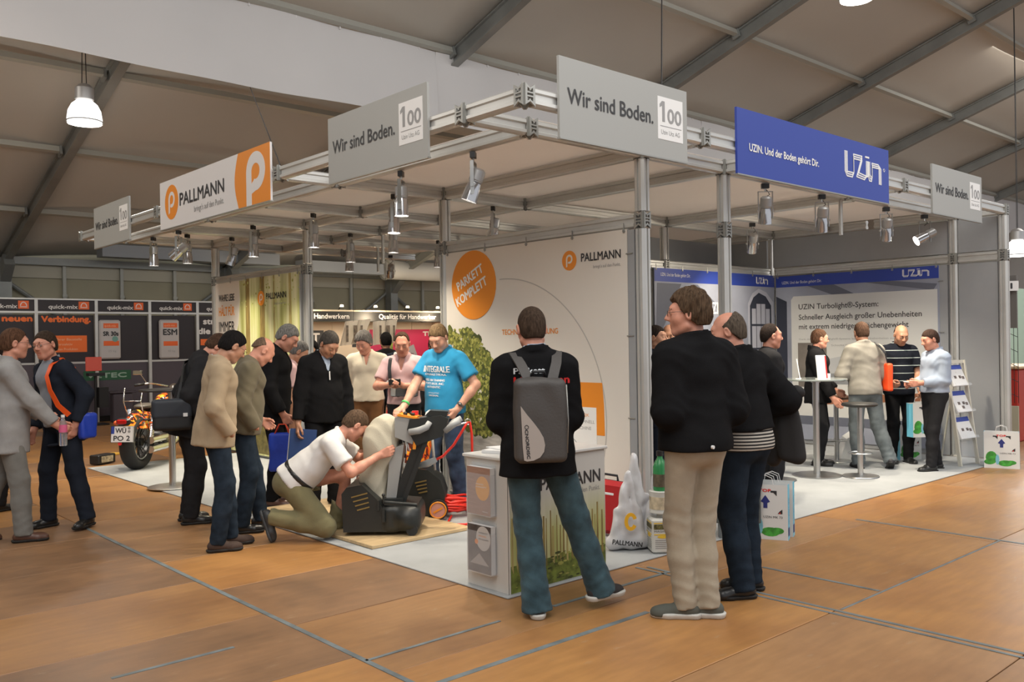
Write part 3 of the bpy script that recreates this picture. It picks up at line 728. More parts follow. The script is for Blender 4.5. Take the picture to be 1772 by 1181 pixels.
o = MB().bx(11.3, 13.8, 20.6, 21.0, 3.45, 3.74).build('ventilation_duct', DUCT); tag(o, 'short grey rectangular duct under the eave beside the tent column', 'duct', 'ducts along the eave')
t = empty('ventilation_tube', (14.7, 20.7, 3.5), 0, 'white fabric ventilation tube under the eave left of the tall white wall', 'duct', 'ducts along the eave')
b = MB().cyl((13.9, 20.7, 3.6), (16.5, 20.7, 3.6), .27, n=18); b.build('tube', mat('tube_white', (.62, .62, .60), .5), t, smooth='auto')
MB().torus((13.9, 20.7, 3.6), .27, .03, (1, 0, 0)).build('tube_ring', GALL, t, smooth=True)
# hanging white curtain below the roof
CLOTHW = mat('white_sheet', (.63, .62, .62), .75, var=.03, vscale=.6)
t = empty('hanging_sheet', (4, 12.06, 5.33), 0, 'long white fabric sheet hanging high across the hall below the roof', 'curtain')
for k in range(6):
    xa = -6+7.6*k
    def fn(u, v, xa=xa): return (xa+7.6*u, 12.06+.035*math.sin(u*9+xa)*(1-v)+.02*math.sin(u*23+v*3), 5.33+1.20*v+.025*math.sin(u*7+xa)*(1-v))
    MB().sheet(fn, 40, 4, .004).build('sheet_panel', CLOTHW, t, smooth='auto')
b = MB()
for i in range(60): x = -5.6+.76*i; b.bx(x-.01, x+.01, 12.04, 12.07, 6.49, 6.60)
b.build('sheet_tie', SIGNW, t)['kind'] = 'stuff'
# hall lamps
def hall_lamp(loc, cord, label, power):
    x, y, z = loc; t = empty('hall_lamp', loc, 0, label, 'lamp', 'bell lamps under the tent roof')
    MB().lathe([(.10, .32), (.125, .34), (.125, .50), (.08, .55), (.03, .57)], loc, 18).build('gear_box', mat('lamp_body', (.5, .5, .5), .4, .5), t, smooth='auto')
    MB().lathe([(.215, .0), (.225, .02), (.232, .06), (.215, .18), (.17, .27), (.10, .33), (.09, .33), (.16, .26), (.205, .17), (.222, .06), (.225, 0)], loc, 28).build('shade', mat('lamp_shade_lit', (.9, .9, .9), .3, emit=(1, .97, .92), estr=2.2), t, smooth='auto')
    MB().lathe([(0, .02), (.22, .02), (.22, .035), (0, .035)], loc, 24).build('diffuser', mat('lamp_glow', (1, 1, 1), .3, emit=(1, .97, .9), estr=9), t, smooth='auto')
    MB().torus((x, y, z+.03), .234, .008).build('rim', GALV, t, smooth=True)
    b = MB(); b.cyl((x-.03, y, z+.56), (x-.015, y, z+cord), .006, n=6); b.cyl((x+.03, y, z+.56), (x+.015, y, z+cord), .006, n=6); b.build('suspension_cord', BLACKP, t)
    l = bpy.data.lights.new('lamp', 'POINT'); l.energy = power; l.shadow_soft_size = .2; l.color = (1, .95, .86); o = bpy.data.objects.new('lamp_light', l); COL.objects.link(o); o.location = (x, y, z-.06)
hall_lamp((3.9, 13.3, 4.72), 1.45, 'bright white bell lamp hanging in front of the left roof beam', 110)
hall_lamp((12.1, 6.0, 6.33), 2.2, 'bell lamp at the top edge above the blue sign', 60)
hall_lamp((19.7, 6.45, 3.12), 5.3, 'glaring bell lamp beyond the right end of the stand', 130)
def wire(p, q, label):
    o = MB().cyl(p, q, .006, n=6).build('black_cable', BLACKP); tag(o, label, 'cable')
wire((3.66, 7.05, 3.12), (6.57, 13.8, 6.02), 'thin black cable running up from the left overhead beam to the roof')
wire((5.05, 3.97, 3.12), (7.95, 6.15, 8.5), 'thin black cable rising steeply from behind the large grey sign on the right')
# ------------------------------------------------------------------ aluminium stand frame
FR = empty('truss_stand', (3.69, 3.95, 0), 0, 'aluminium post and beam truss carrying the whole exhibition stand', 'truss')
ZC = 3.05
def beam(a, b, hgt=.115, wd=.075):
    """extruded beam with grooves: web, two rounded flanges"""
    a = Vector(a); b = Vector(b); d = b-a; L = d.length; d.normalize(); s = Vector((-d.y, d.x, 0)) if abs(d.z) < .5 else Vector((1, 0, 0)); u = d.cross(s) if abs(d.z) < .5 else Vector((0, 1, 0))
    h, w_ = hgt/2, wd/2
    P = [(-w_*.55, -h), (w_*.55, -h), (w_, -h*.78), (w_, -h*.42), (w_*.62, -h*.30), (w_*.62, h*.30), (w_, h*.42), (w_, h*.78), (w_*.55, h), (-w_*.55, h), (-w_, h*.78), (-w_, h*.42), (-w_*.62, h*.30), (-w_*.62, -h*.30), (-w_, -h*.42), (-w_, -h*.78)]
    mb = MB(); mb.prism(P, a, s, -u if s.cross(-u).dot(d) > 0 else u, L) if False else None
    vs = [a+s*x+u*y for x, y in P]+[b+s*x+u*y for x, y in P]; n = len(P)
    fs = [(i, (i+1) % n, n+(i+1) % n, n+i) for i in range(n)]+[tuple(range(n-1, -1, -1)), tuple(range(n, 2*n))]
    mb.add(vs, fs); mb.build('beam', ALU, FR)
def post(x, y, z0, z1, w_=.10):
    """octagonal post with a groove on every side"""
    mb = MB(); P = []; h = w_/2
    for k in range(4):
        c, s = math.cos(k*math.pi/2), math.sin(k*math.pi/2)
        for px, py in ((h, -h*.62), (h, -h*.20), (h*.72, -h*.16), (h*.72, h*.16), (h, h*.20), (h, h*.62), (h*.80, h*.80)): P.append((px*c-py*s, px*s+py*c))
    n = len(P); vs = [(x+p, y+q, z0) for p, q in P]+[(x+p, y+q, z1) for p, q in P]
    mb.add(vs, [(i, (i+1) % n, n+(i+1) % n, n+i) for i in range(n)]+[tuple(range(n-1, -1, -1)), tuple(range(n, 2*n))])
    o = mb.build('post', ALU, FR); f = MB().cyl((x, y, z0), (x, y, z0+.025), .075, .06, 12).build('foot', ALUD, o) if z0 < .1 else None
NODEP = {}
def node(x, y, z, big=True):
    """knot: four bow tie plates with triangular holes around a hollow core"""
    key = big
    if key not in NODEP:
        mb = MB(); h = .068 if big else .06; w_ = .041 if big else .045; t = .012
        for k in range(4):
            R = Matrix.Rotation(k*math.pi/2, 3, 'Z'); O = R@Vector((w_, 0, 0)); xd = R@Vector((0, 1, 0)); yd = Vector((0, 0, 1))
            for s in (-1, 1):
                mb.prism([(s*w_, -h), (s*w_, h), (s*w_*.55, h*.62), (s*w_*.62, 0), (s*w_*.55, -h*.62)][::s], O, xd, yd, t)
                mb.prism([(-w_, s*h), (0, s*h*.62), (w_, s*h), (w_*.55, s*h*.60), (0, s*h*.46), (-w_*.55, s*h*.60)][::-s], O, xd, yd, t)
                mb.prism([(-w_*.62, s*h*.10), (w_*.62, s*h*.10), (w_*.62, s*h*.24), (-w_*.62, s*h*.24)][::s], O, xd, yd, t)
        mb.cyl((0, 0, -h*.8), (0, 0, h*.8), w_*.30, n=8)
        for k in range(4):
            for s in (-1, 1): mb.cyl((w_*.9*math.cos(k*1.571), w_*.9*math.sin(k*1.571), s*h*.5), (w_*1.25*math.cos(k*1.571), w_*1.25*math.sin(k*1.571), s*h*.5), .009, n=6)
        o = mb.build('connector', ALUD, None); o.parent = FR; NODEP[key] = o; o.location = Vector((x, y, z))-FR.location
    else:
        o = NODEP[key].copy(); COL.objects.link(o); o.parent = FR; o.location = Vector((x, y, z))-FR.location
XO, XI = 3.69, 4.27; YO, YI = 3.95, 4.53; XE = 11.6; YE = 12.7
LY = [3.95, 4.53, 5.75, 7.10, 8.65, 9.95, 11.2, 12.7]      # knots along the left side
RX = [3.69, 4.27, 5.50, 6.62, 8.85, 9.95, 11.6]            # knots along the right side
def run(pts, z=ZC):
    for a, b in zip(pts, pts[1:]):
        d = (Vector(b)-Vector(a)).normalized()*.055; beam(Vector((*a, z))+Vector((d.x, d.y, 0)), Vector((*b, z))-Vector((d.x, d.y, 0)))
run([(XO, y) for y in (3.95, 4.53, 7.10, 9.95, 12.7)]); run([(x, YO) for x in (3.69, 5.50, 6.62, 8.85, 11.6)])
run([(XI, y) for y in (4.53, 7.10, 9.95, 12.7)]); run([(x, YI) for x in (4.27, 5.50, 6.62, 8.85, 11.6)])
for x, y in [(XO, y) for y in (3.95, 4.53, 7.1, 9.95, 12.7)]+[(x, YO) for x in (5.5, 6.62, 8.85, 11.6)]+[(XI, y) for y in (4.53, 7.1, 9.95, 12.7)]+[(x, YI) for x in (5.5, 6.62, 8.85, 11.6)]: node(x, y, ZC)
for y in (4.53, 7.1, 9.95, 12.7): run([(XO, y), (XI, y)])
for x in (5.5, 6.62, 8.85, 11.6): run([(x, YO), (x, YI)])
# inner roof grid
for y in (7.1, 8.65, 9.95, 11.2, 12.7): run([(x, y) for x in ((4.27, 5.5, 6.62, 9.10, 11.6) if y != 12.7 else (4.27, 5.5, 7.7, 9.2))])
for x in (5.5, 6.62): run([(x, y) for y in (4.53, 7.1, 8.65, 9.95, 11.2, 12.7)])
run([(9.1, 4.53), (9.1, 7.1)]); run([(9.1, 6.2), (11.6, 6.2)]); run([(11.6, 4.53), (11.6, 5.6), (11.6, 7.1), (11.6, 8.65)])
for x, y in [(5.5, 7.1), (6.62, 7.1), (9.1, 7.1), (11.6, 7.1), (5.5, 8.65), (6.62, 8.65), (5.5, 9.95), (6.62, 9.95), (5.5, 11.2), (6.62, 11.2), (5.5, 12.7), (9.1, 8.65), (7.7, 12.7)]: node(x, y, ZC, False)
# posts
for x, y in ((5.5, 4.53), (6.62, 4.53), (5.5, 7.1), (5.55, 10.0), (5.5, 12.65), (9.1, 7.14), (11.6, 4.53), (11.6, 3.95)):
    post(x, y, 0.012, 2.43); post(x, y, 2.57, 2.985); node(x, y, 2.5)
post(11.62, 7.14, .012, 2.99, .07); post(11.25, 8.0, 2.5, 2.99, .05)
for x, y in ((8.85, 4.6), (6.62, 9.9), (8.6, 8.6), (7.4, 11.2)): 
    post(x, y, 2.62, 2.99, .035)
for a, b in (((5.5, 4.53), (5.5, 7.1)), ((5.52, 10.0), (5.5, 12.65)), ((11.6, 4.53), (11.6, 3.95)), ((11.6, 7.1), (11.6, 4.53)), ((7.6, 7.14), (9.1, 7.14)), ((9.1, 7.14), (11.6, 7.14))):
    d = (Vector(b)-Vector(a)).normalized()*.06; beam((a[0]+d.x, a[1]+d.y, 2.5), (b[0]-d.x, b[1]-d.y, 2.5))
# roof cloth above the frame
RC_ = mat('stand_roof_cloth', (.80, .75, .70), .8, var=.03, vscale=1)
n_, l_, b_n = nodes_of(RC_); tr_ = n_.new('ShaderNodeBsdfTranslucent'); tr_.inputs[0].default_value = (.85, .78, .72, 1); ms_ = n_.new('ShaderNodeMixShader'); ms_.inputs[0].default_value = .45
l_.new(b_n.outputs[0], ms_.inputs[1]); l_.new(tr_.outputs[0], ms_.inputs[2]); l_.new(ms_.outputs[0], n_['Material Output'].inputs[0])
t = empty('stand_canopy', (8, 8, 3.12), 0, 'taut off-white fabric canopy stretched over the stand frame', 'canopy')
for x0, x1, y0, y1 in [(4.27, 5.5, 4.53, 7.1), (4.27, 5.5, 7.1, 9.95), (4.27, 5.5, 9.95, 12.7), (5.5, 6.62, 4.53, 7.1), (5.5, 6.62, 7.1, 9.95), (5.5, 6.62, 9.95, 12.7), (6.62, 9.1, 4.53, 7.1), (6.62, 9.1, 7.1, 9.95), (9.1, 11.6, 4.53, 7.1), (9.1, 11.6, 7.1, 9.95), (6.62, 9.1, 9.95, 12.7)]:
    MB().sheet(lambda u, v: (x0+(x1-x0)*u, y0+(y1-y0)*v, 3.118-.02*math.sin(math.pi*u)*math.sin(math.pi*v)), 6, 6, .004).build('canopy_field', RC_, t, smooth='auto')
# ------------------------------------------------------------------ hanging signs
def sign(name, O, xd, wd, label, m=SIGNG, z0=2.825, z1=3.34, grp='hanging fascia signs'):
    O = Vector(O); xd = Vector(xd); up = Vector((0, 0, 1)); n = xd.cross(up); t = empty(name, (O.x, O.y, z0), 0, label, 'sign', grp)
    b = MB(); R = Matrix((xd, n, up)).transposed(); b.box(O+xd*wd/2-n*.010+up*((z0+z1)/2), (wd, .02, z1-z0), R); b.build('board', m, t)
    e = MB(); e.box(O+xd*wd/2-n*.012+up*(z0-.004), (wd, .03, .010), R); e.build('edge_rail', ALUD, t)
    h = MB()
    for f in (.15, .85): h.box(O+xd*wd*f-n*.03+up*3.02, (.03, .03, .12), R)
    h.build('bracket', ALUD, t)
    return t, Pr(O+up*z0, xd, up, t)
def swoosh_p(p, cx, cy, r, m_bg, m_fg, off=.002):
    """round badge with a lower-case letter"""
    p.disc(cx, cy, r, 'badge', m_bg, off)
    p.arc(cx+r*.03, cy+r*.14, r*.36, r*.20, -118, 180, 'badge_letter', m_fg, off+.001, 24)
    p.poly([(cx-r*.43, cy+r*.14), (cx-r*.43, cy-r*.68), (cx-r*.25, cy-r*.60), (cx-r*.23, cy+r*.14)], 'badge_letter', m_fg, off+.001)
def boden(p, wd, ink=INK):
    s = wd/1.31
    p.text('Wir sind Boden.', .07*s, .225, .85*s, .105, 'lettering', ink, bold=.003)
    p.rect(.975*s, .13, 1.258*s, .43, 'emblem_field', PWHITE)
    p.poly([(1.022*s, .255), (1.052*s, .255), (1.052*s, .40), (1.022*s, .40), (.995*s, .375), (.995*s, .352), (1.022*s, .366)], 'emblem_lettering', INKG, .003); p.text('00', 1.08*s, .255, .155*s, .105, 'emblem_lettering', INKG, .003, bold=.007)
    p.rect(1.0*s, .222, 1.24*s, .227, 'emblem_rule', INKG, .003)
    p.text('Uzin Utz AG', 1.01*s, .168, .21*s, .033, 'emblem_lettering', INKG, .003)
    p.done()
XD_L = (0, -1, 0); XD_R = (1, 0, 0)
SY = 3.895; SX = 3.635
t, p = sign('fascia_sign', (3.938, SY, 0), XD_R, 1.31, 'large grey sign right of the overhead frame corner, black writing and 100 emblem'); boden(p, 1.31)
t, p = sign('fascia_sign', (9.45, SY, 0), XD_R, 1.33, 'small looking grey sign at the far right end of the fascia'); boden(p, 1.33)
t, p = sign('fascia_sign', (SX, 6.19, 0), XD_L, 1.32, 'grey sign with a 100 emblem nearest the corner on the left side'); boden(p, 1.32)
t, p = sign('fascia_sign', (SX, 12.08, 0), XD_L, 1.31, 'grey sign at the far left end of the fascia'); boden(p, 1.31)
t, p = sign('fascia_sign', (5.885, SY, 0), XD_R, 2.565, 'wide royal blue sign with white lettering and striped logo', BLUE)
p.text('UZIN. Und der Boden gehört Dir.', .16, .195, 1.07, .062, 'lettering', PWHITE, bold=.004)
def uzin_logo(p, a, b, w_, h, m, nm='logo', off=.003):
    """word of triple parallel strokes"""
    for k in range(3):
        q = k*.085*h*1.0; e = .045*h
        U_ = [(0+q, 1), (0+q, .28-0+q*.3), (.10-q*.2, .06+q/h*.5), (.28, .06+q/h*.5)]
        U_ = [(0.0+q/w_, 1.0), (0.0+q/w_, .22), (.05+q/w_*.6, .05+q/h), (.19, .05+q/h), (.23-q/w_*.0, .22), (.23, .95-q/h), (.46, .95-q/h), (.31+q/w_, .10+q/h), (.52, .05+q/h), (.58+q/w_, .20), (.58+q/w_, .80)]
        p.stroke([(a+x*w_, b+y*h) for x, y in U_], e*1.1, nm, m, off)
        N_ = [(.62+q/w_, .80), (.62+q/w_, .30), (.66+q/w_, .05+q/h), (.72, .05+q/h), (.74, .22), (.74, .78-q/h*.9), (.92, .78-q/h*.9), (1.0-q/w_, .62), (1.0-q/w_, 0)]
        p.stroke([(a+x*w_, b+y*h) for x, y in N_], e*1.1, nm, m, off)
    p.rect(a+.55*w_, b+.93*h, a+.66*w_, b+1.0*h, nm, m, off)
uzin_logo(p, 1.70, .165, .70, .235, PWHITE); p.arc(2.465, .31, .014, .004, 0, 360, 'logo', PWHITE, .003, 12); p.done()
t, p = sign('fascia_sign', (SX, 9.785, 0), XD_L, 2.60, 'white sign with an orange round badge and orange end panel', SIGNW)
swoosh_p(p, .33, .270, .185, ORANGE, SIGNW)
p.text('PALLMANN', .555, .205, 1.09, .135, 'lettering', INK, bold=.007); p.text("bringt's auf den Punkt.", .93, .095, .71, .062, 'tag_line', INKG)
pts = [(2.60, 0), (2.60, .515)]+[(1.965-.08*math.sin(math.pi*i/12), .515-.515*i/12) for i in range(13)]
p.poly(pts, 'orange_panel', ORANGE)
p.arc(2.32, .30, .135, .105, -112, 180, 'letter', SIGNW, .003, 28, ry=.125); p.poly([(2.132, .30), (2.132, .0), (2.238, .0), (2.238, .30)], 'letter', SIGNW, .003); p.poly([(2.232, .14), (2.232, .10), (2.33, .125), (2.30, .23), (2.232, .19)], 'letter', SIGNW, .003)
p.done()
# ------------------------------------------------------------------ printed walls
def wall_panel_thing(name, O, xd, wd, z0, z1, label, m, cat='wall panel', th=.03, hooks=True):
    O = Vector(O); xd = Vector(xd); up = Vector((0, 0, 1)); n = xd.cross(up); t = empty(name, (O.x, O.y, z0), 0, label, cat)
    R = Matrix((xd, n, up)).transposed()
    MB().box(O+xd*wd/2-n*th/2+up*((z0+z1)/2), (wd, th, z1-z0), R).build('panel', m, t)
    if hooks:
        b = MB(); k = int(wd/.6)+1
        for i in range(k+1): q = O+xd*(.03+(wd-.06)*i/k)+n*.004; b.cyl(q+up*(z1-.015), q+up*(z1+.05), .005, n=6); b.torus(q+up*(z1-.015), .012, .004, n, 10, 5)
        for i in range(4): q = O+up*(z0+.2+(z1-z0-.4)*i/3)+n*.004; b.cyl(q+xd*(wd-.01), q+xd*(wd+.06), .005, n=6)
        b.build('hook', ALUD, t)
    return t, Pr(O+up*z0, xd, up, t)
# main banner wall in the middle (plane x = 5.47, seen from the left)
BAN = mat('banner_white', (.70, .66, .60), .55)
t, p = wall_panel_thing('banner_wall', (5.46, 7.04, 0), XD_L, 2.38, .05, 2.44, 'tall white banner wall with orange circle and tree behind the backpack man', BAN)
z = .05
# tree crown: clusters of leaves with a ragged edge
rt = random.Random(3); LEAF = [mat('print_leaf_%d' % i, c_, .6, var=.3, vscale=30) for i, c_ in enumerate(((.10, .12, .02), (.20, .21, .04), (.33, .33, .08), (.055, .07, .015)))]
def in_tree(a, b): 
    return (a < .95 and 0 < b < 1.62 and a < .30+.62*math.sin(min(1, max(0, (1.68-b)/.95))*math.pi*.60) and b > .62+.12*math.sin(a*9))
def leafblob(cx_, cy_, r, m, off):
    n = 9; p.poly([(max(.02, cx_+r*(.7+.5*rt.random())*math.cos(6.283*i/n)), cy_+r*(.7+.5*rt.random())*math.sin(6.283*i/n)) for i in range(n)], 'tree_print', m, off)
for _ in range(420):
    a, b_ = rt.uniform(.03, .95), rt.uniform(.6, 1.68)
    if in_tree(a, b_): leafblob(a, b_, rt.uniform(.03, .06), LEAF[3] if rt.random() < .5 else LEAF[0], .0015+rt.random()*.0004)
for _ in range(1500):
    a, b_ = rt.uniform(.02, .97), rt.uniform(.6, 1.68)
    if in_tree(a, b_): leafblob(a, b_, rt.uniform(.010, .022), LEAF[rt.choice([0, 1, 1, 2, 2])], .0022+rt.random()*.0006)
p.poly([(.02, .70), (.02, .15), (.06, .12), (.05, .5), (.09, .72)], 'tree_trunk_print', mat('print_bark', (.16, .12, .07), .6), .0016)
# pale water / grass foot of the picture
FOOT = mat('print_foot', (.42, .40, .37), .6, var=.35, vscale=5, stretch=(1, 1, 5)); p.poly([(.02, .70), (.55, .66), (.95, .60), (1.5, .5), (1.5, .02), (.02, .02)], 'ground_print', FOOT, .0012)
p.arc(.86, .81, 1.27, .010, -55, 92, 'circle_line', mat('print_line', (.45, .43, .40), .6), .0014, 60)
p.disc(.43, 2.05, .335, 'orange_disc', ORANGE, .004)
for s_, a_, b_, w_ in (('PARKETT', .20, 2.00, .42), ('KOMPLETT', .185, 1.845, .50)): p.text(s_, a_, b_, w_, .090, 'lettering', PWHITE, .0055, rot=24, bold=.007)
swoosh_p(p, 1.73, 2.185, .085, ORANGE, BAN, .003); p.text('PALLMANN', 1.87, 2.165, .44, .072, 'lettering_black', INK, bold=.004); p.text("bringt's auf den Punkt.", 2.01, 2.10, .30, .028, 'tag_line', INKG)
p.text('TECHNISCHE BERATUNG', .84, 1.56, .74, .050, 'lettering_orange', ORANGE, bold=.002)
p.poly([(1.36, 1.14), (2.09, 1.14), (2.105, .95), (2.11, .70), (1.36, .70)], 'orange_box', ORANGE, .0016)
p.rect(1.50, .45, 2.02, .93, 'info_card', PWHITE, .003)
for i, (s_, w_) in enumerate((('MAGIC OIL 2K', .34), ('EINFACH, SCHNELL', .40), ('OHNE MASCHINE', .36))): p.text(s_, 1.60, .85-.055*i, w_, .028, 'info_lettering', ORANGE if i == 0 else INKG, .004)
p.arc(1.74, .60, .05, .006, 0, 360, 'info_lettering', INKG, .004, 20)
p.stroke([(1.74, .65), (1.75, .72), (1.70, .76)], .008, 'info_lettering', INKG, .004); p.done()
tag(MB().bx(5.482, 5.54, 4.60, 7.04, .02, 2.43).build('partition_wall', GREYW), 'grey partition wall carrying the white banner on its left side', 'wall panel')
tag(MB().bx(5.46, 5.482, 4.585, 4.655, .05, 2.43).build('cover_strip', GREYW), 'narrow grey strip between the white banner and the front post', 'wall panel')
# forest banner on the far wall (plane x = 5.50)
FOR = mat('print_forest_pale', (.50, .54, .24), .6); n, l, b = nodes_of(FOR)
def forest_mat(name, horizontal_axis, fade=(2.0, 3.4)):
    m = mat(name, (.5, .55, .25), .55); n, l, b = nodes_of(m); tc = n['Texture Coordinate']; mp = n['Mapping']
    mp.inputs['Scale'].default_value = (5.5, 5.5, .5); a = n.new('ShaderNodeTexNoise'); a.inputs['Scale'].default_value = 1.1; a.inputs['Detail'].default_value = 6; l.new(mp.outputs[0], a.inputs[0])
    r = n.new('ShaderNodeValToRGB'); e = r.color_ramp.elements; e[0].position = .30; e[0].color = (.30, .30, .08, 1); e[1].position = .64; e[1].color = (.74, .72, .46, 1); x = e.new(.46); x.color = (.50, .52, .20, 1)
    l.new(a.outputs['Fac'], r.inputs[0]); sx = n.new('ShaderNodeSeparateXYZ'); l.new(tc.outputs['Object'], sx.inputs[0]); mr = n.new('ShaderNodeMapRange'); mr.inputs[1].default_value = fade[0]; mr.inputs[2].default_value = fade[1]; l.new(sx.outputs['Z'], mr.inputs[0])
    mx = n.new('ShaderNodeMix'); mx.data_type = 'RGBA'; l.new(mr.outputs[0], mx.inputs[0]); l.new(r.outputs[0], mx.inputs[6]); mx.inputs[7].default_value = (.58, .57, .52, 1); l.new(mx.outputs[2], b.inputs['Base Color']); return m
FORM = forest_mat('print_forest', 0); TRUNK = mat('print_trunk', (.26, .19, .06), .6, var=.4, vscale=5, stretch=(6, 6, 1)); TRUNKL = mat('print_trunk_pale', (.40, .33, .12), .6, var=.3, vscale=5, stretch=(6, 6, 1))
t, p = wall_panel_thing('forest_banner', (5.47, 12.60, 0), XD_L, 2.52, .05, 2.47, 'sunlit forest banner with a white slogan area beside the tall post', FORM)
p.rect(1.0, .02, 2.5, .75, 'ground_print', mat('print_ground', (.13, .11, .035), .6, var=.5, vscale=12), .0012)
for a, w_, top in ((1.06, .15, 1), (1.50, .17, 1), (1.84, .05, 0), (2.28, .08, 0)):
    p.poly([(a-w_/2, .55), (a+w_/2, .5), (a+w_*.38, 2.42), (a-w_*.38, 2.42)], 'trunk_print', TRUNK if top else TRUNKL, .0016)
for _ in range(150):
    a, b_ = rt.uniform(.85, 2.48), rt.choice([rt.uniform(2.0, 2.4), rt.uniform(.5, .95), rt.uniform(.5, 1.3)]); r_ = rt.uniform(.008, .022)
    p.poly([(a+r_*(.6+.6*rt.random())*math.cos(k), b_+r_*(.6+.6*rt.random())*math.sin(k)) for k in (0, 1.2, 2.5, 3.8, 5)], 'leaf_print', rt.choice([LEAF[2], mat('print_leaf_y', (.50, .54, .18), .6), mat('print_leaf_y', (.50, .54, .18), .6)]), .002+rt.random()*.0004)
p.poly([(.01, 2.41), (.01, 1.2), (.30, 1.25), (.58, 1.45), (.76, 1.80), (.82, 2.15), (.80, 2.41)], 'slogan_field', BAN, .003)
for s_, z_, h_, m_ in (('WAHRE LIEBE', 2.14, .10, INK), ('HÄLT FÜR', 1.93, .13, ORANGE), ('IMMER', 1.70, .15, INK), ('PALL-X 96', 1.48, .11, ORANGE)): p.text(s_, .12, z_, .52, h_, 'lettering', m_, .004, bold=.008)
swoosh_p(p, 1.47, 2.13, .10, ORANGE, BAN, .003); p.text('PALLMANN', 1.62, 2.11, .56, .085, 'logo_lettering', INK, .004, bold=.004); p.text("bringt's auf den Punkt.", 1.86, 2.03, .32, .03, 'logo_lettering', INKG, .004)
p.text('Ideen', 2.10, .98, .30, .09, 'lettering', ORANGE, .004, bold=.006); p.text('mit Zukunft', 2.02, .83, .38, .08, 'lettering', ORANGE, .004, bold=.006); p.disc(.60, 1.42, .14, 'orange_disc', ORANGE, .004); p.done()
tag(MB().bx(5.505, 5.56, 10.06, 12.6, .02, 2.44).build('partition_wall', GREYW), 'grey partition wall backing the forest banner', 'wall panel')
tag(MB().bx(5.47, 5.50, 10.04, 10.075, .05, 2.44).build('cover_strip', GREYW), 'narrow grey strip between the forest banner and the post', 'wall panel')
# blue banners (back wall y = 7.1 and right wall x = 11.55)
LOFT = mat('print_loft', (.29, .31, .38), .55, var=.25, vscale=1.1); LOFTD = mat('print_loft_dark', (.025, .03, .05), .5); LOFTM = mat('print_loft_mid', (.12, .13, .17), .55); LOFTL = mat('print_loft_light', (.42, .43, .50), .55)
t, p = wall_panel_thing('blue_banner', (8.79, 7.06, 0), XD_R, 2.78, .08, 2.45, 'blue topped banner with arched loft window print on the rear wall', LOFT)
# header band, its height on the banner
p.rect(0, 2.20, 2.78, 2.37, 'header_band', BLUE); p.text('UZIN. Und der Boden gehört Dir.', .12, 2.27, .62, .045, 'header_lettering', PWHITE, .004); uzin_logo(p, 2.30, 2.235, .30, .10, PWHITE, 'header_logo', .004)
for q in ([(.05, 2.18), (.55, 2.18), (.12, 1.55), (.02, 1.60)], [(.10, 1.85), (1.3, 1.42), (1.3, 1.36), (.10, 1.78)], [(.9, 2.18), (1.55, 1.80), (1.55, 1.74), (.80, 2.18)]): p.poly(q, 'beam_print', LOFTM, .0015)
p.poly([(.02, 1.55), (.9, 1.45), (.9, 1.30), (.02, 1.38)], 'beam_print', LOFTM, .0018)
p.poly([(.45, 1.55), (.50, 1.62), (1.0, 1.62), (1.05, 1.55), (1.05, .1), (.45, .1)], 'column_print', mat('print_column', (.20, .22, .27), .6), .0022); p.poly([(.15, 1.3), (.42, 1.4), (.42, .2), (.15, .2)], 'column_print', LOFTL, .002)
p.text('UZIN', 1.12, 1.80, .34, .16, 'wall_lettering', PWHITE, .004, bold=.01)
p.poly([(1.62, 1.38), (1.88, 1.58), (1.88, 1.50), (1.62, 1.29)], 'small_window_print', LOFTL, .0018); p.poly([(1.62, 1.27), (1.88, 1.48), (1.88, .75), (1.62, .70)], 'small_window_print', LOFTM, .0016)
for i in range(4): p.poly([(1.64+.06*i, 1.25+.05*i), (1.675+.06*i, 1.28+.05*i), (1.675+.06*i, .75), (1.64+.06*i, .75)], 'small_window_print', LOFTL, .0022)
p.poly([(2.08, .25), (2.08, 1.95), (2.20, 2.10), (2.36, 2.17), (2.56, 2.12), (2.74, 1.98), (2.74, .25)], 'arched_window_print', LOFTL, .0016)
p.poly([(2.13, .25), (2.13, 1.92), (2.22, 2.04), (2.36, 2.11), (2.54, 2.06), (2.68, 1.93), (2.68, .25)], 'arched_window_print', LOFTD, .0020)
for i in range(4):
    a0 = 2.175+.12*i; arcd = (.10, .03, .03, .10)[i]
    for j in range(5):
        b0 = .30+.34*j; b1 = b0+.31
        if j == 4: b1 = 1.98-arcd
        p.rect(a0, b0, a0+.105, b1, 'window_pane_print', LOFTL, .0026)
p.rect(0, .0, 2.78, .16, 'floor_print', LOFTM, .0022); p.done()
tag(MB().bx(8.79, 11.57, 7.075, 7.11, .02, 2.44).build('partition_wall', GREYW), 'grey partition wall backing the rear blue banner', 'wall panel')
t, p = wall_panel_thing('blue_banner', (11.55, 7.02, 0), XD_L, 2.32, .08, 2.43, 'blue topped banner with a large white information panel on the right wall', LOFT)
p.rect(0, 2.19, 2.32, 2.35, 'header_band', BLUE); p.text('UZIN. Und der Boden gehört Dir.', .10, 2.235, .62, .042, 'header_lettering', PWHITE, .004); uzin_logo(p, 1.86, 2.225, .34, .10, PWHITE, 'header_logo', .004)
for q in ([(.5, 2.19), (.95, 2.02), (1.25, 2.02), (.9, 2.19)], [(1.35, 2.19), (2.25, 2.04), (2.3, 2.12), (1.7, 2.19)]): p.poly(q, 'beam_print', LOFTM, .0015)
p.poly([(.0, .25), (.0, 2.06), (.17, 1.98), (.17, .25)], 'arched_window_print', LOFTD, .0020)
for j in range(5): p.rect(.01, .32+.34*j, .13, .62+.34*j, 'window_pane_print', LOFTL, .0026)
r_ = .06; WP = [(.24, 2.0), (.28, 2.05), (2.30, 2.05), (2.30, .22), (.26, .22), (.24, .26)]
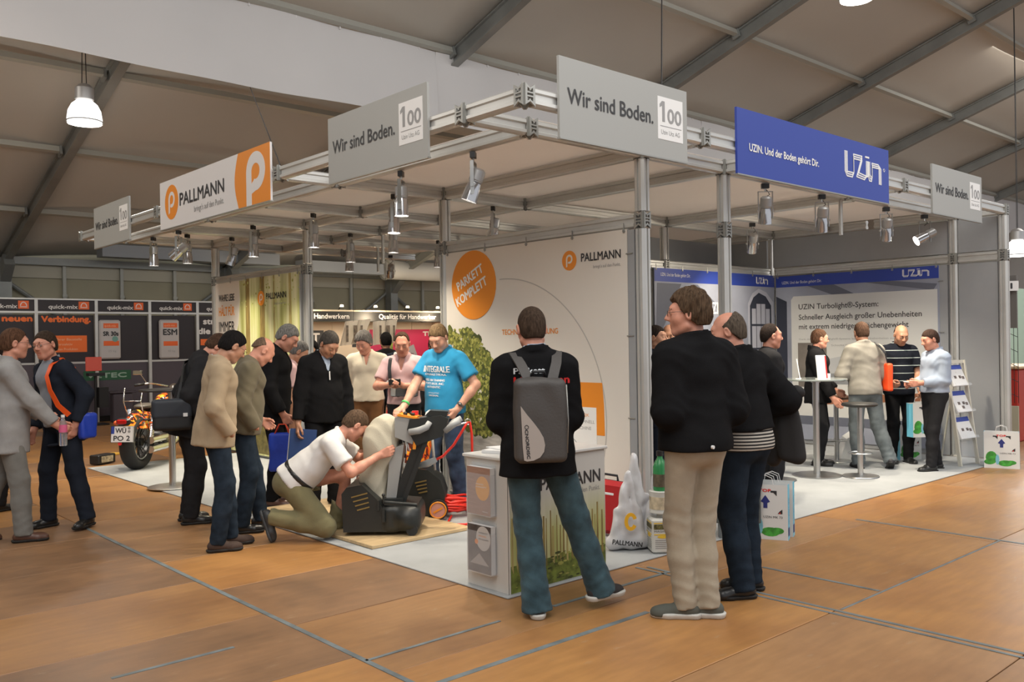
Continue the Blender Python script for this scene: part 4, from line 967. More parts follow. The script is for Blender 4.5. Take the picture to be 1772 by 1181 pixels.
p.poly(WP, 'information_panel', mat('info_panel_white', (.60, .60, .58), .5), .003)
for i, (s_, w_) in enumerate((('UZIN Turbolight®-System:', 1.17), ('Schneller Ausgleich großer Unebenheiten', 1.74), ('mit extrem niedrigem Flächengewicht', 1.57))): p.text(s_, .36, 1.86-.135*i-(.015 if i else 0), w_, .078, 'lettering', INK, .0045, bold=.002)
p.text('Dank des UZIN Turbolight®-Systems lassen sich Unebenheiten ausgleichen', .36, 1.42, 1.55, .026, 'small_lettering', INKG, .0045)
p.rect(.34, .75, .78, 1.38, 'photo_print', mat('print_brownroom', (.17, .15, .13), .6, var=.3, vscale=4), .0045)
DG = mat('print_slab', (.24, .25, .26), .6); DL = mat('print_slab_light', (.45, .46, .47), .6)
p.poly([(.8, 1.15), (1.55, 1.30), (1.80, 1.38), (2.02, 1.22), (2.02, 1.05), (1.3, .95), (.8, .95)], 'diagram_print', DL, .0045); p.poly([(.8, .95), (1.3, .95), (2.02, 1.05), (2.02, .90), (1.3, .80), (.8, .80)], 'diagram_print', DG, .005)
p.poly([(.6, .62), (2.2, .72), (2.2, .62), (.6, .50)], 'diagram_print', mat('print_redbrown', (.30, .12, .06), .6), .0045); p.text('Schicht für Schicht', .85, 1.33, .5, .026, 'small_lettering', INKG, .0045); p.rect(.26, .22, 2.29, .34, 'floor_print', LOFTM, .0045); p.done()
tag(MB().bx(11.565, 11.63, 4.60, 7.04, .02, 2.43).build('partition_wall', GREYW), 'grey partition wall backing the right blue banner', 'wall panel')
tag(MB().bx(11.58, 11.62, 4.015, 4.47, .02, 2.43).build('end_panel', GREYW), 'plain grey wall panel at the right front end of the stand', 'wall panel')
tag(MB().bx(11.58, 11.62, 4.015, 4.47, 2.57, 2.98).build('upper_panel', GREYW), 'small grey panel high between the two right front posts', 'wall panel')
tag(MB().bx(11.58, 11.62, 4.60, 7.08, 2.57, 2.98).build('upper_panel', GREYW), 'long grey panel above the right blue banner', 'wall panel')
tag(MB().bx(9.3, 11.55, 7.9, 7.94, 2.2, 2.98).build('upper_panel', GREYW), 'long grey panel behind the rear blue banner', 'wall panel')
tag(MB().bx(11.60, 11.64, 7.2, 8.6, 0, 2.98).build('side_panel', GREYW), 'grey side wall of the storage room behind the blue banners', 'wall panel')
tag(MB().bx(5.60, 5.64, 8.9, 9.0, .0, .1).build('cable_box', BLACKP), 'tiny black cable box on the carpet behind the opening', 'box') if False else None
# ------------------------------------------------------------------ stand spotlights
def spot(loc, label, aim=(0, 0), power=22, rz=0.7, big=False):
    x, y, z = loc; s = 1.0
    t = empty('spotlight', (x, y, z), rz, label, 'spotlight', 'spotlights under the stand frame')
    MB().bx(-.035, .035, -.02, .02, -.045, 0).build('clamp', BLACKP, t, world=False)
    b = MB(); b.cyl((0, 0, -.045), (0, 0, -.075), .009, n=8)
    for q in (-1, 1): b.box((q*.066, 0, -.20), (.005, .028, .25))
    b.box((0, 0, -.076), (.137, .028, .005)); b.cyl((-.08, 0, -.26), (-.062, 0, -.26), .012, n=10); b.cyl((.062, 0, -.26), (.08, 0, -.26), .012, n=10); b.build('yoke', STEEL, t, world=False)
    c_ = MB(); c_.tube([(0, .0, -.05), (.03, .02, -.07), (.045, .02, -.10), (.02, .03, -.115), (0, .0, -.13)], .004, 6); c_.build('power_cord', BLACKP, t, world=False, smooth=True)
    R = Matrix.Rotation(aim[0], 3, 'X') @ Matrix.Rotation(aim[1], 3, 'Y'); piv = Vector((0, 0, -.26)); 
    def off(mb): mb.v = [piv+R@(v-piv) for v in mb.v]; return mb
    off(MB().lathe([(.0, .14), (.035, .14), (.052, .125), (.054, .05), (.05, .045), (.05, .035)], piv, 18)).build('gear_housing', mat('spot_grey', (.42, .42, .42), .35, .6), t, world=False, smooth='auto')
    sh = MB().lathe([(.035, .04), (.048, .03), (.058, -.02), (.062, -.10), (.064, -.115), (.060, -.115), (.054, -.02), (.035, .03)], piv, 22)
    off(sh).build('reflector', mat('spot_glass', (.6, .6, .62), .12, .85), t, world=False, smooth='auto')
    off(MB().lathe([(0, -.095), (.057, -.095), (.057, -.105), (0, -.105)], piv, 20)).build('lens', mat('spot_lens', (1, 1, 1), .3, emit=(1, .93, .80), estr=14), t, world=False)
    l = bpy.data.lights.new('spot', 'SPOT'); l.energy = power*4.2; l.spot_size = math.radians(115); l.spot_blend = .8; l.color = (1, .88, .70); l.shadow_soft_size = .05
    o = bpy.data.objects.new('spot_light', l); COL.objects.link(o); M = Matrix.Translation((x, y, z))@Matrix.Rotation(rz, 4, 'Z')
    o.matrix_world = M@Matrix.Translation(piv)@R.to_4x4()@Matrix.Translation((0, 0, -.125))
SPZ = 2.985
for loc, lab, aim, pw in [
    ((4.27, 5.15, SPZ), 'large silver spotlight hanging close behind the frame corner', (.35, 0), 30), ((4.27, 6.1, SPZ), 'spotlight with yoke hanging below the grey left sign', (0, 0), 26),
    ((4.88, 7.1, SPZ), 'second spotlight in the row below the grey left sign', (.0, .05), 26), ((5.93, 8.65, SPZ), 'third spotlight in the row below the grey left sign', (0, 0), 22), ((4.88, 8.65, SPZ-.0), 'spotlight hanging left of the row in front of the canopy', (0, 0), 30),
    ((6.15, 9.95, SPZ), 'upper spotlight of the pair left of the middle post', (0, 0), 22), ((6.9, 11.2, SPZ), 'lowest looking small spotlight left of the middle post', (0, 0), 16), ((4.80, 9.95, SPZ), 'spotlight right of the white and orange sign', (0, 0), 26),
    ((5.1, 11.2, SPZ), 'glaring spotlight above the forest banner', (.3, 0), 30), ((4.27, 11.75, SPZ), 'leftmost spotlight of the whole stand', (0, 0), 24), ((4.50, 11.2, SPZ), 'spotlight next to the leftmost one under the white sign', (0, 0), 24),
    ((4.27, 10.9, SPZ), 'strongly tilted spotlight under the white sign', (.9, 0), 16), ((8.2, 12.05, SPZ), 'small spotlight in front of the dark tent column', (.8, 0), 45), ((7.58, 9.95, SPZ), 'spotlight close to the left of the middle banner post', (0, 0), 18),
    ((6.15, 7.1, SPZ), 'spotlight above the orange circle, lower half hidden by the banner beam', (.2, 0), 28), ((7.29, 4.53, SPZ), 'left one of three spotlights below the blue sign', (.28, 0), 44), ((8.33, 4.53, SPZ), 'middle one of three spotlights below the blue sign', (.34, 0), 50),
    ((9.75, 4.53, SPZ), 'right one of three spotlights below the blue sign', (.34, 0), 50), ((10.75, 4.53, SPZ), 'sideways tilted dark spotlight at the right end of the fascia', (-.1, 1.1), 30), ((9.67, 6.2, SPZ), 'spotlight above the rear blue banner behind the front posts', (.6, 0), 26)]:
    spot(loc, lab, aim, pw, rz=-.5 if 'tent column' in lab else -.78 if 'blue sign' in lab or 'sideways' in lab or 'front posts' in lab else .7)
ORD = ['first', 'second', 'third', 'fourth', 'fifth', 'sixth', 'seventh', 'eighth', 'ninth', 'tenth', 'eleventh', 'twelfth', 'thirteenth', 'fourteenth']
# ------------------------------------------------------------------ counter with leaflet holders
t = empty('promotion_counter', (3.54, 3.99, .012), 0, 'white promotion counter with forest print front at the stand corner', 'counter')
CW = mat('counter_white', (.58, .57, .54), .5)
b = MB().bx(3.545, 3.575, 3.995, 4.39, .012, .82); b.bx(3.575, 4.40, 4.36, 4.39, .012, .82); b.bx(4.375, 4.405, 3.995, 4.36, .012, .82); b.build('carcass', CW, t)
MB().bbox((3.975, 4.19, .83), (.90, .44, .02), .004).build('counter_top', mat('counter_top', (.62, .62, .60), .35), t)
MB().bx(3.545, 4.405, 3.985, 4.0, .012, .82).build('front_panel', CW, t)
MB().bx(3.56, 4.39, 4.0, 4.37, .012, .05).build('plinth', CW, t)
p = Pr((3.545, 3.985, .012), (1, 0, 0), (0, 0, 1), t)
GR = mat('print_glow', (.50, .51, .38), .6, var=.3, vscale=3, stretch=(8, 1, 1)); p.rect(.005, .005, .855, .60, 'forest_print', forest_mat('print_forest_counter', 0, (.33, .60)), .001)
p.rect(.005, .005, .855, .17, 'forest_floor_print', mat('print_moss', (.14, .18, .03), .6, var=.6, vscale=22), .0016)
rq = random.Random(11)
for i in range(26): 
    a = .02+.83*(i+rq.uniform(-.3, .3))/26; w_ = rq.uniform(.008, .024); h_ = rq.uniform(.36, .47)
    p.poly([(max(.006, a-w_/2), .12+rq.uniform(0, .08)), (min(.854, a+w_/2), .12), (min(.854, a+w_*.3), h_), (max(.006, a-w_*.3), h_)], 'tree_stem_print', rq.choice([TRUNK, TRUNK, TRUNKL]), .002)
for _ in range(90):
    a, b_ = rq.uniform(.02, .84), rq.uniform(.01, .19); r_ = rq.uniform(.006, .02); p.poly([(a+r_*1.5*math.cos(k), b_+r_*.5*math.sin(k)) for k in (0, 1.2, 2.5, 3.8, 5)], 'leaf_print', rq.choice(LEAF), .0022)
swoosh_p(p, .12, .66, .085, ORANGE, CW, .002); p.text('PALLMANN', .26, .60, .55, .085, 'lettering', INK, .002, bold=.004); p.text("bringt's auf den Punkt.", .42, .545, .39, .034, 'tag_line', INKG, .002); p.done()
ACR = mat('clear_acrylic', (.80, .82, .85), .08, alpha=.16)
def leaflet_holder(z0, label, covers):
    t = empty('leaflet_holder', (3.545, 4.22, z0), 0, label, 'leaflet holder', 'acrylic leaflet holders on the counter side')
    b = MB(); y0, y1 = 4.10, 4.335; b.bx(3.538, 3.544, y0, y1, z0, z0+.32); b.bx(3.494, 3.497, y0, y1, z0, z0+.26); b.bx(3.497, 3.538, y0, y0+.003, z0, z0+.26); b.bx(3.497, 3.538, y1-.003, y1, z0, z0+.26); b.bx(3.497, 3.538, y0, y1, z0, z0+.004); b.build('holder', ACR, t)
    q = empty('brochure_pile', (3.515, 4.22, z0+.006), 0, covers[0], 'brochures', 'brochures in the acrylic holders')
    MB().bx(3.499, 3.535, y0+.006, y1-.006, z0+.006, z0+.30).build('pages', PAPER, q)
    p = Pr((3.499, y1-.006, z0+.006), (0, -1, 0), (0, 0, 1), q); covers[1](p); p.done()
def cov1(p):
    p.rect(0, 0, .223, .294, 'cover', mat('cover_brown', (.33, .20, .15), .5, var=.15, vscale=8, stretch=(1, 1, 10)), .0008); p.disc(.150, .165, .066, 'disc', mat('cover_yellow', (.75, .36, .02), .5), .0012, ry=.075); p.text('MAGAZIN', .09, .185, .07, .010, 'lettering', PWHITE, .0022); p.text('PARKETT', .09, .168, .10, .010, 'lettering', PWHITE, .0022); p.text('Pallmann', .15, .02, .05, .008, 'lettering', PWHITE, .0022)
def cov2(p):
    p.rect(0, 0, .223, .294, 'cover', mat('cover_dark', (.09, .08, .08), .4, var=.6, vscale=9), .0008); p.poly([(.02, .05), (.11, .12), (.20, .05)], 'path_print', mat('cover_light', (.35, .33, .32), .5), .001)
    p.disc(.150, .215, .068, 'disc', mat('cover_grey', (.52, .50, .48), .5), .0012, ry=.076); p.disc(.085, .19, .016, 'dot', ORANGE, .0016)
    for i, w_ in enumerate((.085, .07, .09)): p.text(('PARKETT', 'PFLEGE', 'PROGRAMM')[i], .11, .245-.02*i, w_, .009, 'lettering', INK if i != 1 else ORANGE, .0022)
leaflet_holder(.47, 'upper clear leaflet holder on the counter side', ('brown brochures with a yellow disc in the upper holder', cov1)); leaflet_holder(.11, 'lower clear leaflet holder on the counter side', ('dark brochures with a pale round disc in the lower holder', cov2))
o = MB().box((3.75, 4.2, .850), (.21, .297, .018), Matrix.Rotation(.3, 3, 'Z')).box((3.78, 4.22, .862), (.21, .297, .006), Matrix.Rotation(-.2, 3, 'Z')).build('paper_pile', PAPER); tag(o, 'loose pile of papers on the left of the white counter top', 'papers')
# ------------------------------------------------------------------ bags and boxes on the floor
def paper_bag(loc, rz, label, w_=.33, h_=.42, d=.12, grp='printed paper carrier bags'):
    t = empty('paper_bag', loc, rz, label, 'bag', grp); CY = mat('bag_cyan', (.16, .52, .70), .5)
    x, y, z = w_/2, d/2, h_
    b = MB(); b.add([(-x, -y, 0), (x, -y, 0), (x, -y, z), (-x, -y, z)], [(0, 1, 2, 3)]); b.add([(-x, y, 0), (x, y, 0), (x, y, z), (-x, y, z)], [(0, 3, 2, 1)])
    b.add([(-x, -y, 0), (-x, y, 0), (x, y, 0), (x, -y, 0)], [(0, 1, 2, 3)]); b.cm = 1
    for s in (-1, 1): b.add([(s*x, -y, 0), (s*x, y, 0), (s*x, y, z), (s*x*.93, 0, z*.97), (s*x, -y, z), (s*x*.97, 0, .08)], [(0, 5, 3, 4), (5, 1, 2, 3), (0, 1, 5)])
    o = b.build('sack', [mat('bag_white', (.66, .67, .66), .45), CY], t, world=False); m = o.modifiers.new('s', 'SOLIDIFY'); m.thickness = .002; m.offset = 0
    c_ = MB()
    for s in (-1, 1): c_.tube([(-.06, s*y, z), (-.05, s*y*.9, z+.05), (0, s*y*.8, z+.07), (.05, s*y*.9, z+.05), (.06, s*y, z)], .003, 5)
    c_.build('handle', PAPER, t, world=False)
    M = Matrix.Translation(loc)@Matrix.Rotation(rz, 4, 'Z')
    p = Pr(M@Vector((-x, -y-.001, 0)), M.to_3x3()@Vector((1, 0, 0)), (0, 0, 1), t)
    GRN = mat('print_green', (.05, .30, .04), .5, var=.5, vscale=20); k = w_/.33
    for a, c__, r_, e in ((.07, .12, .055, .075), (.05, .07, .05, .03), (.20, .06, .07, .035), (.25, .07, .05, .025)): p.disc(a*k, c__, r_*k, 'leaf_picture', GRN, .0012, 14, ry=e)
    p.disc(.125*k, .10, .02, 'drop_picture', mat('print_aqua', (.20, .50, .62), .4), .0018, 10, ry=.06)
    p.text('TOP', .115*k, h_-.055, .09*k, .022, 'lettering', RED, .002, bold=.003)
    for a in (.085, .205): p.poly([(a*k, h_-.045), ((a+.045)*k, h_-.045), ((a+.045)*k, h_-.085), ((a+.02)*k, h_-.06), (a*k, h_-.06)], 'corner_mark', INK, .0015)
    p.poly([(.255*k, .20), (.29*k, .20), (.29*k, .235), (.27*k, .22)], 'corner_mark', INK, .0015); p.poly([(.262*k, .20), (.275*k, .20), (.275*k, .215)], 'red_mark', RED, .0018)
    p.poly([(.15*k, .24), (.18*k, .24), (.18*k, .28), (.20*k, .29), (.165*k, .34), (.13*k, .29), (.15*k, .28)], 'arrow_mark', mat('print_navy', (.02, .03, .18), .5), .0018)
    p.text('UZIN MK 73', .15*k, .165, .14*k, .018, 'lettering_dark', INK, .002); p.done()
    p = Pr(M@Vector((x+.001, -y, 0)), M.to_3x3()@Vector((0, 1, 0)), (0, 0, 1), t)
    vs_, fs_ = text_geo('NATURALLY NEW'); NV = mat('print_navy', (.02, .03, .18), .5)
    p.text('NATURALLY NEW', d*.66, .12, .20, .045, 'side_lettering', NV, .002, rot=90); p.rect(d*.2, .03, d*.8, .09, 'side_mark', NV, .0015); p.done()
    return t
def vdir(x, y): return math.atan2(y, x)
paper_bag((6.00, 3.76, 0), -1.15, 'front one of two white and cyan paper bags behind the striped shirt man', d=.10); paper_bag((6.14, 3.80, 0), -1.15, 'rear one of two white and cyan paper bags behind the striped shirt man', d=.10)
paper_bag((11.00, 3.80, 0), -1.25, 'paper bag standing alone at the far right beside the brochure rack', w_=.36)
paper_bag((10.93, 4.86, .012), -.5, 'paper bag standing on the carpet between two men at the right', w_=.30, d=.14)
# plastic carrier bags leaning on the post
BAGM = mat('thin_plastic', (.72, .72, .74), .25, trans=.15, bump=.5, bscale=14)
def plastic_bag(c, sc, label, rz, seed, print_=False):
    t = empty('plastic_bag', (c[0], c[1], .012), rz, label, 'bag', 'white plastic carrier bags')
    def cr(P, d):
        q = P*30+seed; return d+.006*np.sin(q[:, 0]*1.3+2*np.sin(q[:, 2]*.5+seed))*np.sin(q[:, 2]*.8+q[:, 1]*1.5)+.006*np.sin(q[:, 0]*2.3+q[:, 2]*.35+seed)*np.clip(P[:, 2]*3, .3, 1.3)
    w_, h_ = .17*sc, .40*sc
    n = U(.03, RC((-w_*.72, 0, .05), (w_*.72, 0, .05), .045, sy=1), RC((-w_*.5, 0, .08), (-w_*.42, .0, h_*.72), .055, .03, 1), RC((w_*.5, 0, .08), (w_*.42, .0, h_*.72), .055, .03, 1), RC((0, 0, .09), (0, 0, h_*.75), .075, .045, 1.3),
          RC((-w_*.35, 0, h_*.70), (-w_*.06, .0, h_*1.32), .028, .016), RC((w_*.35, 0, h_*.70), (w_*.06, .0, h_*1.32), .028, .016), RC((-.02, 0, h_*.8), (0, 0, h_*1.38), .030, .022))
    sdf_obj('sack', CUT(FN(n, cr, .012), (0, 0, .002), (0, 0, -1)), .009, BAGM, t)
    if print_:
        M = Matrix.Translation(t.location)@Matrix.Rotation(rz, 4, 'Z'); p = Pr(M@Vector((-.15, -.082, 0)), M.to_3x3()@Vector((1, 0, 0)), (0, 0, 1), t)
        p.text('PALLMANN', .01, .065, .22, .035, 'lettering', INK, .004, rot=-8, bold=.003); YL = mat('print_amber', (.80, .42, .02), .5); p.arc(.15, .22, .034, .026, 20, 330, 'badge', YL, .004, 24, ry=.052); p.done()
VR = math.radians(-42+7)
plastic_bag((4.93, 4.24), 1.0, 'front white plastic bag with an amber badge leaning by the post', VR, 1., True); plastic_bag((5.06, 4.28), 1.22, 'taller crumpled white plastic bag with its handles pulled up', VR+.2, 3.1); plastic_bag((5.16, 4.16), .92, 'right one of three white plastic bags, plain and slumped', VR+.5, 5.3)
t = empty('tool_case', (5.24, 4.69, .012), 0, 'red hard case standing upright against the banner wall', 'case'); R = Matrix.Rotation(math.radians(-60), 3, 'Z')@Matrix.Rotation(.12, 3, 'Y')
MB().bbox((5.18, 4.66, .24), (.30, .10, .42), .035, R).build('shell', mat('case_red', (.42, .012, .015), .4), t, smooth='auto'); MB().bbox((5.18, 4.66, .24), (.305, .012, .425), .005, R).build('seam', BLACKP, t)
MB().tube([Vector((5.18, 4.66, .24))+R@Vector(q) for q in ((-.06, 0, .21), (-.05, 0, .25), (.05, 0, .25), (.06, 0, .21))], .010, 8).build('handle', BLACKP, t); MB().bbox((5.18, 4.66, .35), (.12, .104, .02), .003, R).build('label_strip', PAPER, t)
o = MB().bbox((5.33, 4.50, .09), (.16, .10, .16), .02, Matrix.Rotation(-.6, 3, 'Z')).bbox((5.33, 4.50, .18), (.12, .08, .02), .008, Matrix.Rotation(-.6, 3, 'Z')).build('dark_bag', mat('dark_fabric', (.03, .04, .04), .8, bump=.3)); tag(o, 'small dark bag on the carpet between red case and post', 'bag')
# canisters and tins
def canister(x, y, z, label, grn=False):
    t = empty('canister', (x, y, z), -.65, label, 'canister', 'product canisters at the stand corner'); CB = mat('canister_white', (.60, .60, .56), .4)
    MB().bbox((0, 0, .125), (.17, .17, .25), .015).build('body', CB, t, world=False, smooth='auto')
    M = Matrix.Translation((x, y, z))@Matrix.Rotation(-.65, 4, 'Z')
    for O, xd in ((Vector((-.083, -.086, 0)), Vector((1, 0, 0))), (Vector((-.086, .083, 0)), Vector((0, -1, 0)))):
        p = Pr(M@O, M.to_3x3()@xd, (0, 0, 1), t); YL = mat('print_yellow', (.75, .50, .04), .5)
        p.rect(.01, .215, .155, .222, 'band', YL, .001); p.rect(.01, .175, .155, .21, 'picture', mat('print_mix', (.10, .09, .03), .5, var=.9, vscale=60), .001); p.text('MAGIC OIL', .012, .155, .14, .014, 'lettering', INK, .002); p.rect(.01, .135, .155, .142, 'band', YL, .001); p.disc(.08, .122, .045, 'arc_print', YL, .001, 14, ry=.012)
        for k in range(5): p.rect(.02, .04+.014*k, .145, .044+.014*k, 'small_print', INKG, .001)
        p.done()
    MB().lathe([(.03, .25), (.03, .275), (.022, .28), (0, .28)], (.0, .0, 0), 14).build('cap', mat('cap_green', (.02, .20, .06), .4) if grn else CB, t, world=False, smooth='auto')
canister(5.06, 4.04, .012, 'square white canister at the bottom of the small stack'); 
t = empty('paint_tin', (5.06, 4.04, .293), 0, 'white round tin with yellow label standing on the canister', 'tin')
MB().lathe([(0, 0), (.08, 0), (.082, .006), (.08, .012), (.08, .15), (.082, .156), (.075, .160), (0, .158)], (5.06, 4.04, .293), 24).build('body', mat('canister_white', (.6, .6, .56), .4), t, smooth='auto'); MB().lathe([(.0805, .03), (.0812, .03), (.0812, .12), (.0805, .12)], (5.06, 4.04, .293), 24).build('label_band', mat('label_tan', (.55, .47, .33), .5, var=.4, vscale=20), t, smooth='auto')
t = empty('bottle', (5.06, 4.04, .453), 0, 'green bottle with a dark cap on top of the tin', 'bottle')
MB().lathe([(0, 0), (.05, 0), (.052, .01), (.052, .17), (.035, .21), (.02, .235), (.02, .25)], (5.06, 4.04, .453), 18).build('body', mat('bottle_green', (.03, .22, .07), .25), t, smooth='auto'); MB().lathe([(.024, .25), (.024, .285), (0, .285)], (5.06, 4.04, .453), 14).build('cap', BLACKP, t, smooth='auto'); MB().lathe([(.0525, .03), (.0532, .03), (.0532, .12), (.0525, .12)], (5.06, 4.04, .453), 18).build('label_band', mat('label_dark', (.10, .08, .05), .5, var=.5, vscale=30), t, smooth='auto')
# dark pavement sign
t = empty('display_stand', (5.75, 3.92, 0), 0, 'dark grey information board with white writing between the two front men', 'board'); R = Matrix.Rotation(math.radians(-48), 3, 'Z'); DGR = mat('board_dark', (.075, .09, .09), .5)
M = Matrix.Translation((5.75, 3.92, 0))@Matrix.Rotation(math.radians(-48), 4, 'Z'); MB().bbox((5.75, 3.92, .52), (.46, .03, .78), .006, R).build('board', DGR, t); MB().bbox((5.78, 3.95, .08), (.16, .10, .16), .01, R).build('foot', mat('foot_grey', (.14, .16, .17), .5), t)
p = Pr(M@Vector((-.23, -.0155, .13)), M.to_3x3()@Vector((1, 0, 0)), (0, 0, 1), t)
for i, (s_, w_) in enumerate((('Stand J1', .22), ('Halle 3 innerhalb', .30), ('für Sie: alle weiteren', .34), ('Informationen', .26))): p.text(s_, .06, .60-.085*i, w_, .032, 'lettering', PWHITE, .001, bold=.002)
for i in range(7): p.rect(.08+.045*i, .20, .10+.045*i, .27+.01*(i % 3), 'picture', mat('board_pic', (.30, .34, .33), .5), .001)
p.rect(.03, .285, .43, .29, 'rule', mat('board_pic', (.3, .34, .33), .5), .001); p.arc(.33, .075, .03, .007, 0, 360, 'seal', PWHITE, .001, 20); p.arc(.33, .075, .045, .005, 30, 150, 'seal', PWHITE, .001, 12); p.arc(.33, .075, .045, .005, 210, 330, 'seal', PWHITE, .001, 12); p.text('Partner', .10, .07, .12, .016, 'lettering', PWHITE, .001); p.done()
o = MB()
for i in range(9):
    a = i*.7; o.tube([(5.98, 4.10, .36), (5.98+.08*math.cos(a), 4.10+.08*math.sin(a), .42+.01*i), (5.98+.15*math.cos(a), 4.10+.15*math.sin(a), .40+.005*i)], [.006, .008, .002], 5)
# ------------------------------------------------------------------ tables and stools
GLASS = mat('table_glass', (.55, .62, .60), .05, trans=.6)
def high_table(x, y, label, h=1.08, r=.33, top=GLASS):
    t = empty('high_table', (x, y, .012), 0, label, 'table', 'round high tables on the stand')
    MB().lathe([(0, 0), (.255, 0), (.262, .004), (.262, .010), (.24, .016), (.05, .022), (0, .022)], (x, y, .012), 36).build('base', STEEL, t, smooth='auto')
    MB().lathe([(.036, .02), (.036, h-.05), (.05, h-.05), (.05, h-.04), (0, h-.04)], (x, y, .012), 20).build('pole', STEEL, t, smooth='auto')
    MB().lathe([(0, h-.035), (.12, h-.035), (.12, h-.028), (0, h-.028)], (x, y, .012), 24).build('mounting_plate', ALUD, t, smooth='auto')
    MB().lathe([(0, h-.028), (r, h-.028), (r+.004, h-.02), (r+.004, h-.014), (r, h-.008), (0, h-.008)], (x, y, .012), 40).build('table_top', top, t, smooth='auto')
def bar_stool(x, y, label, h=.80, seatm=None):
    t = empty('bar_stool', (x, y, .012), 0, label, 'stool', 'round bar stools on the stand')
    MB().lathe([(0, 0), (.19, 0), (.195, .005), (.19, .012), (.05, .02), (0, .02)], (x, y, .012), 32).build('base', STEEL, t, smooth='auto')
    MB().cyl((x, y, .03), (x, y, h-.03), .030, n=18).build('pole', STEEL, t, smooth='auto')
    MB().torus((x, y, .27), .12, .008, (0, 0, 1), 28, 6).cyl((x, y, .27), (x+.12, y, .27), .006, n=6).cyl((x, y, .27), (x-.12, y, .27), .006, n=6).build('foot_ring', STEEL, t, smooth='auto')
    MB().lathe([(0, h-.04), (.14, h-.04), (.185, h-.025), (.19, h-.01), (.175, h+.004), (0, h+.006)], (x, y, .012), 32).build('seat', seatm or mat('seat_black', (.02, .02, .02), .4), t, smooth='auto')
high_table(9.02, 5.01, 'round glass topped high table in front of the men at the right'); bar_stool(9.26, 4.63, 'bar stool beside the glass topped table, nearest the carpet edge'); bar_stool(10.2, 5.40, 'bar stool with brown seat behind the glass topped table', seatm=mat('seat_brown', (.16, .06, .02), .5))
bar_stool(8.45, 5.15, 'bar stool partly hidden behind the man with the striped shirt'); high_table(6.12, 5.04, 'high table directly behind the front right post', top=mat('table_white', (.62, .6, .58), .4)); high_table(3.68, 9.66, 'slim metal high table beside the motorcycle', top=mat('table_dark', (.03, .03, .03), .3)); high_table(6.05, 8.75, 'dark topped high table behind the cream shirt man', top=mat('table_dark', (.03, .03, .03), .3))
def zt(h=1.08): return .012+h-.008
def card(loc, rz, w_, h_, label, m=PAPER, accent=None, lean=-.15):
    t = empty('info_card', loc, rz, label, 'card', 'upright cards on the tables'); MB().bbox((0, 0, h_/2), (w_, .012, h_), .003, Matrix.Rotation(lean, 3, 'X')).build('card', m, t, world=False); MB().bx(-w_/2, w_/2, -.03, .03, 0, .006).build('card_foot', m, t, world=False)
    if accent: MB().box((w_*.42, -.007, h_/2), (w_*.12, .003, h_*.95), Matrix.Rotation(lean, 3, 'X')).build('red_edge', accent, t, world=False)
card((8.95, 4.90, zt()), math.radians(-30), .12, .26, 'white upright card with a red edge on the glass table', accent=RED); card((8.90, 5.15, zt()), math.radians(30), .11, .22, 'smaller white card on the left of the glass table')
card((6.0, 8.6, zt()), math.radians(-40), .21, .30, 'printed white sheet holder in front of the suit and tie man')
card((5.90, 8.85, zt()), math.radians(-45), .34, .26, 'wide pale cream display card on the dark high table')
o = MB(); o.lathe([(0, 0), (.026, 0), (.028, .05), (.026, .05), (.024, .004), (0, .004)], (9.18, 4.95, zt()), 14); tag(o.build('cup', PWHITE, smooth='auto'), 'small white cup standing on the glass table', 'cup')
t = empty('coffee_cup', (6.0, 4.93, zt()), 0, 'white coffee cup with saucer on the table behind the post', 'cup'); MB().lathe([(0, 0), (.03, 0), (.04, .06), (.037, .06), (.028, .005), (0, .005)], (6.0, 4.93, zt()+.008), 16).build('cup', PWHITE, t, smooth='auto'); MB().lathe([(0, 0), (.05, .0), (.07, .008), (.05, .005), (0, .005)], (6.0, 4.93, zt()), 18).build('saucer', PWHITE, t, smooth='auto')
o = MB().box((6.22, 4.93, zt()+.008), (.21, .15, .014), Matrix.Rotation(.5, 3, 'Z')).box((6.20, 4.95, zt()+.019), (.2, .14, .006), Matrix.Rotation(.2, 3, 'Z')).build('paper_pile', PAPER); tag(o, 'stack of papers on the table behind the front right post', 'papers')
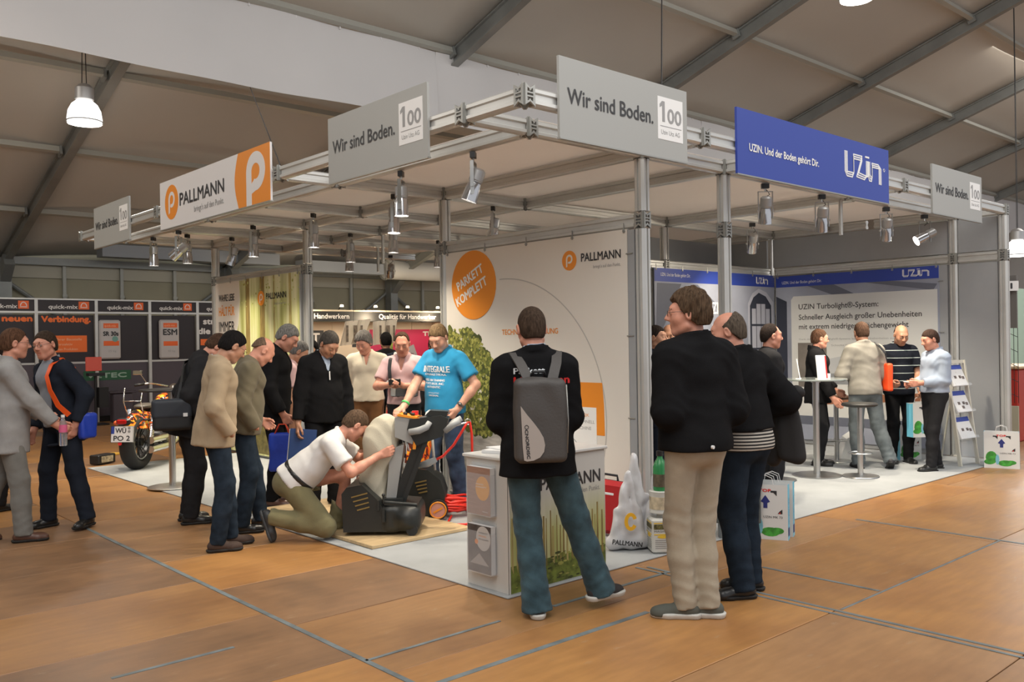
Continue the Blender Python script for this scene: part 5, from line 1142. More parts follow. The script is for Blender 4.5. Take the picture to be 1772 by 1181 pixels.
# brochure rack
t = empty('brochure_rack', (10.85, 4.25, .012), 0, 'white leaning ladder rack holding three leaflet shelves at the right', 'rack'); M = Matrix.Translation((10.90, 4.12, .012))@Matrix.Rotation(math.radians(-8), 4, 'Z'); LN = Matrix.Rotation(-.13, 4, 'X')
RKM = mat('rack_cream', (.58, .56, .48), .4)
def rk(mb): mb.v = [M@LN@v for v in mb.v]; return mb
for s in (-1, 1): rk(MB().bx(s*.19-.012, s*.19+.012, -.02, .02, 0, 1.24)).build('rail', RKM, t)
rk(MB().bx(-.19, .19, -.01, .01, 1.20, 1.24)).build('cross_bar', RKM, t); MB().cyl(M@Vector((0, .35, 0)), M@LN@Vector((0, .01, 1.1)), .012).build('rear_leg', RKM, t); rk(MB().bx(-.18, .18, 0, .012, .02, .28)).build('lower_panel', ACR, t)
for i in range(3):
    z0 = .30+.31*i
    def sh(mb): mb.v = [M@LN@Matrix.Translation((0, -.03, z0))@Matrix.Rotation(-.28, 4, 'X')@v for v in mb.v]; return mb
    o = sh(MB().bx(-.17, .17, .0, .006, 0, .30).bx(-.17, .17, -.05, .0, 0, .006).bx(-.17, .17, -.05, -.046, 0, .03)).build('shelf', ACR, t)
    q = empty('leaflet_pile', M@LN@Vector((0, -.04, z0+.01)), 0, ('leaflets with a blue header on the lowest rack shelf', 'leaflets with a blue header on the middle rack shelf', 'leaflets with a blue header on the top rack shelf')[i], 'leaflets', 'leaflets on the ladder rack')
    sh(MB().bx(-.155, .155, -.016, -.002, .008, .27)).build('sheets', PAPER, q); sh(MB().bx(-.155, .155, -.0175, -.016, .215, .27)).build('blue_header', BLUE, q)
    d_ = MB(); 
    for a, b_ in ((-.08, .10), (.02, .10), (.08, .09), (-.02, .05), (.06, .04))[:3+i % 2]: d_.bx(a, a+.05, -.0175, -.016, b_, b_+.035)
    sh(d_).build('picture', mat('print_brownmix', (.14, .11, .10), .5, var=.8, vscale=50), q)
# ------------------------------------------------------------------ plywood sample board and sanding machines
PB = mat('pine_board', (.55, .40, .22), .55, var=.18, vscale=3, stretch=(1, 9, 1))
o = MB().bbox((4.08, 6.62, .026), (.95, 2.05, .026), .003).build('plywood_board', PB); tag(o, 'pale plywood board lying on the carpet under the sanding machine', 'board')
SB = mat('machine_black', (.016, .018, .017), .42, bump=.05); GOLD = mat('gold_slit', (.28, .20, .07), .4, .5); GREYG = mat('grip_grey', (.33, .34, .34), .5)
mz = .040
MS = Matrix.Translation((3.98, 5.98, mz))@Matrix.Rotation(math.radians(-42), 4, 'Z')
t = empty('sanding_machine', (3.98, 5.98, mz), math.radians(-42), 'large black drum sanding machine with cream dust bag on the plywood board', 'sanding machine')
def mm(): return MB()
W0 = dict(parent=t, world=False)
b = mm(); b.prism([(-.30, .03), (-.31, .33), (-.27, .38), (-.15, .40), (-.02, .27), (.02, .20), (.04, .03)], (0, .20, 0), (1, 0, 0), (0, 0, 1), .40); b.build('fan_housing', SB, smooth='auto', **W0)
b = mm()
for i in range(4): b.box((-.17+.01*i, -.203, .32-.035*i), (.13-.01*i, .008, .010), Matrix.Rotation(-.25, 3, 'Y'))
b.build('vent_slit', GOLD, **W0)
sdf_obj('drum_housing', CUT(U(.03, BX((.16, .0, .13), (.145, .21, .10), .045), BX((.05, 0, .12), (.08, .20, .10), .03), RC((.20, -.16, .13), (.20, .16, .13), .10)), (0, 0, .015), (0, 0, -1)), .010, SB, t)
b = mm(); b.box((.15, 0, .235), (.26, .38, .022), Matrix.Rotation(.10, 3, 'Y')); b.cyl((.02, -.18, .26), (.28, -.18, .235), .014, n=10); b.box((.08, -.05, .255), (.16, .16, .04)); b.build('top_cover', SB, smooth='auto', **W0)
b = mm(); b.cyl((.24, -.22, .045), (.24, -.19, .045), .045, n=20); b.cyl((.24, .19, .045), (.24, .22, .045), .045, n=20); b.build('wheel', mat('rubber', (.02, .02, .02), .8), smooth='auto', **W0)
b = mm(); b.box((.02, -.215, .16), (.02, .02, .10)); b.box((-.02, -.212, .24), (.015, .02, .08)); b.cyl((.02, -.21, .26), (.02, -.21, .32), .008, n=8); b.ball((.02, -.21, .32), .014); b.build('lever', SB, smooth='auto', **W0)
# dust bag
def bagf(P, d): return d+.006*np.abs(np.sin(P[:, 0]*26+P[:, 1]*30+2.2*np.sin(P[:, 2]*8)))-.003+.004*np.sin(P[:, 2]*19+7*P[:, 0]+1.5*np.sin(P[:, 1]*15))
sdf_obj('dust_bag', FN(U(.07, RC((-.06, .02, .28), (-.09, .03, .42), .085, .10), RC((-.09, .03, .42), (-.02, .02, .66), .105, .12), RC((-.02, .02, .66), (.02, .02, .80), .125, .11), RC((.02, .02, .84), (.13, 0, .79), .085, .05), EL((-.06, .02, .76), (.11, .11, .10))), bagf), .010, mat('bag_canvas', (.50, .46, .36), .9, bump=.3, bscale=200, var=.06), t)
b = mm(); b.torus((.155, 0, .745), .045, .009, (.8, 0, -.5), 18, 6); b.tube([(.155, -.045, .745), (.18, -.05, .72), (.19, -.05, .67)], .006, 6); b.build('bag_strap', BLACKP, smooth=True, **W0)
b = mm(); b.tube([(.175, -.05, .73), (.20, -.055, .69), (.21, -.05, .64)], .006, 6); b.tube([(.175, -.05, .73), (.19, -.06, .68), (.185, -.055, .62)], .005, 6); b.build('tie_string', PWHITE, smooth=True, **W0)
b = mm(); b.prism([(.02, .26), (.10, .26), (.17, .70), (.06, .66)], (0, .09, 0), (1, 0, 0), (0, 0, 1), .16); b.build('bag_shield', mat('machine_grey', (.30, .30, .29), .4), smooth='auto', **W0)
b = mm(); b.prism([(.06, .22), (.15, .22), (.35, .76), (.28, .80)], (0, .06, 0), (1, 0, 0), (0, 0, 1), .12); b.prism([(.13, .22), (.17, .22), (.37, .74), (.34, .75)], (0, -.065, 0), (1, 0, 0), (0, 0, 1), .02); b.build('neck_column', SB, smooth='auto', **W0)
b = mm(); b.prism([(.27, .69), (.48, .76), (.53, .90), (.47, .925), (.22, .90), (.20, .82)], (0, .10, 0), (1, 0, 0), (0, 0, 1), .20); b.build('control_head', SB, smooth='auto', **W0)
b = mm(); b.prism([(.10, .76), (.24, .70), (.28, .90), (.13, .925), (.10, .91)], (0, .09, 0), (1, 0, 0), (0, 0, 1), .18); b.build('switch_box', mat('machine_grey', (.3, .3, .29), .4), smooth='auto', **W0)
b = mm(); 
for y in (-.095, .085): b.prism([(.13, .925), (.28, .90), (.27, .875), (.24, .66), (.265, .66), (.30, .91), (.13, .945)], (0, y+.012, 0), (1, 0, 0), (0, 0, 1), .014)
b.box((.20, 0, .922), (.16, .19, .012), Matrix.Rotation(.13, 3, 'Y')); b.build('orange_trim', mat('machine_orange', (.80, .28, .02), .4), **W0)
b = mm(); b.ball((.18, -.04, .94), .018); b.ball((.22, .04, .935), .016); b.box((.24, -.03, .935), (.03, .03, .02)); b.build('knob', SB, smooth=True, **W0)
b = mm(); b.box((.25, .05, .94), (.05, .05, .03)); b.build('red_switch', RED, **W0)
for s in (-1, 1):
    b = mm(); b.tube([(.22, s*.13, .80), (.30, s*.14, .815), (.36, s*.14, .84), (.385, s*.13, .88)], [.026, .028, .026, .022], 10); b.tube([(.50, s*.09, .80), (.56, s*.11, .85), (.62, s*.11, .885)], [.022, .028, .024], 10); b.build('grip', GREYG, smooth=True, **W0)
b = mm(); b.prism([(.34, .925), (.50, .905), (.53, .955), (.38, .965)], (0, .07, 0), (1, 0, 0), (0, 0, 1), .14); b.build('display_lid', SB, **W0)
b = mm(); b.cyl((.34, .1, .76), (.66, .16, .845), .008, n=8); b.cyl((.35, .1, .76), (.40, .1, .74), .022, n=10); b.torus((.67, .16, .85), .022, .006, (0, 1, 0), 14, 5); b.build('cable_arm', STEEL, smooth='auto', **W0)
REDC = mat('cable_red', (.75, .03, .015), .45)
b = mm(); b.tube([(.40, .12, .545), (.46, .14, .57), (.55, .16, .66), (.62, .16, .77), (.665, .16, .845), (.685, .16, .85), (.70, .17, .75), (.70, .2, .60), (.70, .26, .42), (.71, .32, .2), (.72, .38, .05)], .011, 8); b.build('red_cable', REDC, smooth=True, **W0)
b = mm(); b.tube([(.26, .10, .50), (.34, .11, .52), (.41, .12, .55)], [.020, .032, .022], 12); b.build('cable_plug', GREYG, smooth=True, **W0)
# edge sander behind
t = empty('edge_sander', (4.62, 6.34, .012), math.radians(-42), 'smaller black sanding machine with flame sticker and orange wheel disc', 'sanding machine'); W0 = dict(parent=t, world=False)
b = mm(); b.prism([(-.16, .03), (-.17, .20), (-.08, .38), (-.03, .44), (.06, .43), (.17, .34), (.21, .22), (.18, .03)], (0, .16, 0), (1, 0, 0), (0, 0, 1), .32); b.build('housing', SB, smooth='auto', **W0)
b = mm()
for i in range(4): b.box((.0+.006*i, -.163, .33-.030*i), (.10-.008*i, .008, .011), Matrix.Rotation(-.2, 3, 'Y'))
b.build('vent_slit', GOLD, **W0)
b = mm(); b.cyl((.15, -.20, .09), (.15, -.165, .09), .085, n=28); b.build('wheel', mat('rubber', (.02, .02, .02), .8), smooth='auto', **W0)
b = mm(); b.torus((.15, -.203, .09), .066, .006, (0, 1, 0), 28, 5); b.cyl((.15, -.206, .09), (.15, -.20, .09), .06, n=24); b.build('wheel_disc', mat('disc_rose', (.62, .30, .24), .5), smooth='auto', **W0)
b = mm(); b.torus((.15, -.208, .09), .068, .007, (0, 1, 0), 28, 5); b.box((.15, -.210, .09), (.09, .004, .016), Matrix.Rotation(-.5, 3, 'Y')); b.build('wheel_print', mat('machine_orange', (.8, .28, .02), .4), smooth='auto', **W0)
b = mm()
for s in (-1, 1): b.tube([(-.10, s*.12, .30), (0, s*.12, .62), (.06, s*.12, .92)], .014, 8)
b.tube([(.06, -.12, .92), (.06, .12, .92)], .014, 8); b.tube([(-.22, -.1, .04), (-.20, -.1, .25), (-.10, -.1, .38)], .011, 8); b.torus((-.17, -.10, .25), .11, .009, (.2, 1, 0), 24, 6); b.tube([(.12, -.10, .42), (.10, -.1, .70), (.06, -.12, .9)], .012, 8); b.build('tube_frame', mat('frame_white', (.55, .55, .52), .35), smooth=True, **W0)
FLM = mat('flame_print', (.8, .25, .02), .4); n, l, bs = nodes_of(FLM)
def flames(m, base, sx, sz, off=0.):
    n, l, b = nodes_of(m); tc = n['Texture Coordinate']; mp = n['Mapping']; mp.inputs['Scale'].default_value = (sx, sx, sz); mp.inputs['Location'].default_value = (off, off*.7, 0)
    a = n.new('ShaderNodeTexNoise'); a.inputs['Scale'].default_value = 1; a.inputs['Detail'].default_value = 2; a.inputs['Distortion'].default_value = 1.6; l.new(mp.outputs[0], a.inputs[0])
    r = n.new('ShaderNodeValToRGB'); e = r.color_ramp.elements; e[0].position = .47; e[0].color = (*base, 1); e[1].position = .66; e[1].color = (.95, .70, .06, 1); x = e.new(.50); x.color = (.75, .05, .01, 1); y = e.new(.57); y.color = (.90, .28, .02, 1)
    l.new(a.outputs['Fac'], r.inputs[0]); l.new(r.outputs[0], b.inputs['Base Color'])
flames(FLM, (.10, .02, .01), 16, 10)
b = mm(); b.box((-.02, -.06, .60), (.20, .05, .28), Matrix.Rotation(.22, 3, 'Y')); b.build('flame_panel', FLM, **W0)
b = mm(); b.box((.02, -.075, .76), (.17, .04, .12), Matrix.Rotation(.22, 3, 'Y')); b.build('silver_panel', mat('panel_rose', (.40, .30, .27), .35, .4), **W0)
b = mm(); b.torus((-.06, -.12, .50), .05, .006, (0, 1, .3), 16, 5); b.cyl((-.10, -.12, .50), (-.02, -.12, .50), .004); b.cyl((-.06, -.12, .46), (-.06, -.12, .54), .004); b.build('chrome_ring', CHROME, smooth='auto', **W0)
# coil of red cable
t = empty('cable_coil', (4.88, 6.20, .012), 0, 'tangled coil of bright red cable on the carpet behind the counter', 'cable'); b = MB(); rr = random.Random(2)
for k in range(9):
    c0 = (4.88+rr.uniform(-.05, .05), 6.20+rr.uniform(-.05, .05)); R_ = rr.uniform(.10, .20); tl = rr.uniform(-.15, .15)
    b.tube([(c0[0]+R_*math.cos(a), c0[1]+R_*.8*math.sin(a), .035+.014*k+tl*.10*math.cos(a)+.02*abs(math.sin(a*1.5+k))) for a in [i*math.pi/12 for i in range(24)]], .011, 7, closed=True)
b.build('cable_loop', REDC, t, smooth=True)
b = MB(); b.tube([(4.75, 6.1, .03), (4.6, 5.95, .025), (4.5, 5.85, .025), (4.62, 5.75, .025), (4.9, 5.72, .025), (5.05, 5.8, .025)], .010, 7); b.tube([(4.95, 6.0, .03), (5.0, 5.6, .025), (4.9, 5.4, .025), (4.75, 5.5, .025)], .010, 7); b.build('loose_end', REDC, t, smooth=True)
# ------------------------------------------------------------------ motorcycle
MX, MY, MR = 3.92, 11.45, math.radians(46)
t = empty('motorcycle', (MX, MY, .012), MR-math.pi/2, 'black cruiser motorcycle with flame painted fender and chrome twin exhausts', 'motorcycle')
W0 = dict(parent=t, world=False); RUB = mat('tyre_rubber', (.014, .014, .015), .75); BLK = mat('engine_black', (.03, .03, .03), .35, .5)
def wheel(y, R_, wd, name, z=None):
    z = z or R_; o = MB().torus((0, y, z), R_-.055, .066, (1, 0, 0), 44, 12, sq=wd/.132).build(name, RUB, smooth=True, **W0)
    c_ = mm()
    c_.torus((wd*.30, y, z), R_-.125, .012, (1, 0, 0), 36, 6); c_.torus((-wd*.30, y, z), R_-.125, .012, (1, 0, 0), 36, 6); c_.cyl((-wd*.32, y, z), (wd*.32, y, z), R_-.125, n=36, caps=False); c_.build('rim', mat('rim_grey', (.35, .35, .34), .3, .9), o, world=False, smooth='auto')
    s_ = mm()
    for i in range(9):
        a = 2*math.pi*i/9
        for q in (-.12, .12): s_.cyl((.0, y+.045*math.cos(a), z+.045*math.sin(a)), (.0, y+(R_-.12)*math.cos(a+q), z+(R_-.12)*math.sin(a+q)), .009, .007, 6)
    s_.cyl((-.07, y, z), (.07, y, z), .05, n=18); s_.torus((.06, y, z), .10, .006, (1, 0, 0), 24, 5); s_.build('spokes', BLK, o, world=False, smooth='auto')
wheel(0, .335, .19, 'rear_wheel'); wheel(1.65, .33, .12, 'front_wheel')
FP = mat('flame_paint', (.8, .3, .02), .15, coat=.8); flames(FP, (.015, .012, .012), 7, 12, 1.3)
sdf_obj('rear_fender', SUB(CUT(CUT(U(.03, EL((0, .02, .36), (.125, .40, .385)), BX((0, .30, .66), (.10, .20, .05), .04)), (0, 0, .50), (0, -.10, -1)), (0, .42, 0), (0, 1, 0)), EL((0, .0, .335), (.105, .365, .362))), .010, FP, t)
sdf_obj('tank', U(.05, EL((0, .95, .80), (.145, .27, .125)), EL((0, 1.10, .84), (.11, .16, .09))), .010, FP, t)
sdf_obj('seat', U(.05, EL((0, .50, .71), (.15, .20, .06)), EL((0, .22, .775), (.11, .20, .04)), EL((0, .68, .70), (.10, .10, .05))), .010, mat('seat_leather', (.07, .06, .05), .45), t)
ft = Matrix.Rotation(.0, 3, 'X')
b = mm(); b.torus((0, 1.65, .33), .37, .05, (1, 0, 0), 40, 8, sq=1.3); b.v = b.v[:]; 
sdf_obj('front_fender', SUB(CUT(EL((0, 1.65, .34), (.075, .385, .375)), (0, 1.6, .52), (0, .35, -1)), EL((0, 1.65, .33), (.062, .36, .355))), .010, FP, t)
b = mm(); b.tube([(0, .35, .30), (0, .42, .58), (0, .9, .70), (0, 1.22, .86)], .024, 8); b.tube([(.10, .42, .28), (.10, .95, .22), (.08, 1.2, .35), (.0, 1.25, .84)], .018, 8); b.tube([(-.10, .42, .28), (-.10, .95, .22), (-.08, 1.2, .35), (.0, 1.25, .84)], .018, 8)
for s in (-1, 1): b.tube([(s*.11, 0, .335), (s*.11, .40, .33)], .02, 8); b.tube([(s*.12, -.05, .62), (s*.12, .30, .60), (s*.10, .5, .55)], .014, 8)
b.build('frame', BLK, smooth=True, **W0)
eng = mm(); eng.bbox((0, .70, .32), (.26, .42, .20), .05); eng.cyl((-.16, .62, .34), (.16, .62, .34), .12, n=24); eng.cyl((-.17, .85, .36), (.17, .85, .36), .09, n=24)
for a in (-.4, .4):
    d = Vector((0, math.sin(a), math.cos(a)))
    for k in range(7): eng.cyl(Vector((0, .75, .36))+d*(.07+.026*k), Vector((0, .75, .36))+d*(.085+.026*k), .085-.004*(k % 2), n=18)
    eng.cyl(Vector((0, .75, .36))+d*.25, Vector((0, .75, .36))+d*.33, .075, .05, 16)
eng.build('engine', mat('engine_metal', (.30, .30, .30), .3, .9), smooth='auto', **W0)
for i, z in enumerate((.36, .245)):
    b = mm(); b.tube([(.12, .86-.1*i, .50), (.17, .90-.1*i, .40), (.19, .75, z+.03), (.20, .55, z), (.20, .30, z), (.20, -.06, z)], [.022, .024, .028, .042, .045, .043], 14); b.cyl((.20, -.065, z), (.20, -.05, z), .047, .045, 14); b.build('exhaust_pipe', CHROME, smooth='auto', **W0)
for s in (-1, 1):
    b = mm(); b.cyl((s*.15, .04, .36), (s*.15, .14, .70), .034, n=16); b.cyl((s*.15, .14, .70), (s*.15, .15, .73), .04, n=16)
    for k in range(9): b.torus((s*.15, .05+.008*k, .38+.028*k), .034, .006, (0, .28, 1), 14, 5)
    b.build('shock_absorber', CHROME, smooth='auto', **W0)
    b = mm(); b.cyl((s*.10, 1.28, .92), (s*.085, 1.65, .33), .024, n=12); b.cyl((s*.10, 1.28, .92), (s*.093, 1.45, .65), .032, n=12); b.build('fork_tube', CHROME, smooth='auto', **W0)
    b = mm(); b.tube([(s*.17, -.02, .58), (s*.23, -.02, .58)], .012, 8); b.ball((s*.25, -.02, .58), (.036, .04, .032)); b.build('turn_signal', mat('signal_orange', (.75, .12, .03), .25), smooth=True, **W0)
    b = mm(); b.tube([(s*.12, 1.22, .98), (s*.30, 1.08, 1.03), (s*.40, .98, 1.02)], .013, 8); b.build('handlebar', CHROME, smooth=True, **W0)
    b = mm(); b.tube([(s*.36, 1.01, 1.025), (s*.46, .93, 1.01)], .020, 8); b.build('hand_grip', BLACKP, smooth=True, **W0)
    b = mm(); b.tube([(s*.34, 1.05, 1.03), (s*.42, 1.03, 1.16)], .006, 6); b.bbox((s*.46, 1.03, 1.18), (.14, .02, .06), .01); b.build('mirror', CHROME if s < 0 else BLACKP, smooth='auto', **W0)
b = mm(); b.lathe([(0, 0), (.09, .02), (.105, .08), (.10, .12), (0, .13)], (0, 1.33, .88), 20, Matrix.Rotation(-math.pi/2, 3, 'X')); b.tube([(-.12, 1.25, .94), (0, 1.22, .98), (.12, 1.25, .94)], .014, 8); b.lathe([(0, 0), (.05, 0), (.055, .05), (0, .06)], (0, 1.14, .95), 16, Matrix.Rotation(.5, 3, 'X')); b.build('headlight', CHROME, smooth='auto', **W0)
b = mm(); b.tube([(-.10, -.02, .66), (-.11, -.12, .86), (-.11, -.08, 1.02)], .007, 6); b.tube([(.10, -.02, .66), (.11, -.12, .86), (.11, -.08, .96)], .007, 6); b.tube([(-.11, -.12, .86), (.11, -.12, .86)], .007, 6); b.build('sissy_bar', CHROME, smooth=True, **W0)
b = mm(); b.bbox((0, -.35, .62), (.17, .08, .09), .025); b.build('tail_light_housing', BLACKP, smooth='auto', **W0); b = mm(); b.bbox((0, -.40, .625), (.12, .03, .06), .015); b.build('tail_light', mat('tail_red', (.45, .01, .01), .15), smooth='auto', **W0); b = mm(); b.cyl((-.03, -.40, .36), (-.03, -.385, .36), .022, n=14); b.build('reflector', RED, smooth='auto', **W0)
TL = Matrix.Rotation(.16, 4, 'X'); MP = Matrix.Translation((MX, MY, .012))@Matrix.Rotation(MR-math.pi/2, 4, 'Z')@Matrix.Translation((0, -.40, .375))@Matrix.Rotation(-.12, 4, 'X')
b = MB().bx(-.14, .14, -.004, .004, 0, .20); b.v = [MP@v for v in b.v]; b.build('number_plate', PWHITE, t)
p = Pr(MP@Vector((-.14, -.0042, 0)), MP.to_3x3()@Vector((1, 0, 0)), MP.to_3x3()@Vector((0, 0, 1)), t)
p.rect(.004, .105, .042, .196, 'plate_blue_field', BLUE, .001); p.text('WÜ', .055, .115, .13, .062, 'plate_lettering', INK, .0015, bold=.004); p.disc(.225, .172, .017, 'plate_seal', INKG, .0015, 14); p.disc(.225, .132, .017, 'plate_seal', INKG, .0015, 14); p.text('PO 2', .035, .022, .20, .062, 'plate_lettering', INK, .0015, bold=.004)
for a, b_, c_, d_ in ((0, 0, .28, .004), (0, .196, .28, .20), (0, 0, .004, .2), (.276, 0, .28, .2)): p.rect(a, b_, c_, d_, 'plate_border', INK, .0018)
p.done()
b = mm(); b.tube([(-.12, .55, .22), (-.20, .45, .02)], .010, 8); b.build('side_stand', BLK, smooth=True, **W0)
t = empty('battery_box', (3.78, 12.35, .012), .5, 'small dark box with a yellow strip beside the rear wheel', 'box'); MB().bbox((0, 0, .06), (.30, .16, .12), .01).build('box', BLACKP, t, world=False); MB().bx(-.10, .10, -.083, -.080, .02, .10).build('front_label', mat('label_tan2', (.35, .30, .2), .5, var=.6, vscale=30), t, world=False); MB().bbox((.22, .05, .09), (.16, .12, .03), .006).build('yellow_strip', mat('strip_yellow', (.6, .35, .05), .5), t, world=False)
# ------------------------------------------------------------------ background stand on the left (dark, orange lettering)
DK = mat('fair_dark', (.020, .014, .018), .5); DKP = mat('fair_plum', (.075, .060, .075), .5); OR2 = mat('fair_orange', (.80, .13, .02), .5); OR3 = mat('fair_orange_bright', (.85, .16, .02), .5); WT = mat('fair_white', (.72, .70, .68), .5)
t = empty('exhibition_booth', (6, 19.4, 0), 0, 'dark neighbouring exhibition booth with orange lettering at the far left', 'booth')
PX = [1.52, 2.6, 3.66, 4.72, 5.85, 6.94, 7.99, 9.05, 10.1]
for i, x in enumerate(PX): MB().bx(x-.03, x+.03, 19.37, 19.43, 0, 2.55).build('post', ALU, t)
for a, b_ in zip(PX, PX[1:]):
    h = MB().bx(a+.03, b_-.03, 19.385, 19.415, 2.29, 2.52).build('header_panel', DK, t)
    MB().bx(a, b_, 19.36, 19.44, 2.25, 2.29).build('header_rail', ALU, t); MB().bx(a, b_, 19.36, 19.44, 2.52, 2.55).build('header_rail', ALU, t)
    p = Pr((a, 19.385, 2.29), XD_R, (0, 0, 1), t); k = b_-a
    p.text('quick-mix', k*.20, .055, k*.48, .085, 'header_lettering', WT, .003, bold=.006); p.rect(k*.70, .045, k*.88, .205, 'header_logo', OR2, .002)
    p.arc(k*.79, .10, .055, .016, 0, 180, 'logo_mark', WT, .004, 10, ry=.075); p.rect(k*.73, .075, k*.85, .09, 'logo_mark', WT, .004); p.done()
for i, (a, b_) in enumerate(zip(PX, PX[1:])):
    MB().bx(a+.03, b_-.03, 19.45, 19.48, .02, 1.22).build('lower_panel', DKP, t); MB().bx(a+.03, b_-.03, 19.45, 19.48, 1.26, 2.22).build('poster_panel', DK, t); MB().bx(a+.03, b_-.03, 19.43, 19.47, 1.22, 1.26).build('rail', ALU, t)
    MB().bx(a+.05, b_-.05, 19.40, 19.45, .0, .12).build('base_strip', BLACKP, t)
def pq(a, z): return Pr((a, 19.445, z), XD_R, (0, 0, 1), t)
p = pq(3.70, 1.26); p.text('ner neuen', .05, .83, .90, .12, 'poster_lettering', OR3, .003, bold=.02); p.done()
p = pq(4.80, 1.26); p.text('Verbindung.', .02, .82, .92, .12, 'poster_lettering', OR3, .003, bold=.02); p.rect(.12, .20, .88, .54, 'orange_field', OR3, .002)
for i, w_ in enumerate((.60, .42, .52)): p.text(('quick-mix Verbindung', 'und proRoof', 'Wir beraten Sie'), .0, 0, .1, .1, 'x', WT) if False else p.text(('auf Ihrer Baustelle', 'und proaktiv', 'mit guten Produkten'), .0, 0, .1, .1, 'x', WT) if False else p.text(('auf Ihrer Baustelle', 'und proaktiv', 'mit guten Produkten')[i], .18, .44-.10*i, w_, .05, 'small_lettering', mat('fair_peach', (.85, .50, .30), .5), .004)
p.done()
p = pq(8.02, 1.26); p.text('strich aus', .12, .78, .92, .13, 'poster_lettering', WT, .003, bold=.02); p.text('die feine', .0, .56, .8, .13, 'poster_lettering', WT, .003, bold=.02); p.rect(.06, .30, .9, .44, 'orange_field', OR3, .002); p.done()
for x0, x1, z0, z1, s_, gr in ((5.90, 6.33, 1.30, 2.12, 'SR 30s', 1), (7.14, 7.57, 1.28, 2.13, 'ESM', 0)):
    q = empty('product_sack', (x0, 19.4, z0), 0, ('white sack display marked SR 30s on the dark booth wall', 'white sack display marked ESM on the dark booth wall')[1-gr], 'sack', 'sack displays on the dark booth')
    MB().bbox(((x0+x1)/2, 19.40, (z0+z1)/2), (x1-x0, .08, z1-z0), .03).build('sack', mat('sack_white', (.50, .47, .46), .5), q, smooth='auto')
    p = Pr((x0, 19.358, z0), XD_R, (0, 0, 1), q); w_ = x1-x0; h_ = z1-z0
    p.rect(.08, h_-.17, w_-.05, h_-.07, 'orange_band', OR2, .002); p.text('quick-mix', .10, h_-.145, w_-.2, .05, 'band_lettering', mat('fair_peach', (.85, .5, .3), .5), .004); p.text(s_, .07, h_-.33, w_-.13, .09 if gr else .13, 'lettering', INK, .003, bold=.012); p.rect(.08, .28, w_-.04, .38, 'orange_band', OR2, .002)
    if gr: p.disc(w_*.72, .42, .06, 'green_dot', mat('dot_green', (.15, .33, .28), .5), .004, 16)
    p.text('25 kg' if gr else '40 kg', .17, .15, .16, .04, 'small_lettering', INKG, .003); p.done()
p = Pr((6.05, 19.444, .86), XD_R, (0, 0, 1), t); p.rect(-.45, 0, .50, .20, 'green_field', mat('fair_green', (.015, .10, .04), .5), .002); p.text('V2TEC', -.40, .055, .80, .10, 'green_lettering', mat('fair_palegreen', (.30, .42, .34), .5), .004, bold=.012); p.done()
q = empty('screen_stand', (5.5, 18.6, 0), 0, 'red glowing flat screen on a black stand before the dark booth', 'screen'); MB().bbox((5.55, 18.6, 1.22), (.30, .04, .28), .01).build('screen', mat('screen_red', (.35, .06, .04), .4, emit=(.45, .06, .04), estr=.35), q); MB().bx(5.45, 5.75, 18.55, 18.75, .98, 1.04).build('shelf', BLACKP, q); MB().cyl((5.6, 18.65, 0), (5.6, 18.65, .98), .03).build('pole', BLACKP, q); MB().bbox((5.6, 18.65, .015), (.4, .4, .03), .01).build('base', BLACKP, q); MB().bx(5.62, 5.80, 18.5, 18.7, .35, .75).build('cabinet', BLACKP, q)
o = MB().bbox((6.2, 19.0, .62), (.55, .3, .04), .01).bbox((6.2, 19.0, .3), (.4, .2, .6), .02).build('counter', DKP); tag(o, 'low plum grey counter in front of the dark booth', 'counter')
# ------------------------------------------------------------------ background stand in the middle (warm white, black fascia)
CRM = mat('fair_cream', (.62, .52, .40), .6); MG = mat('fair_magenta', (.50, .02, .09), .5)
t = empty('exhibition_booth', (12.9, 19.4, 0), 0, 'warmly lit exhibition booth with black fascia and magenta posters', 'booth')
for i in range(6): MB().bx(10.25+.85*i, 10.25+.85*i+.84, 20.3, 20.33, 0, 2.12).build('wall_panel', CRM, t)
MB().bx(10.25, 15.3, 19.38, 19.42, 2.12, 2.36).build('fascia', mat('fair_black', (.012, .012, .012), .5), t); MB().bx(10.25, 15.3, 19.36, 20.3, 2.36, 2.40).build('top_frame', mat('fair_trim', (.55, .48, .36), .5), t)
for x in (10.25, 15.2): MB().bx(x, x+.08, 19.38, 20.3, 0, 2.12).build('side_panel', CRM, t)
p = Pr((10.25, 19.38, 2.12), XD_R, (0, 0, 1), t); p.text('Von Handwerkern', .30, .06, 1.35, .13, 'fascia_lettering', WT, .004, bold=.006); p.text('Qualität für Handwerker', 2.55, .06, 1.85, .13, 'fascia_lettering', WT, .004, bold=.006); p.done()
p = Pr((10.25, 20.3, 0), XD_R, (0, 0, 1), t)
p.rect(2.85, .65, 5.0, 1.92, 'magenta_poster', MG, .003); p.rect(.1, 1.2, .62, 1.92, 'narrow_magenta_poster', MG, .003); p.rect(1.05, 1.45, 1.45, 1.90, 'black_poster', INK, .003); p.rect(2.30, 1.45, 2.62, 1.90, 'black_poster', INK, .003); p.text('T', 1.10, 1.60, .22, .24, 'poster_letter', WT, .005, bold=.02); p.text('TE', 4.62, 1.74, .3, .12, 'poster_letter', WT, .005, bold=.02); p.rect(3.3, .8, 3.6, 1.6, 'green_picture', mat('fair_lime', (.25, .35, .05), .5, var=.5, vscale=8), .004); p.poly([(4.0, .9), (4.5, 1.0), (4.3, 1.5), (4.05, 1.4)], 'grey_picture', mat('fair_greypic', (.30, .30, .33), .5), .004); p.done()
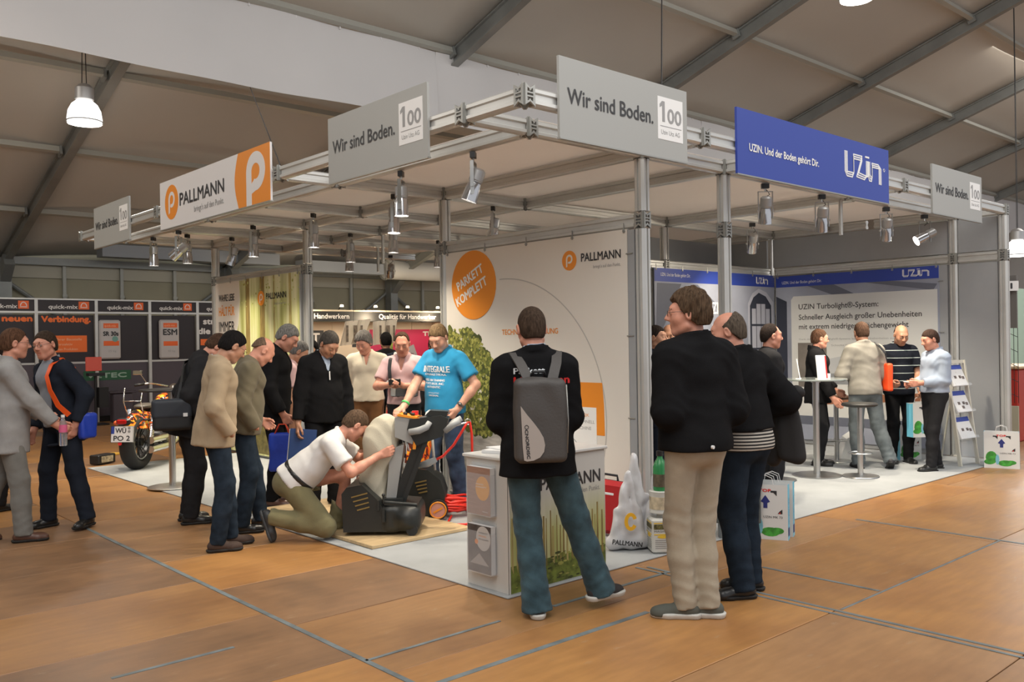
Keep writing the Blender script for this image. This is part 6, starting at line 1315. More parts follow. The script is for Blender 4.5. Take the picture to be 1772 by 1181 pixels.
for i in range(14):
    o = MB().lathe([(0, 0), (.032, 0), (.032, .16), (.012, .20), (.012, .26), (0, .26)], (12.55+.13*i, 19.9, 1.00), 8).build('bottle', mat('bottle_red', (.30, .03, .03), .3), smooth='auto'); tag(o, ORD[i]+' small red bottle from the left on the lit booth shelf', 'bottle', 'red bottles on the far shelf')
tag(MB().bx(12.4, 14.6, 19.75, 20.1, .94, 1.0).bx(12.45, 14.55, 19.8, 20.05, 0, .94).build('bottle_shelf', CRM), 'long cream shelf unit carrying the row of red bottles', 'shelf')
for k, (x0, sh) in enumerate(((9.35, 0), (10.15, 1))):
    q = empty('hanging_leaflet', (x0, 15.6, 1.5), 0, ('left folded cream leaflet board hanging before the lit booth', 'right folded cream leaflet board hanging before the lit booth')[k], 'board', 'hanging folded boards')
    MB().sheet(lambda u, v: (x0+.14*v*(1-k)+u*(.62-.1*(1-v)), 15.6+.10*abs(math.sin(u*math.pi*2)), 1.50+.50*v+.05*u), 8, 3, .01).build('board', mat('leaflet_cream', (.80, .70, .55), .6), q)
    p = Pr((x0+.05, 15.58, 1.5), XD_R, (0, 0, 1), q)
    for i in range(3): p.rect(.10+.17*i, .08, .15+.17*i+.04*(i == 1), .42, 'picture', mat('leaflet_pic', (.20, .15, .10), .5, var=.6, vscale=20), .004)
    p.done(); MB().cyl((x0+.35, 15.62, 2.0), (x0+.35, 15.62, 5.45), .004, n=5).build('string', BLACKP, q)
for i in range(5):
    x = 10.6+1.0*i; q = empty('small_spotlight', (x, 19.35, 2.45), 0, ORD[i]+' tiny warm spotlight from the left above the black fascia', 'spotlight', 'spotlights above the black fascia'); MB().cyl((x, 19.38, 2.40), (x, 19.25, 2.50), .012).build('arm', BLACKP, q); MB().lathe([(0, 0), (.05, 0), (.04, .05), (0, .06)], (x, 19.22, 2.47), 12).build('head', mat('tiny_glow', (1, .9, .7), .4, emit=(1, .8, .5), estr=5), q)
    if i % 2 == 0:
        l = bpy.data.lights.new('far', 'POINT'); l.energy = 55; l.color = (1, .80, .55); l.shadow_soft_size = .1; o = bpy.data.objects.new('far_light', l); COL.objects.link(o); o.location = (x, 19.0, 2.2)
# ------------------------------------------------------------------ neighbouring stand at the far right
t = empty('exhibition_booth', (14.2, 5.0, 0), 0, 'neighbouring booth at the right edge with pale green wall', 'booth')
MB().bx(15.6, 30, 7.4, 7.45, 0, 2.6).build('back_wall', mat('mint_wall', (.40, .55, .45), .6), t); MB().bx(12.75, 12.80, 4.33, 4.38, 0, 2.5).build('post', CW, t)
b = MB().bx(12.83, 12.86, 4.22, 4.42, 1.62, 2.32); b.build('dark_panel', mat('booth_taupe', (.16, .15, .14), .6), t); MB().bx(12.83, 12.86, 4.22, 4.42, 0, .58).build('lower_panel', mat('booth_beige', (.42, .40, .30), .6), t)
b = MB()
for i in range(5): b.cyl((12.85, 4.22+.05*i, .62), (12.85, 4.22+.05*i, 1.62), .004, n=5); b.cyl((12.85, 4.22, .70+.2*i), (12.85, 4.42, .80+.2*i), .004, n=5)
b.build('wire_grille', BLACKP, t)
q = empty('stand_number_sign', (12.74, 4.28, 2.0), 0, 'small white sign reading J1 at the right edge', 'sign'); R = Matrix.Rotation(math.radians(-62), 3, 'Z'); MB().box((12.74, 4.30, 2.18), (.26, .01, .13), R).build('plate', PWHITE, q); M2 = Matrix.Translation((12.74, 4.30, 2.115))@Matrix.Rotation(math.radians(-62), 4, 'Z'); p = Pr(M2@Vector((-.05, -.006, 0)), M2.to_3x3()@Vector((1, 0, 0)), (0, 0, 1), q); p.text('J1', 0, .03, .10, .075, 'lettering', INK, .002, bold=.008); p.done()
q = empty('reception_counter', (14.4, 5.0, 0), 0, 'bright red counter with pale wooden rim at the right edge', 'counter'); MB().bbox((14.35, 4.85, .52), (1.3, .7, 1.04), .02).build('body', mat('counter_red', (.42, .03, .02), .45), q); MB().bbox((14.35, 4.85, 1.06), (1.36, .76, .04), .01).build('rim', mat('rim_wood', (.50, .36, .22), .5), q)
q = empty('white_chair', (15.6, 6.2, 0), 0, 'white curved chair back behind the red counter', 'chair'); sdf_obj('backrest', BX((15.6, 6.2, 1.30), (.40, .05, .26), .05), .03, mat('chair_white', (.62, .62, .60), .4), None).parent = None
bpy.data.objects.remove(bpy.data.objects['backrest']); bpy.data.objects.remove(q)
t = empty('white_armchair', (15.4, 6.3, 0), 0, 'white high backed chair behind the red counter', 'chair'); MB().bbox((15.4, 6.3, 1.12), (.7, .08, .62), .04).build('backrest', mat('chair_white', (.62, .62, .60), .4), t); MB().bbox((15.4, 6.0, .78), (.6, .5, .08), .03).build('seat', mat('chair_white', (.62, .62, .60), .4), t)
for a in (-.25, .25):
    for c_ in (5.8, 6.25): MB().cyl((15.4+a, c_, 0), (15.4+a, c_, .76), .018).build('leg', ALUD, t)
area('neighbour_light', (15.8, 5.2, 3.2), 2.0, 110, (1, .95, .85), (15.5, 5.5, 0))
# ------------------------------------------------------------------ visitors
LEA = mat('leather_black', (.015, .015, .015), .32); LEB = mat('leather_brown', (.10, .045, .03), .4); BLK_C = cloth('cloth_black', (.010, .010, .011)); NAVY = cloth('cloth_navy', (.018, .022, .032)); CHAR = cloth('cloth_charcoal', (.022, .022, .024))
JEANS = cloth('denim_dark', (.020, .030, .045), var=.4); JEANT = cloth('denim_teal', (.045, .085, .105), var=.45); JEANL = cloth('denim_grey', (.12, .14, .15), var=.3); SHW = cloth('cotton_white', (.66, .65, .64), var=.04); SHB = cloth('cotton_paleblue', (.34, .40, .50), var=.05); SHP = cloth('cotton_pink', (.62, .42, .43), var=.05)
GREYS = cloth('suit_grey', (.30, .295, .29)); GREYT = cloth('trouser_grey', (.19, .185, .17)); BEIG = cloth('blazer_beige', (.36, .275, .18)); OLIV = cloth('jacket_olive', (.135, .115, .075)); CREAM = cloth('shirt_cream', (.62, .56, .44), var=.05); KHAKI = cloth('chino_khaki', (.36, .31, .235)); WORK = cloth('work_khaki', (.19, .17, .09)); KNIT = cloth('knit_greige', (.24, .225, .195)); BLUET = cloth('tee_blue', (.03, .27, .50), var=.06); SUEDE = cloth('suede_brown', (.16, .075, .03)); SHG = cloth('shirt_greyblue', (.25, .27, .31), var=.05)
HB = (.10, .055, .035); HD = (.03, .02, .016); HG = (.22, .21, .20); HF = (.26, .17, .09); HGB = (.13, .105, .085); HK = (.012, .010, .010)
def striped(name, base, line, freq, width=.5):
    m = cloth(name, base); n, l, b = nodes_of(m); tc = n['Texture Coordinate']; s = n.new('ShaderNodeSeparateXYZ'); l.new(tc.outputs['Object'], s.inputs[0])
    a = n.new('ShaderNodeMath'); a.operation = 'MULTIPLY'; a.inputs[1].default_value = freq; l.new(s.outputs['Z'], a.inputs[0]); f = n.new('ShaderNodeMath'); f.operation = 'FRACT'; l.new(a.outputs[0], f.inputs[0]); g = n.new('ShaderNodeMath'); g.operation = 'LESS_THAN'; g.inputs[1].default_value = width; l.new(f.outputs[0], g.inputs[0])
    mx = n.new('ShaderNodeMix'); mx.data_type = 'RGBA'; l.new(g.outputs[0], mx.inputs[0]); mx.inputs[6].default_value = (*base, 1); mx.inputs[7].default_value = (*line, 1); l.new(mx.outputs[2], b.inputs['Base Color']); return m
STR1 = striped('polo_fine_stripes', (.03, .03, .03), (.50, .47, .42), 52, .5); STR2 = striped('polo_wide_stripes', (.012, .014, .02), (.45, .50, .48), 11, .08)
JK = lambda col, **k: dict(dict(col=col, e=.024, hem=-.20, name='jacket', loose=.004, fold=.007), **k)
def near(x, y, px=None): return (x, y, .012 if (x > 3.5 and y > 4.0) else 0)
# 1 far left, light grey suit
g1 = person('man in light grey suit at the left edge holding a water bottle', (1.73, 8.01), -12, H=1.76, girth=1.1, lod=1, lean=3, head=(2, 5), tone='red', hair=('short', (.14, .07, .04)), glasses=True, armR=(.17, .34, .94), armL=(.15, .25, 1.0), elbR=(.5, -1, -.3),
    legR=(.12, .10, .09, 5, 0), legL=(.10, -.22, .10, 5, -12), top=JK(GREYS, hem=-.23, skirt=.01, open=(.0, .07, .01), collar=(.022, .076, .008)), shirt=dict(col=SHW, e=.008, collar=(.024, .066, .007)), pants=dict(col=GREYT, e=.018, flare=.006), shoes=dict(col=LEB), handR=dict(curl=55, d=(0, .8, -.5)))
# 2 dark suit facing him
g2 = person('man in dark suit with glasses and orange shoulder strap facing left', (2.22, 8.32), 196, H=1.75, lod=1, lean=9, tilt=4, head=(0, 18), tone='red', hair=('short', (.07, .045, .03)), glasses=True, armR='low', armL=(.24, .02, .92), elbL=(.8, -.8, 0), mouth=.004,
    legR=(.10, .08, .09, 5, 0), legL=(.26, -.06, .09, 25, 0), top=JK(NAVY, hem=-.22, open=(-.2, .09, .085), skirt=.012), shirt=dict(col=SHG, e=.010, collar=(.024, .067, .007), hem=-.05, collar_gap=.03), pants=dict(col=NAVY, e=.016, flare=.004), shoes=dict(col=LEA))
# hidden man behind them
person('man in dark trousers and white shirt hidden behind the two talking men', (1.95, 9.6), 20, H=1.60, lod=1, head=(10, 0), top=dict(col=SHW, e=.014, hem=-.06, name='shirt', collar=(.02, .067, .007)), pants=dict(col=CHAR, e=.014), shoes=dict(col=LEA), hair=('short', HD))
# 4 dark jacket with satchel, behind the beige blazer
g4 = person('man in black jacket bending forward behind the beige blazer man', (3.06, 7.66), -14, H=1.78, lod=1, lean=16, head=(32, -5), tone='red', hair=('short', HB), armR='pocket', armL='pocket', top=JK(CHAR, e=.034, hem=-.20), pants=dict(col=CHAR, e=.018), shoes=dict(col=LEA), handR=dict(hide=1), handL=dict(hide=1))
# 5 beige blazer
g5 = person('man in beige blazer and dark jeans looking down, hand in pocket', (2.80, 6.50), -16, H=1.74, lod=1, lean=6, head=(28, 12), tone='tan', hair=('short', HK), glasses=True, armR='pocket', armL=(.18, .14, .92), top=JK(BEIG, hem=-.15, skirt=.015, open=(.0, .06, .006), lapel=1, collar=(.020, .076, .008)), shirt=dict(col=SHB, e=.008, collar=(.024, .066, .007)), pants=dict(col=JEANS, e=.014), shoes=dict(col=mat('suede_dark', (.05, .028, .02), .8)), handR=dict(hide=1), handL=dict(hide=1), legR=(.09, .0, .09, 4, 0), legL=(.09, .12, .09, 4, 0))
# 6 olive jacket, bald
g6 = person('bald man in olive jacket and dark jeans looking down', (3.24, 6.98), -18, H=1.71, girth=1.08, lod=1, lean=9, head=(34, 8), tone='red', hair=('bald', (.20, .13, .09)), armR='pocket', armL=(.18, .18, .95), top=JK(OLIV, e=.034, hem=-.10, fold=.010, collar=(.022, .078, .010), collar_gap=.03), shirt=dict(col=SHB, e=.006, collar=(.022, .068, .007)), pants=dict(col=JEANS, e=.016), shoes=dict(col=LEA), handR=dict(hide=1), legR=(.10, -.02, .09, 4, 0), legL=(.10, .16, .09, 4, 0))
# 7 black jacket grey hair, blue bag
g7 = person('grey haired man in black zip jacket carrying a blue bag', (3.97, 7.86), -38, H=1.83, lod=1, lean=5, head=(32, -6), tone='red', hair=('short', (.28, .27, .25)), armR=(.20, .12, .88), armL='pocket', top=JK(BLK_C, e=.028, hem=-.20, collar=(.028, .074, .009), collar_gap=.04, open=(.30, .05, .004)), shirt=dict(col=NAVY, e=.006), pants=dict(col=BLK_C, e=.014), shoes=dict(col=LEB), handR=dict(curl=70), handL=dict(hide=1))
# 8 pale pink shirt behind him
person('man in pale pink short-sleeved shirt standing behind the grey haired man', (4.42, 8.42), -25, H=1.66, lod=1, lean=4, head=(30, 0), tone='tan', hair=('short', HG), top=dict(col=SHP, e=.018, hem=-.14, sleeve='short', name='shirt', collar=(.018, .068, .007), loose=.01), pants=dict(col=mat('trouser_taupe', (.06, .05, .045), .85), e=.016), shoes=dict(col=LEB))
# 9 black sweater, white zip
g9 = person('grey bearded man in black half-zip sweater looking down', (4.22, 7.36), -98, H=1.76, girth=1.12, lod=1, lean=5, head=(36, 10), tone='tan', hair=('short', (.09, .08, .07)), beard=(.20, .18, .17), armR=(.27, .06, .83), armL=(.25, .06, .85), top=JK(BLK_C, e=.022, hem=-.12, open=(.36, .040, .004), collar=(.024, .074, .009), collar_gap=.03), shirt=dict(col=SHB, e=.008, collar=(.022, .066, .007)), pants=dict(col=BLK_C, e=.014), shoes=dict(col=LEA))
# 10 cream shirt, leather shorts
g10 = person('curly grey haired man in cream short-sleeved shirt and brown leather shorts', (5.36, 8.36), -128, H=1.75, lod=1, lean=4, head=(26, -20), tone='red', hair=('wavy', (.25, .23, .21)), armR=(.24, .05, .88), armL=(.28, .12, .92), top=dict(col=CREAM, e=.018, hem=-.02, sleeve='short', name='shirt', collar=(.020, .070, .007), open=(.38, .035, .004), loose=.008), pants=dict(col=SUEDE, e=.018, hem=.40), shoes=dict(col=LEB), handL=dict(curl=60))
b_ = MB()
for sd in (1, -1):
    k_, a_ = g10['legs'][sd][1], g10['legs'][sd][2]; b_.tube([g10['W'](k_.lerp(a_, f)) for f in (.45, .5, .8, 1.0, 1.03)], [.060, .058, .050, .042, .040], 14)
b_.build('socks', cloth('wool_cream', (.50, .46, .38)), g10['root'], smooth='auto')
# 11 pink shirt photographer
g11 = person('man in pink short-sleeved shirt with black strap taking a picture', (5.26, 7.52), -138, H=1.72, lod=1, lean=2, head=(22, 8), tone='red', hair=('receding', (.10, .06, .04)), armR=(.07, .30, 1.17), armL=(.05, .28, 1.16), elbR=(.9, -.4, -.6), elbL=(.9, -.4, -.6), top=dict(col=SHP, e=.014, hem=-.0, sleeve='short', name='shirt', collar=(.020, .070, .007), open=(.36, .045, .004), loose=.008), pants=dict(col=CHAR, e=.014), shoes=dict(col=LEA), belt=LEA, handR=dict(curl=50, d=(-.6, .6, .4), n=(-.2, .9, -.3)), handL=dict(curl=50, d=(.6, .6, .4), n=(.2, .9, -.3)))
# 12-14 background people
person('smiling man in dark suit and tie behind the white info sheet', (6.60, 9.52), -122, H=1.71, lod=1, head=(6, 10), tone='tan', hair=('short', HD), mouth=.003, armR=(.15, .22, 1.08), armL=(.2, .15, .95), top=JK(NAVY, e=.022, open=(.05, .085, .01), hem=-.22), shirt=dict(col=SHW, e=.008, collar=(.024, .067, .009)), pants=dict(col=NAVY, e=.014), shoes=dict(col=LEA))
tie = ALL_P[-1]
person('person in dark clothes with back turned before the magenta poster', (6.85, 10.2), 70, H=1.74, lod=2, hair=('short', HK), tone='tan', top=JK(BLK_C), pants=dict(col=BLK_C), shoes=dict(col=LEA))
person('long dark haired woman looking left beside the tall banner post', (5.85, 10.45), -140, H=1.62, girth=.9, lod=2, hair=('long', HK), tone='tan', top=JK(BLK_C, e=.016), pants=dict(col=BLK_C), shoes=dict(col=LEA), sh=.9)
person('dark haired person standing behind the blue T-shirt man and the photographer', (6.15, 8.15), -110, H=1.66, lod=2, hair=('full', HK), tone='tan', top=JK(CHAR), pants=dict(col=BLK_C), shoes=dict(col=LEA))
# 15 blue T-shirt
g15 = person('young man in bright blue printed T-shirt and jeans operating the sander', (5.02, 6.52), -166, H=1.80, girth=1.14, lod=1, lean=4, tilt=-2, head=(32, 12), tone='fair', hair=('short', HF), armR=(.20, .34, .96), armL=(.23, .10, .94), elbR=(.8, -.8, -.2), elbL=(1, -.6, 0), top=dict(col=BLUET, e=.016, hem=-.07, sleeve='short', name='t_shirt', collar=(.008, .070, .007), loose=.022, skirt=.012), pants=dict(col=cloth('denim_blue', (.035, .055, .10), var=.5), e=.018, flare=.01), shoes=dict(col=mat('shoe_navy', (.02, .025, .05), .6)), handL=dict(curl=60), handR=dict(curl=25, d=(0, .9, -.35), n=(0, -.3, -1)), legR=(.13, .06, .09, 8, 0), legL=(.14, -.06, .09, 12, 0))
# 16 kneeling worker
g16 = person('kneeling man in white polo shirt and khaki work trousers', (3.42, 6.40), -36, H=1.76, girth=1.1, lod=1, lean=48, pelvis=(0, -.02, .47), head=(46, 22), tone='red', hair=('short', (.13, .08, .05)), top=dict(col=SHW, e=.016, hem=-.03, sleeve='short', name='polo_shirt', loose=.020, collar=(.018, .070, .008), collar_gap=.0), pants=dict(col=WORK, e=.022, fold=.010, rise=.09), belt=LEA, shoes=dict(col=mat('shoe_work', (.03, .032, .035), .5), sole=mat('sole_grey', (.05, .055, .06), .6)),
    legR=(.12, -.16, .20, 0, -72), kneeR=(.2, .4, -1), legL=(.16, .30, .09, 5, 0), kneeL=(.1, .6, 1), armR=(.13, .66, .66), armL=(.12, .70, .70), elbR=(.6, -.2, -.8), elbL=(.6, -.2, -.8), handR=dict(curl=35, d=(.0, .8, .3)), handL=dict(curl=35))
# 17 backpack man
g17 = person('man in black jacket and blue jeans with a grey backpack, seen from behind', (3.42, 3.60, 0), 56, H=1.79, girth=1.06, lod=0, lean=1, tilt=-1, head=(8, 3), tone='red', hair=('crop', (.075, .048, .032)), armR=(.12, .27, 1.07), armL=(.12, .27, 1.08), elbR=(.28, -.6, -1), elbL=(.28, -.6, -1), sh=1.0,
    legL=(.02, .00, .09, 2, 0), legR=(.38, .10, .09, 62, 0), top=JK(BLK_C, e=.030, hem=-.16, loose=.012, skirt=.02, collar=(.022, .080, .010), collar_gap=.0), shirt=dict(col=SHB, e=.004, collar=(.034, .068, .006)), pants=dict(col=JEANT, e=.018, flare=.022, hem=.03, fold=.008), shoes=dict(col=mat('sneaker_black', (.025, .02, .02), .7), style='sneaker', sole=mat('rubber_white', (.55, .54, .50), .6), laces=PWHITE))
# 18 front man in black jacket and khaki trousers
g18 = person('tall man in black jacket, khaki chinos and grey canvas sneakers', (4.02, 2.96, 0), 74, H=1.86, girth=1.0, lod=0, lean=0, head=(2, 52), tone='red', hair=('messy', (.12, .075, .045)), glasses=True, armR=(.10, .18, 1.04), armL=(.06, .19, 1.08), elbR=(.30, -.5, -1), elbL=(.30, -.5, -1), sh=1.05,
    legR=(.055, -.02, .09, -52, 0), legL=(.060, .03, .09, 56, 0), top=JK(BLK_C, e=.036, hem=-.06, loose=.014, collar=(.026, .078, .011), collar_gap=.0, skirt=.004), pants=dict(col=KHAKI, e=.010, flare=.004, hem=.05, fold=.008), shoes=dict(col=mat('canvas_grey', (.085, .09, .075), .8), style='sneaker', sole=mat('rubber_white', (.55, .54, .50), .6), laces=PWHITE))
# 19 striped polo with jacket pushed up
g19 = person('balding man with striped polo below a short black jacket and dark jeans', (4.60, 3.03, 0), 84, H=1.76, girth=1.06, lod=0, lean=3, tilt=-2, head=(10, 34), tone='red', hair=('ring', (.13, .10, .075)), armR=(.26, .16, 1.08), armL=(.14, .22, 1.05), elbR=(.7, -.6, -.8), elbL=(.3, -.6, -1), top=JK(BLK_C, e=.034, hem=.05, loose=.016, collar=(.022, .078, .010), collar_gap=.0, name='jacket'), shirt=dict(col=STR1, e=.022, hem=-.07, name='polo_shirt'), pants=dict(col=cloth('denim_ink', (.016, .024, .036), var=.35), e=.020, flare=.006, hem=.045), shoes=dict(col=LEA),
    legR=(.09, .04, .09, -40, 0), legL=(.09, -.05, .09, 62, 0))
# 20-22 heads between the front men
person('dark haired man seen in profile behind the striped polo man', (7.45, 4.62), -36, H=1.72, lod=1, head=(4, 0), tone='red', hair=('receding', HD), top=JK(CHAR), pants=dict(col=CHAR), shoes=dict(col=LEA))
person('man in dark suit half hidden behind the front right post', (6.71, 5.40), -70, H=1.72, lod=1, tone='tan', hair=('short', HD), armR=(.15, .30, 1.02), armL=(.2, .2, .95), top=JK(NAVY, e=.024, open=(.1, .07, .01), hem=-.22), shirt=dict(col=SHW, e=.008, collar=(.028, .068, .009)), pants=dict(col=NAVY), shoes=dict(col=LEA))
person('man peering past the shoulder of the tall front man', (7.24, 5.62), -150, H=1.75, lod=1, head=(14, 0), tone='tan', hair=('bald', HB), top=dict(col=SHW, e=.014, hem=-.1, name='shirt', collar=(.022, .068, .008)), pants=dict(col=CHAR), shoes=dict(col=LEA))
# 23-26 group at the right
g23 = person('man with glasses in black hooded jacket and blue shirt at the high table', (9.80, 5.42), -66, H=1.68, lod=1, head=(6, 24), tone='red', hair=('short', (.12, .06, .035)), glasses=True, armR=(.24, .20, .86), armL=(.2, .2, .95), elbR=(.8, -.8, 0), top=JK(BLK_C, e=.036, hem=-.16, open=(.12, .055, .006), collar=(.030, .084, .014), collar_gap=.04, fold=.009), shirt=dict(col=SHB, e=.008, collar=(.022, .067, .009)), pants=dict(col=CHAR, e=.012), shoes=dict(col=LEA), handR=dict(curl=10, d=(.2, .5, -.6)))
g24 = person('man in greige sweater and grey jeans seen from behind with an orange shoulder bag', (9.90, 4.88), 52, H=1.76, lod=1, lean=3, head=(10, -6), tone='tan', hair=('short', HB), armR=(.10, .26, 1.10), armL=(.16, .26, 1.08), top=dict(col=KNIT, e=.028, hem=-.08, name='sweater', loose=.012, fold=.010, collar=(.014, .074, .009), collar_gap=0), pants=dict(col=JEANL, e=.022, flare=.008, fold=.012), shoes=dict(col=mat('shoe_dark', (.03, .03, .035), .6)), legL=(.08, .02, .09, 0, 0), legR=(.24, -.10, .12, 20, -30))
g25 = person('bald man in black polo with thin white stripes holding a paper bag', (10.60, 4.80), -134, H=1.74, lod=1, head=(28, 2), tone='tan', hair=('bald', HK), armR=(.20, .22, 1.02), armL=(.17, .20, .92), top=dict(col=STR2, e=.018, hem=-.10, sleeve='short', name='polo_shirt', loose=.02, collar=(.016, .070, .009)), shirt=None, pants=dict(col=BLK_C, e=.012), shoes=dict(col=LEA), handL=dict(curl=75), handR=dict(curl=50))
g26 = person('man in light blue shirt and black trousers facing left beside the rack', (10.30, 4.26), 148, H=1.66, girth=1.06, lod=1, lean=-2, head=(20, -4), tone='red', hair=('short', (.07, .04, .03)), armR=(.10, .24, 1.06), armL=(.09, .23, 1.08), elbR=(.3, -.8, -1), elbL=(.3, -.8, -1), top=dict(col=SHB, e=.018, hem=-.0, name='shirt', loose=.010, collar=(.022, .069, .009), fold=.009), pants=dict(col=CHAR, e=.014), shoes=dict(col=LEA), belt=LEA, legR=(.08, -.08, .09, 4, 0), legL=(.09, .12, .09, 4, 0))
person('red haired person seated behind the red counter at the far right edge', (14.55, 5.75), -150, H=1.25, lod=2, hair=('full', (.20, .05, .03)), tone='fair', top=JK(CHAR), pants=dict(col=CHAR), shoes=dict(col=LEA))
# ------------------------------------------------------------------ what the visitors carry
def ws(g, *pts): return [g['W'](p) for p in pts]
def strap(name, pts, w_, th, m, parent):
    """flat band along points; pts in world, with outward hints"""
    mb = MB(); P = [Vector(p) for p, _ in pts]; N_ = [Vector(n).normalized() for _, n in pts]; vs = []
    for i, p in enumerate(P):
        d = (P[min(i+1, len(P)-1)]-P[max(i-1, 0)]).normalized(); s = d.cross(N_[i]).normalized(); n = s.cross(d)
        vs += [p+s*w_/2, p-s*w_/2, p-s*w_/2+n*th, p+s*w_/2+n*th]
    fs = []
    for i in range(len(P)-1):
        a = i*4; b = a+4
        for k in range(4): fs.append((a+k, a+(k+1) % 4, b+(k+1) % 4, b+k))
    fs += [(3, 2, 1, 0), tuple(len(vs)-4+k for k in range(4))]
    return mb.add(vs, fs).build(name, m, parent, smooth='auto')
# water bottle
A_, E_, Wp = g1['arms'][1]; q = g1['W'](Wp); q = q+Vector((.055, -.02, -.05)); t = empty('water_bottle', q, 0, 'small clear water bottle with pink label in the grey suit mans hand', 'bottle')
MB().lathe([(0, -.13), (.028, -.13), (.031, -.12), (.030, -.06), (.031, 0), (.030, .05), (.014, .085), (.013, .10)], q, 16).build('bottle', mat('clear_plastic', (.75, .8, .85), .05, trans=.85), t, smooth='auto'); MB().lathe([(.0315, -.02), (.032, -.02), (.032, .04), (.0315, .04)], q, 16).build('label_band', mat('label_pink', (.65, .12, .25), .5), t, smooth='auto'); MB().lathe([(.015, .10), (.015, .12), (0, .12)], q, 12).build('cap', PWHITE, t)
# blue bag with orange strap of man 2
T = g2['T']; ORS = mat('strap_orange', (.85, .10, .01), .5); BBL = mat('bag_blue', (.015, .05, .42), .45, bump=.3, bscale=20)
t = empty('shoulder_bag', g2['W'](T(-.30, -.02, .0)), 0, 'blue bag hanging at the hip on a bright orange strap', 'bag')
pt = [(T(-.10, -.14, .42), (0, -1, .3)), (T(-.125, -.03, .525), (0, -.2, 1)), (T(-.13, .075, .485), (0, .6, .8)), (T(-.15, .145, .40), (0, 1, .3)), (T(-.19, .165, .28), (-.1, 1, 0)), (T(-.235, .15, .14), (-.4, 1, 0)), (T(-.28, .10, .04), (-1, .6, 0))]
R3 = Matrix.Rotation(math.radians(196-90), 3, 'Z'); strap('strap', [(g2['W'](p), R3@Vector(n)) for p, n in pt], .045, .006, ORS, t)
c_ = g2['W'](T(-.27, -.05, -.09)); sdf_obj('pouch', folds(BX(tuple(c_), (.035, .075, .11), .025, np.array(Matrix.Rotation(math.radians(196-90), 3, 'Z'), np.float32)), .005, (20, 20, 20), 2), .010, BBL, None)
o = bpy.data.objects['pouch']; o.data.transform(Matrix.Translation(-Vector(t.location))); o.parent = t
# satchel of man 4
def soft_box(name, c, half, rz, m, parent, amp=.004, r=.03, h=.010, extra=None, rx=0):
    R = np.array(Matrix.Rotation(rz, 3, 'Z')@Matrix.Rotation(rx, 3, 'X'), np.float32); c = Vector(c)-Vector(parent.location)
    n = folds(BX(tuple(c), half, r, R), amp, (18, 18, 22), 1.3); o = sdf_obj(name, n, h, m, parent); return o
T = g4['T']; c_ = g4['W'](T(.25, -.16, -.03)); t = empty('satchel', c_, 0, 'black shoulder satchel with a small white tag at the hip', 'bag'); yaw4 = math.radians(-14-90)
soft_box('pouch', c_, (.045, .155, .13), yaw4, mat('satchel_black', (.012, .013, .015), .6), t); soft_box('flap', c_+Vector((.0, 0, .05)), (.050, .160, .085), yaw4, mat('satchel_flap', (.02, .025, .035), .6), t, r=.03)
MB().box(c_+Matrix.Rotation(yaw4, 3, 'Z')@Vector((.053, .10, .0)), (.006, .035, .03), Matrix.Rotation(yaw4, 3, 'Z')).build('tag', PAPER, t)
pt = [(T(.25, -.14, .06), (1, 0, 0)), (T(.20, -.15, .25), (.5, -1, 0)), (T(.02, -.15, .42), (0, -1, .2)), (T(-.10, -.05, .50), (0, -.3, 1))]; R3 = Matrix.Rotation(yaw4, 3, 'Z'); strap('strap', [(g4['W'](p), R3@Vector(n)) for p, n in pt], .04, .006, mat('satchel_black', (.012, .013, .015), .6), t)
# blue carrier bag of man 7
def carrier(g, sd, label, m, size=(.26, .34, .10), handle=None, drop=.16, off=(0, 0), rz=0, name='carrier_bag'):
    q = g['W'](g['arms'][sd][2])+Vector((off[0], off[1], -.085)); t = empty(name, q, 0, label, 'bag'); w_, h_, d_ = size
    c_ = q+Vector((0, 0, -drop-h_/2)); soft_box('sack', c_, (w_/2, d_/2, h_/2), rz, m, t, .006, .025, .010)
    R = Matrix.Rotation(rz, 3, 'Z')
    for s in (-1, 1): MB().tube([c_+R@Vector((-w_*.28, s*d_*.35, h_*.46)), q+R@Vector((-.03, s*.01, -.02)), q+R@Vector((.03, s*.01, -.02)), c_+R@Vector((w_*.28, s*d_*.35, h_*.46))], .006, 6).build('handle', handle or m, t, smooth=True)
    return t, c_
carrier(g7, 1, 'blue fabric carrier bag with an orange red handle beside the grey haired man', BBL, (.25, .36, .08), mat('strap_red', (.75, .07, .02), .5), .10, rz=math.radians(-40))
q = g9['W'](g9['arms'][1][2])+Vector((0, 0, -.09)); t = empty('folder', q, 0, 'dark blue folder held by the man in the black sweater', 'folder'); MB().bbox(q+Vector((.03, -.02, -.13)), (.24, .02, .30), .004, Matrix.Rotation(math.radians(-30), 3, 'Z')@Matrix.Rotation(.1, 3, 'Y')).build('cover', mat('folder_blue', (.02, .05, .16), .4), t); MB().bbox(q+Vector((.022, -.002, -.13)), (.225, .012, .285), .002, Matrix.Rotation(math.radians(-30), 3, 'Z')@Matrix.Rotation(.1, 3, 'Y')).build('pages', PAPER, t)
# zip
T = g9['T']; strap('zip', [(g9['W'](T(0, .146, .37)), (0, -1, 0)), (g9['W'](T(0, .152, .33)), (0, -1, 0)), (g9['W'](T(0, .158, .29)), (0, -1, 0))], .009, .005, PWHITE, g9['root'])
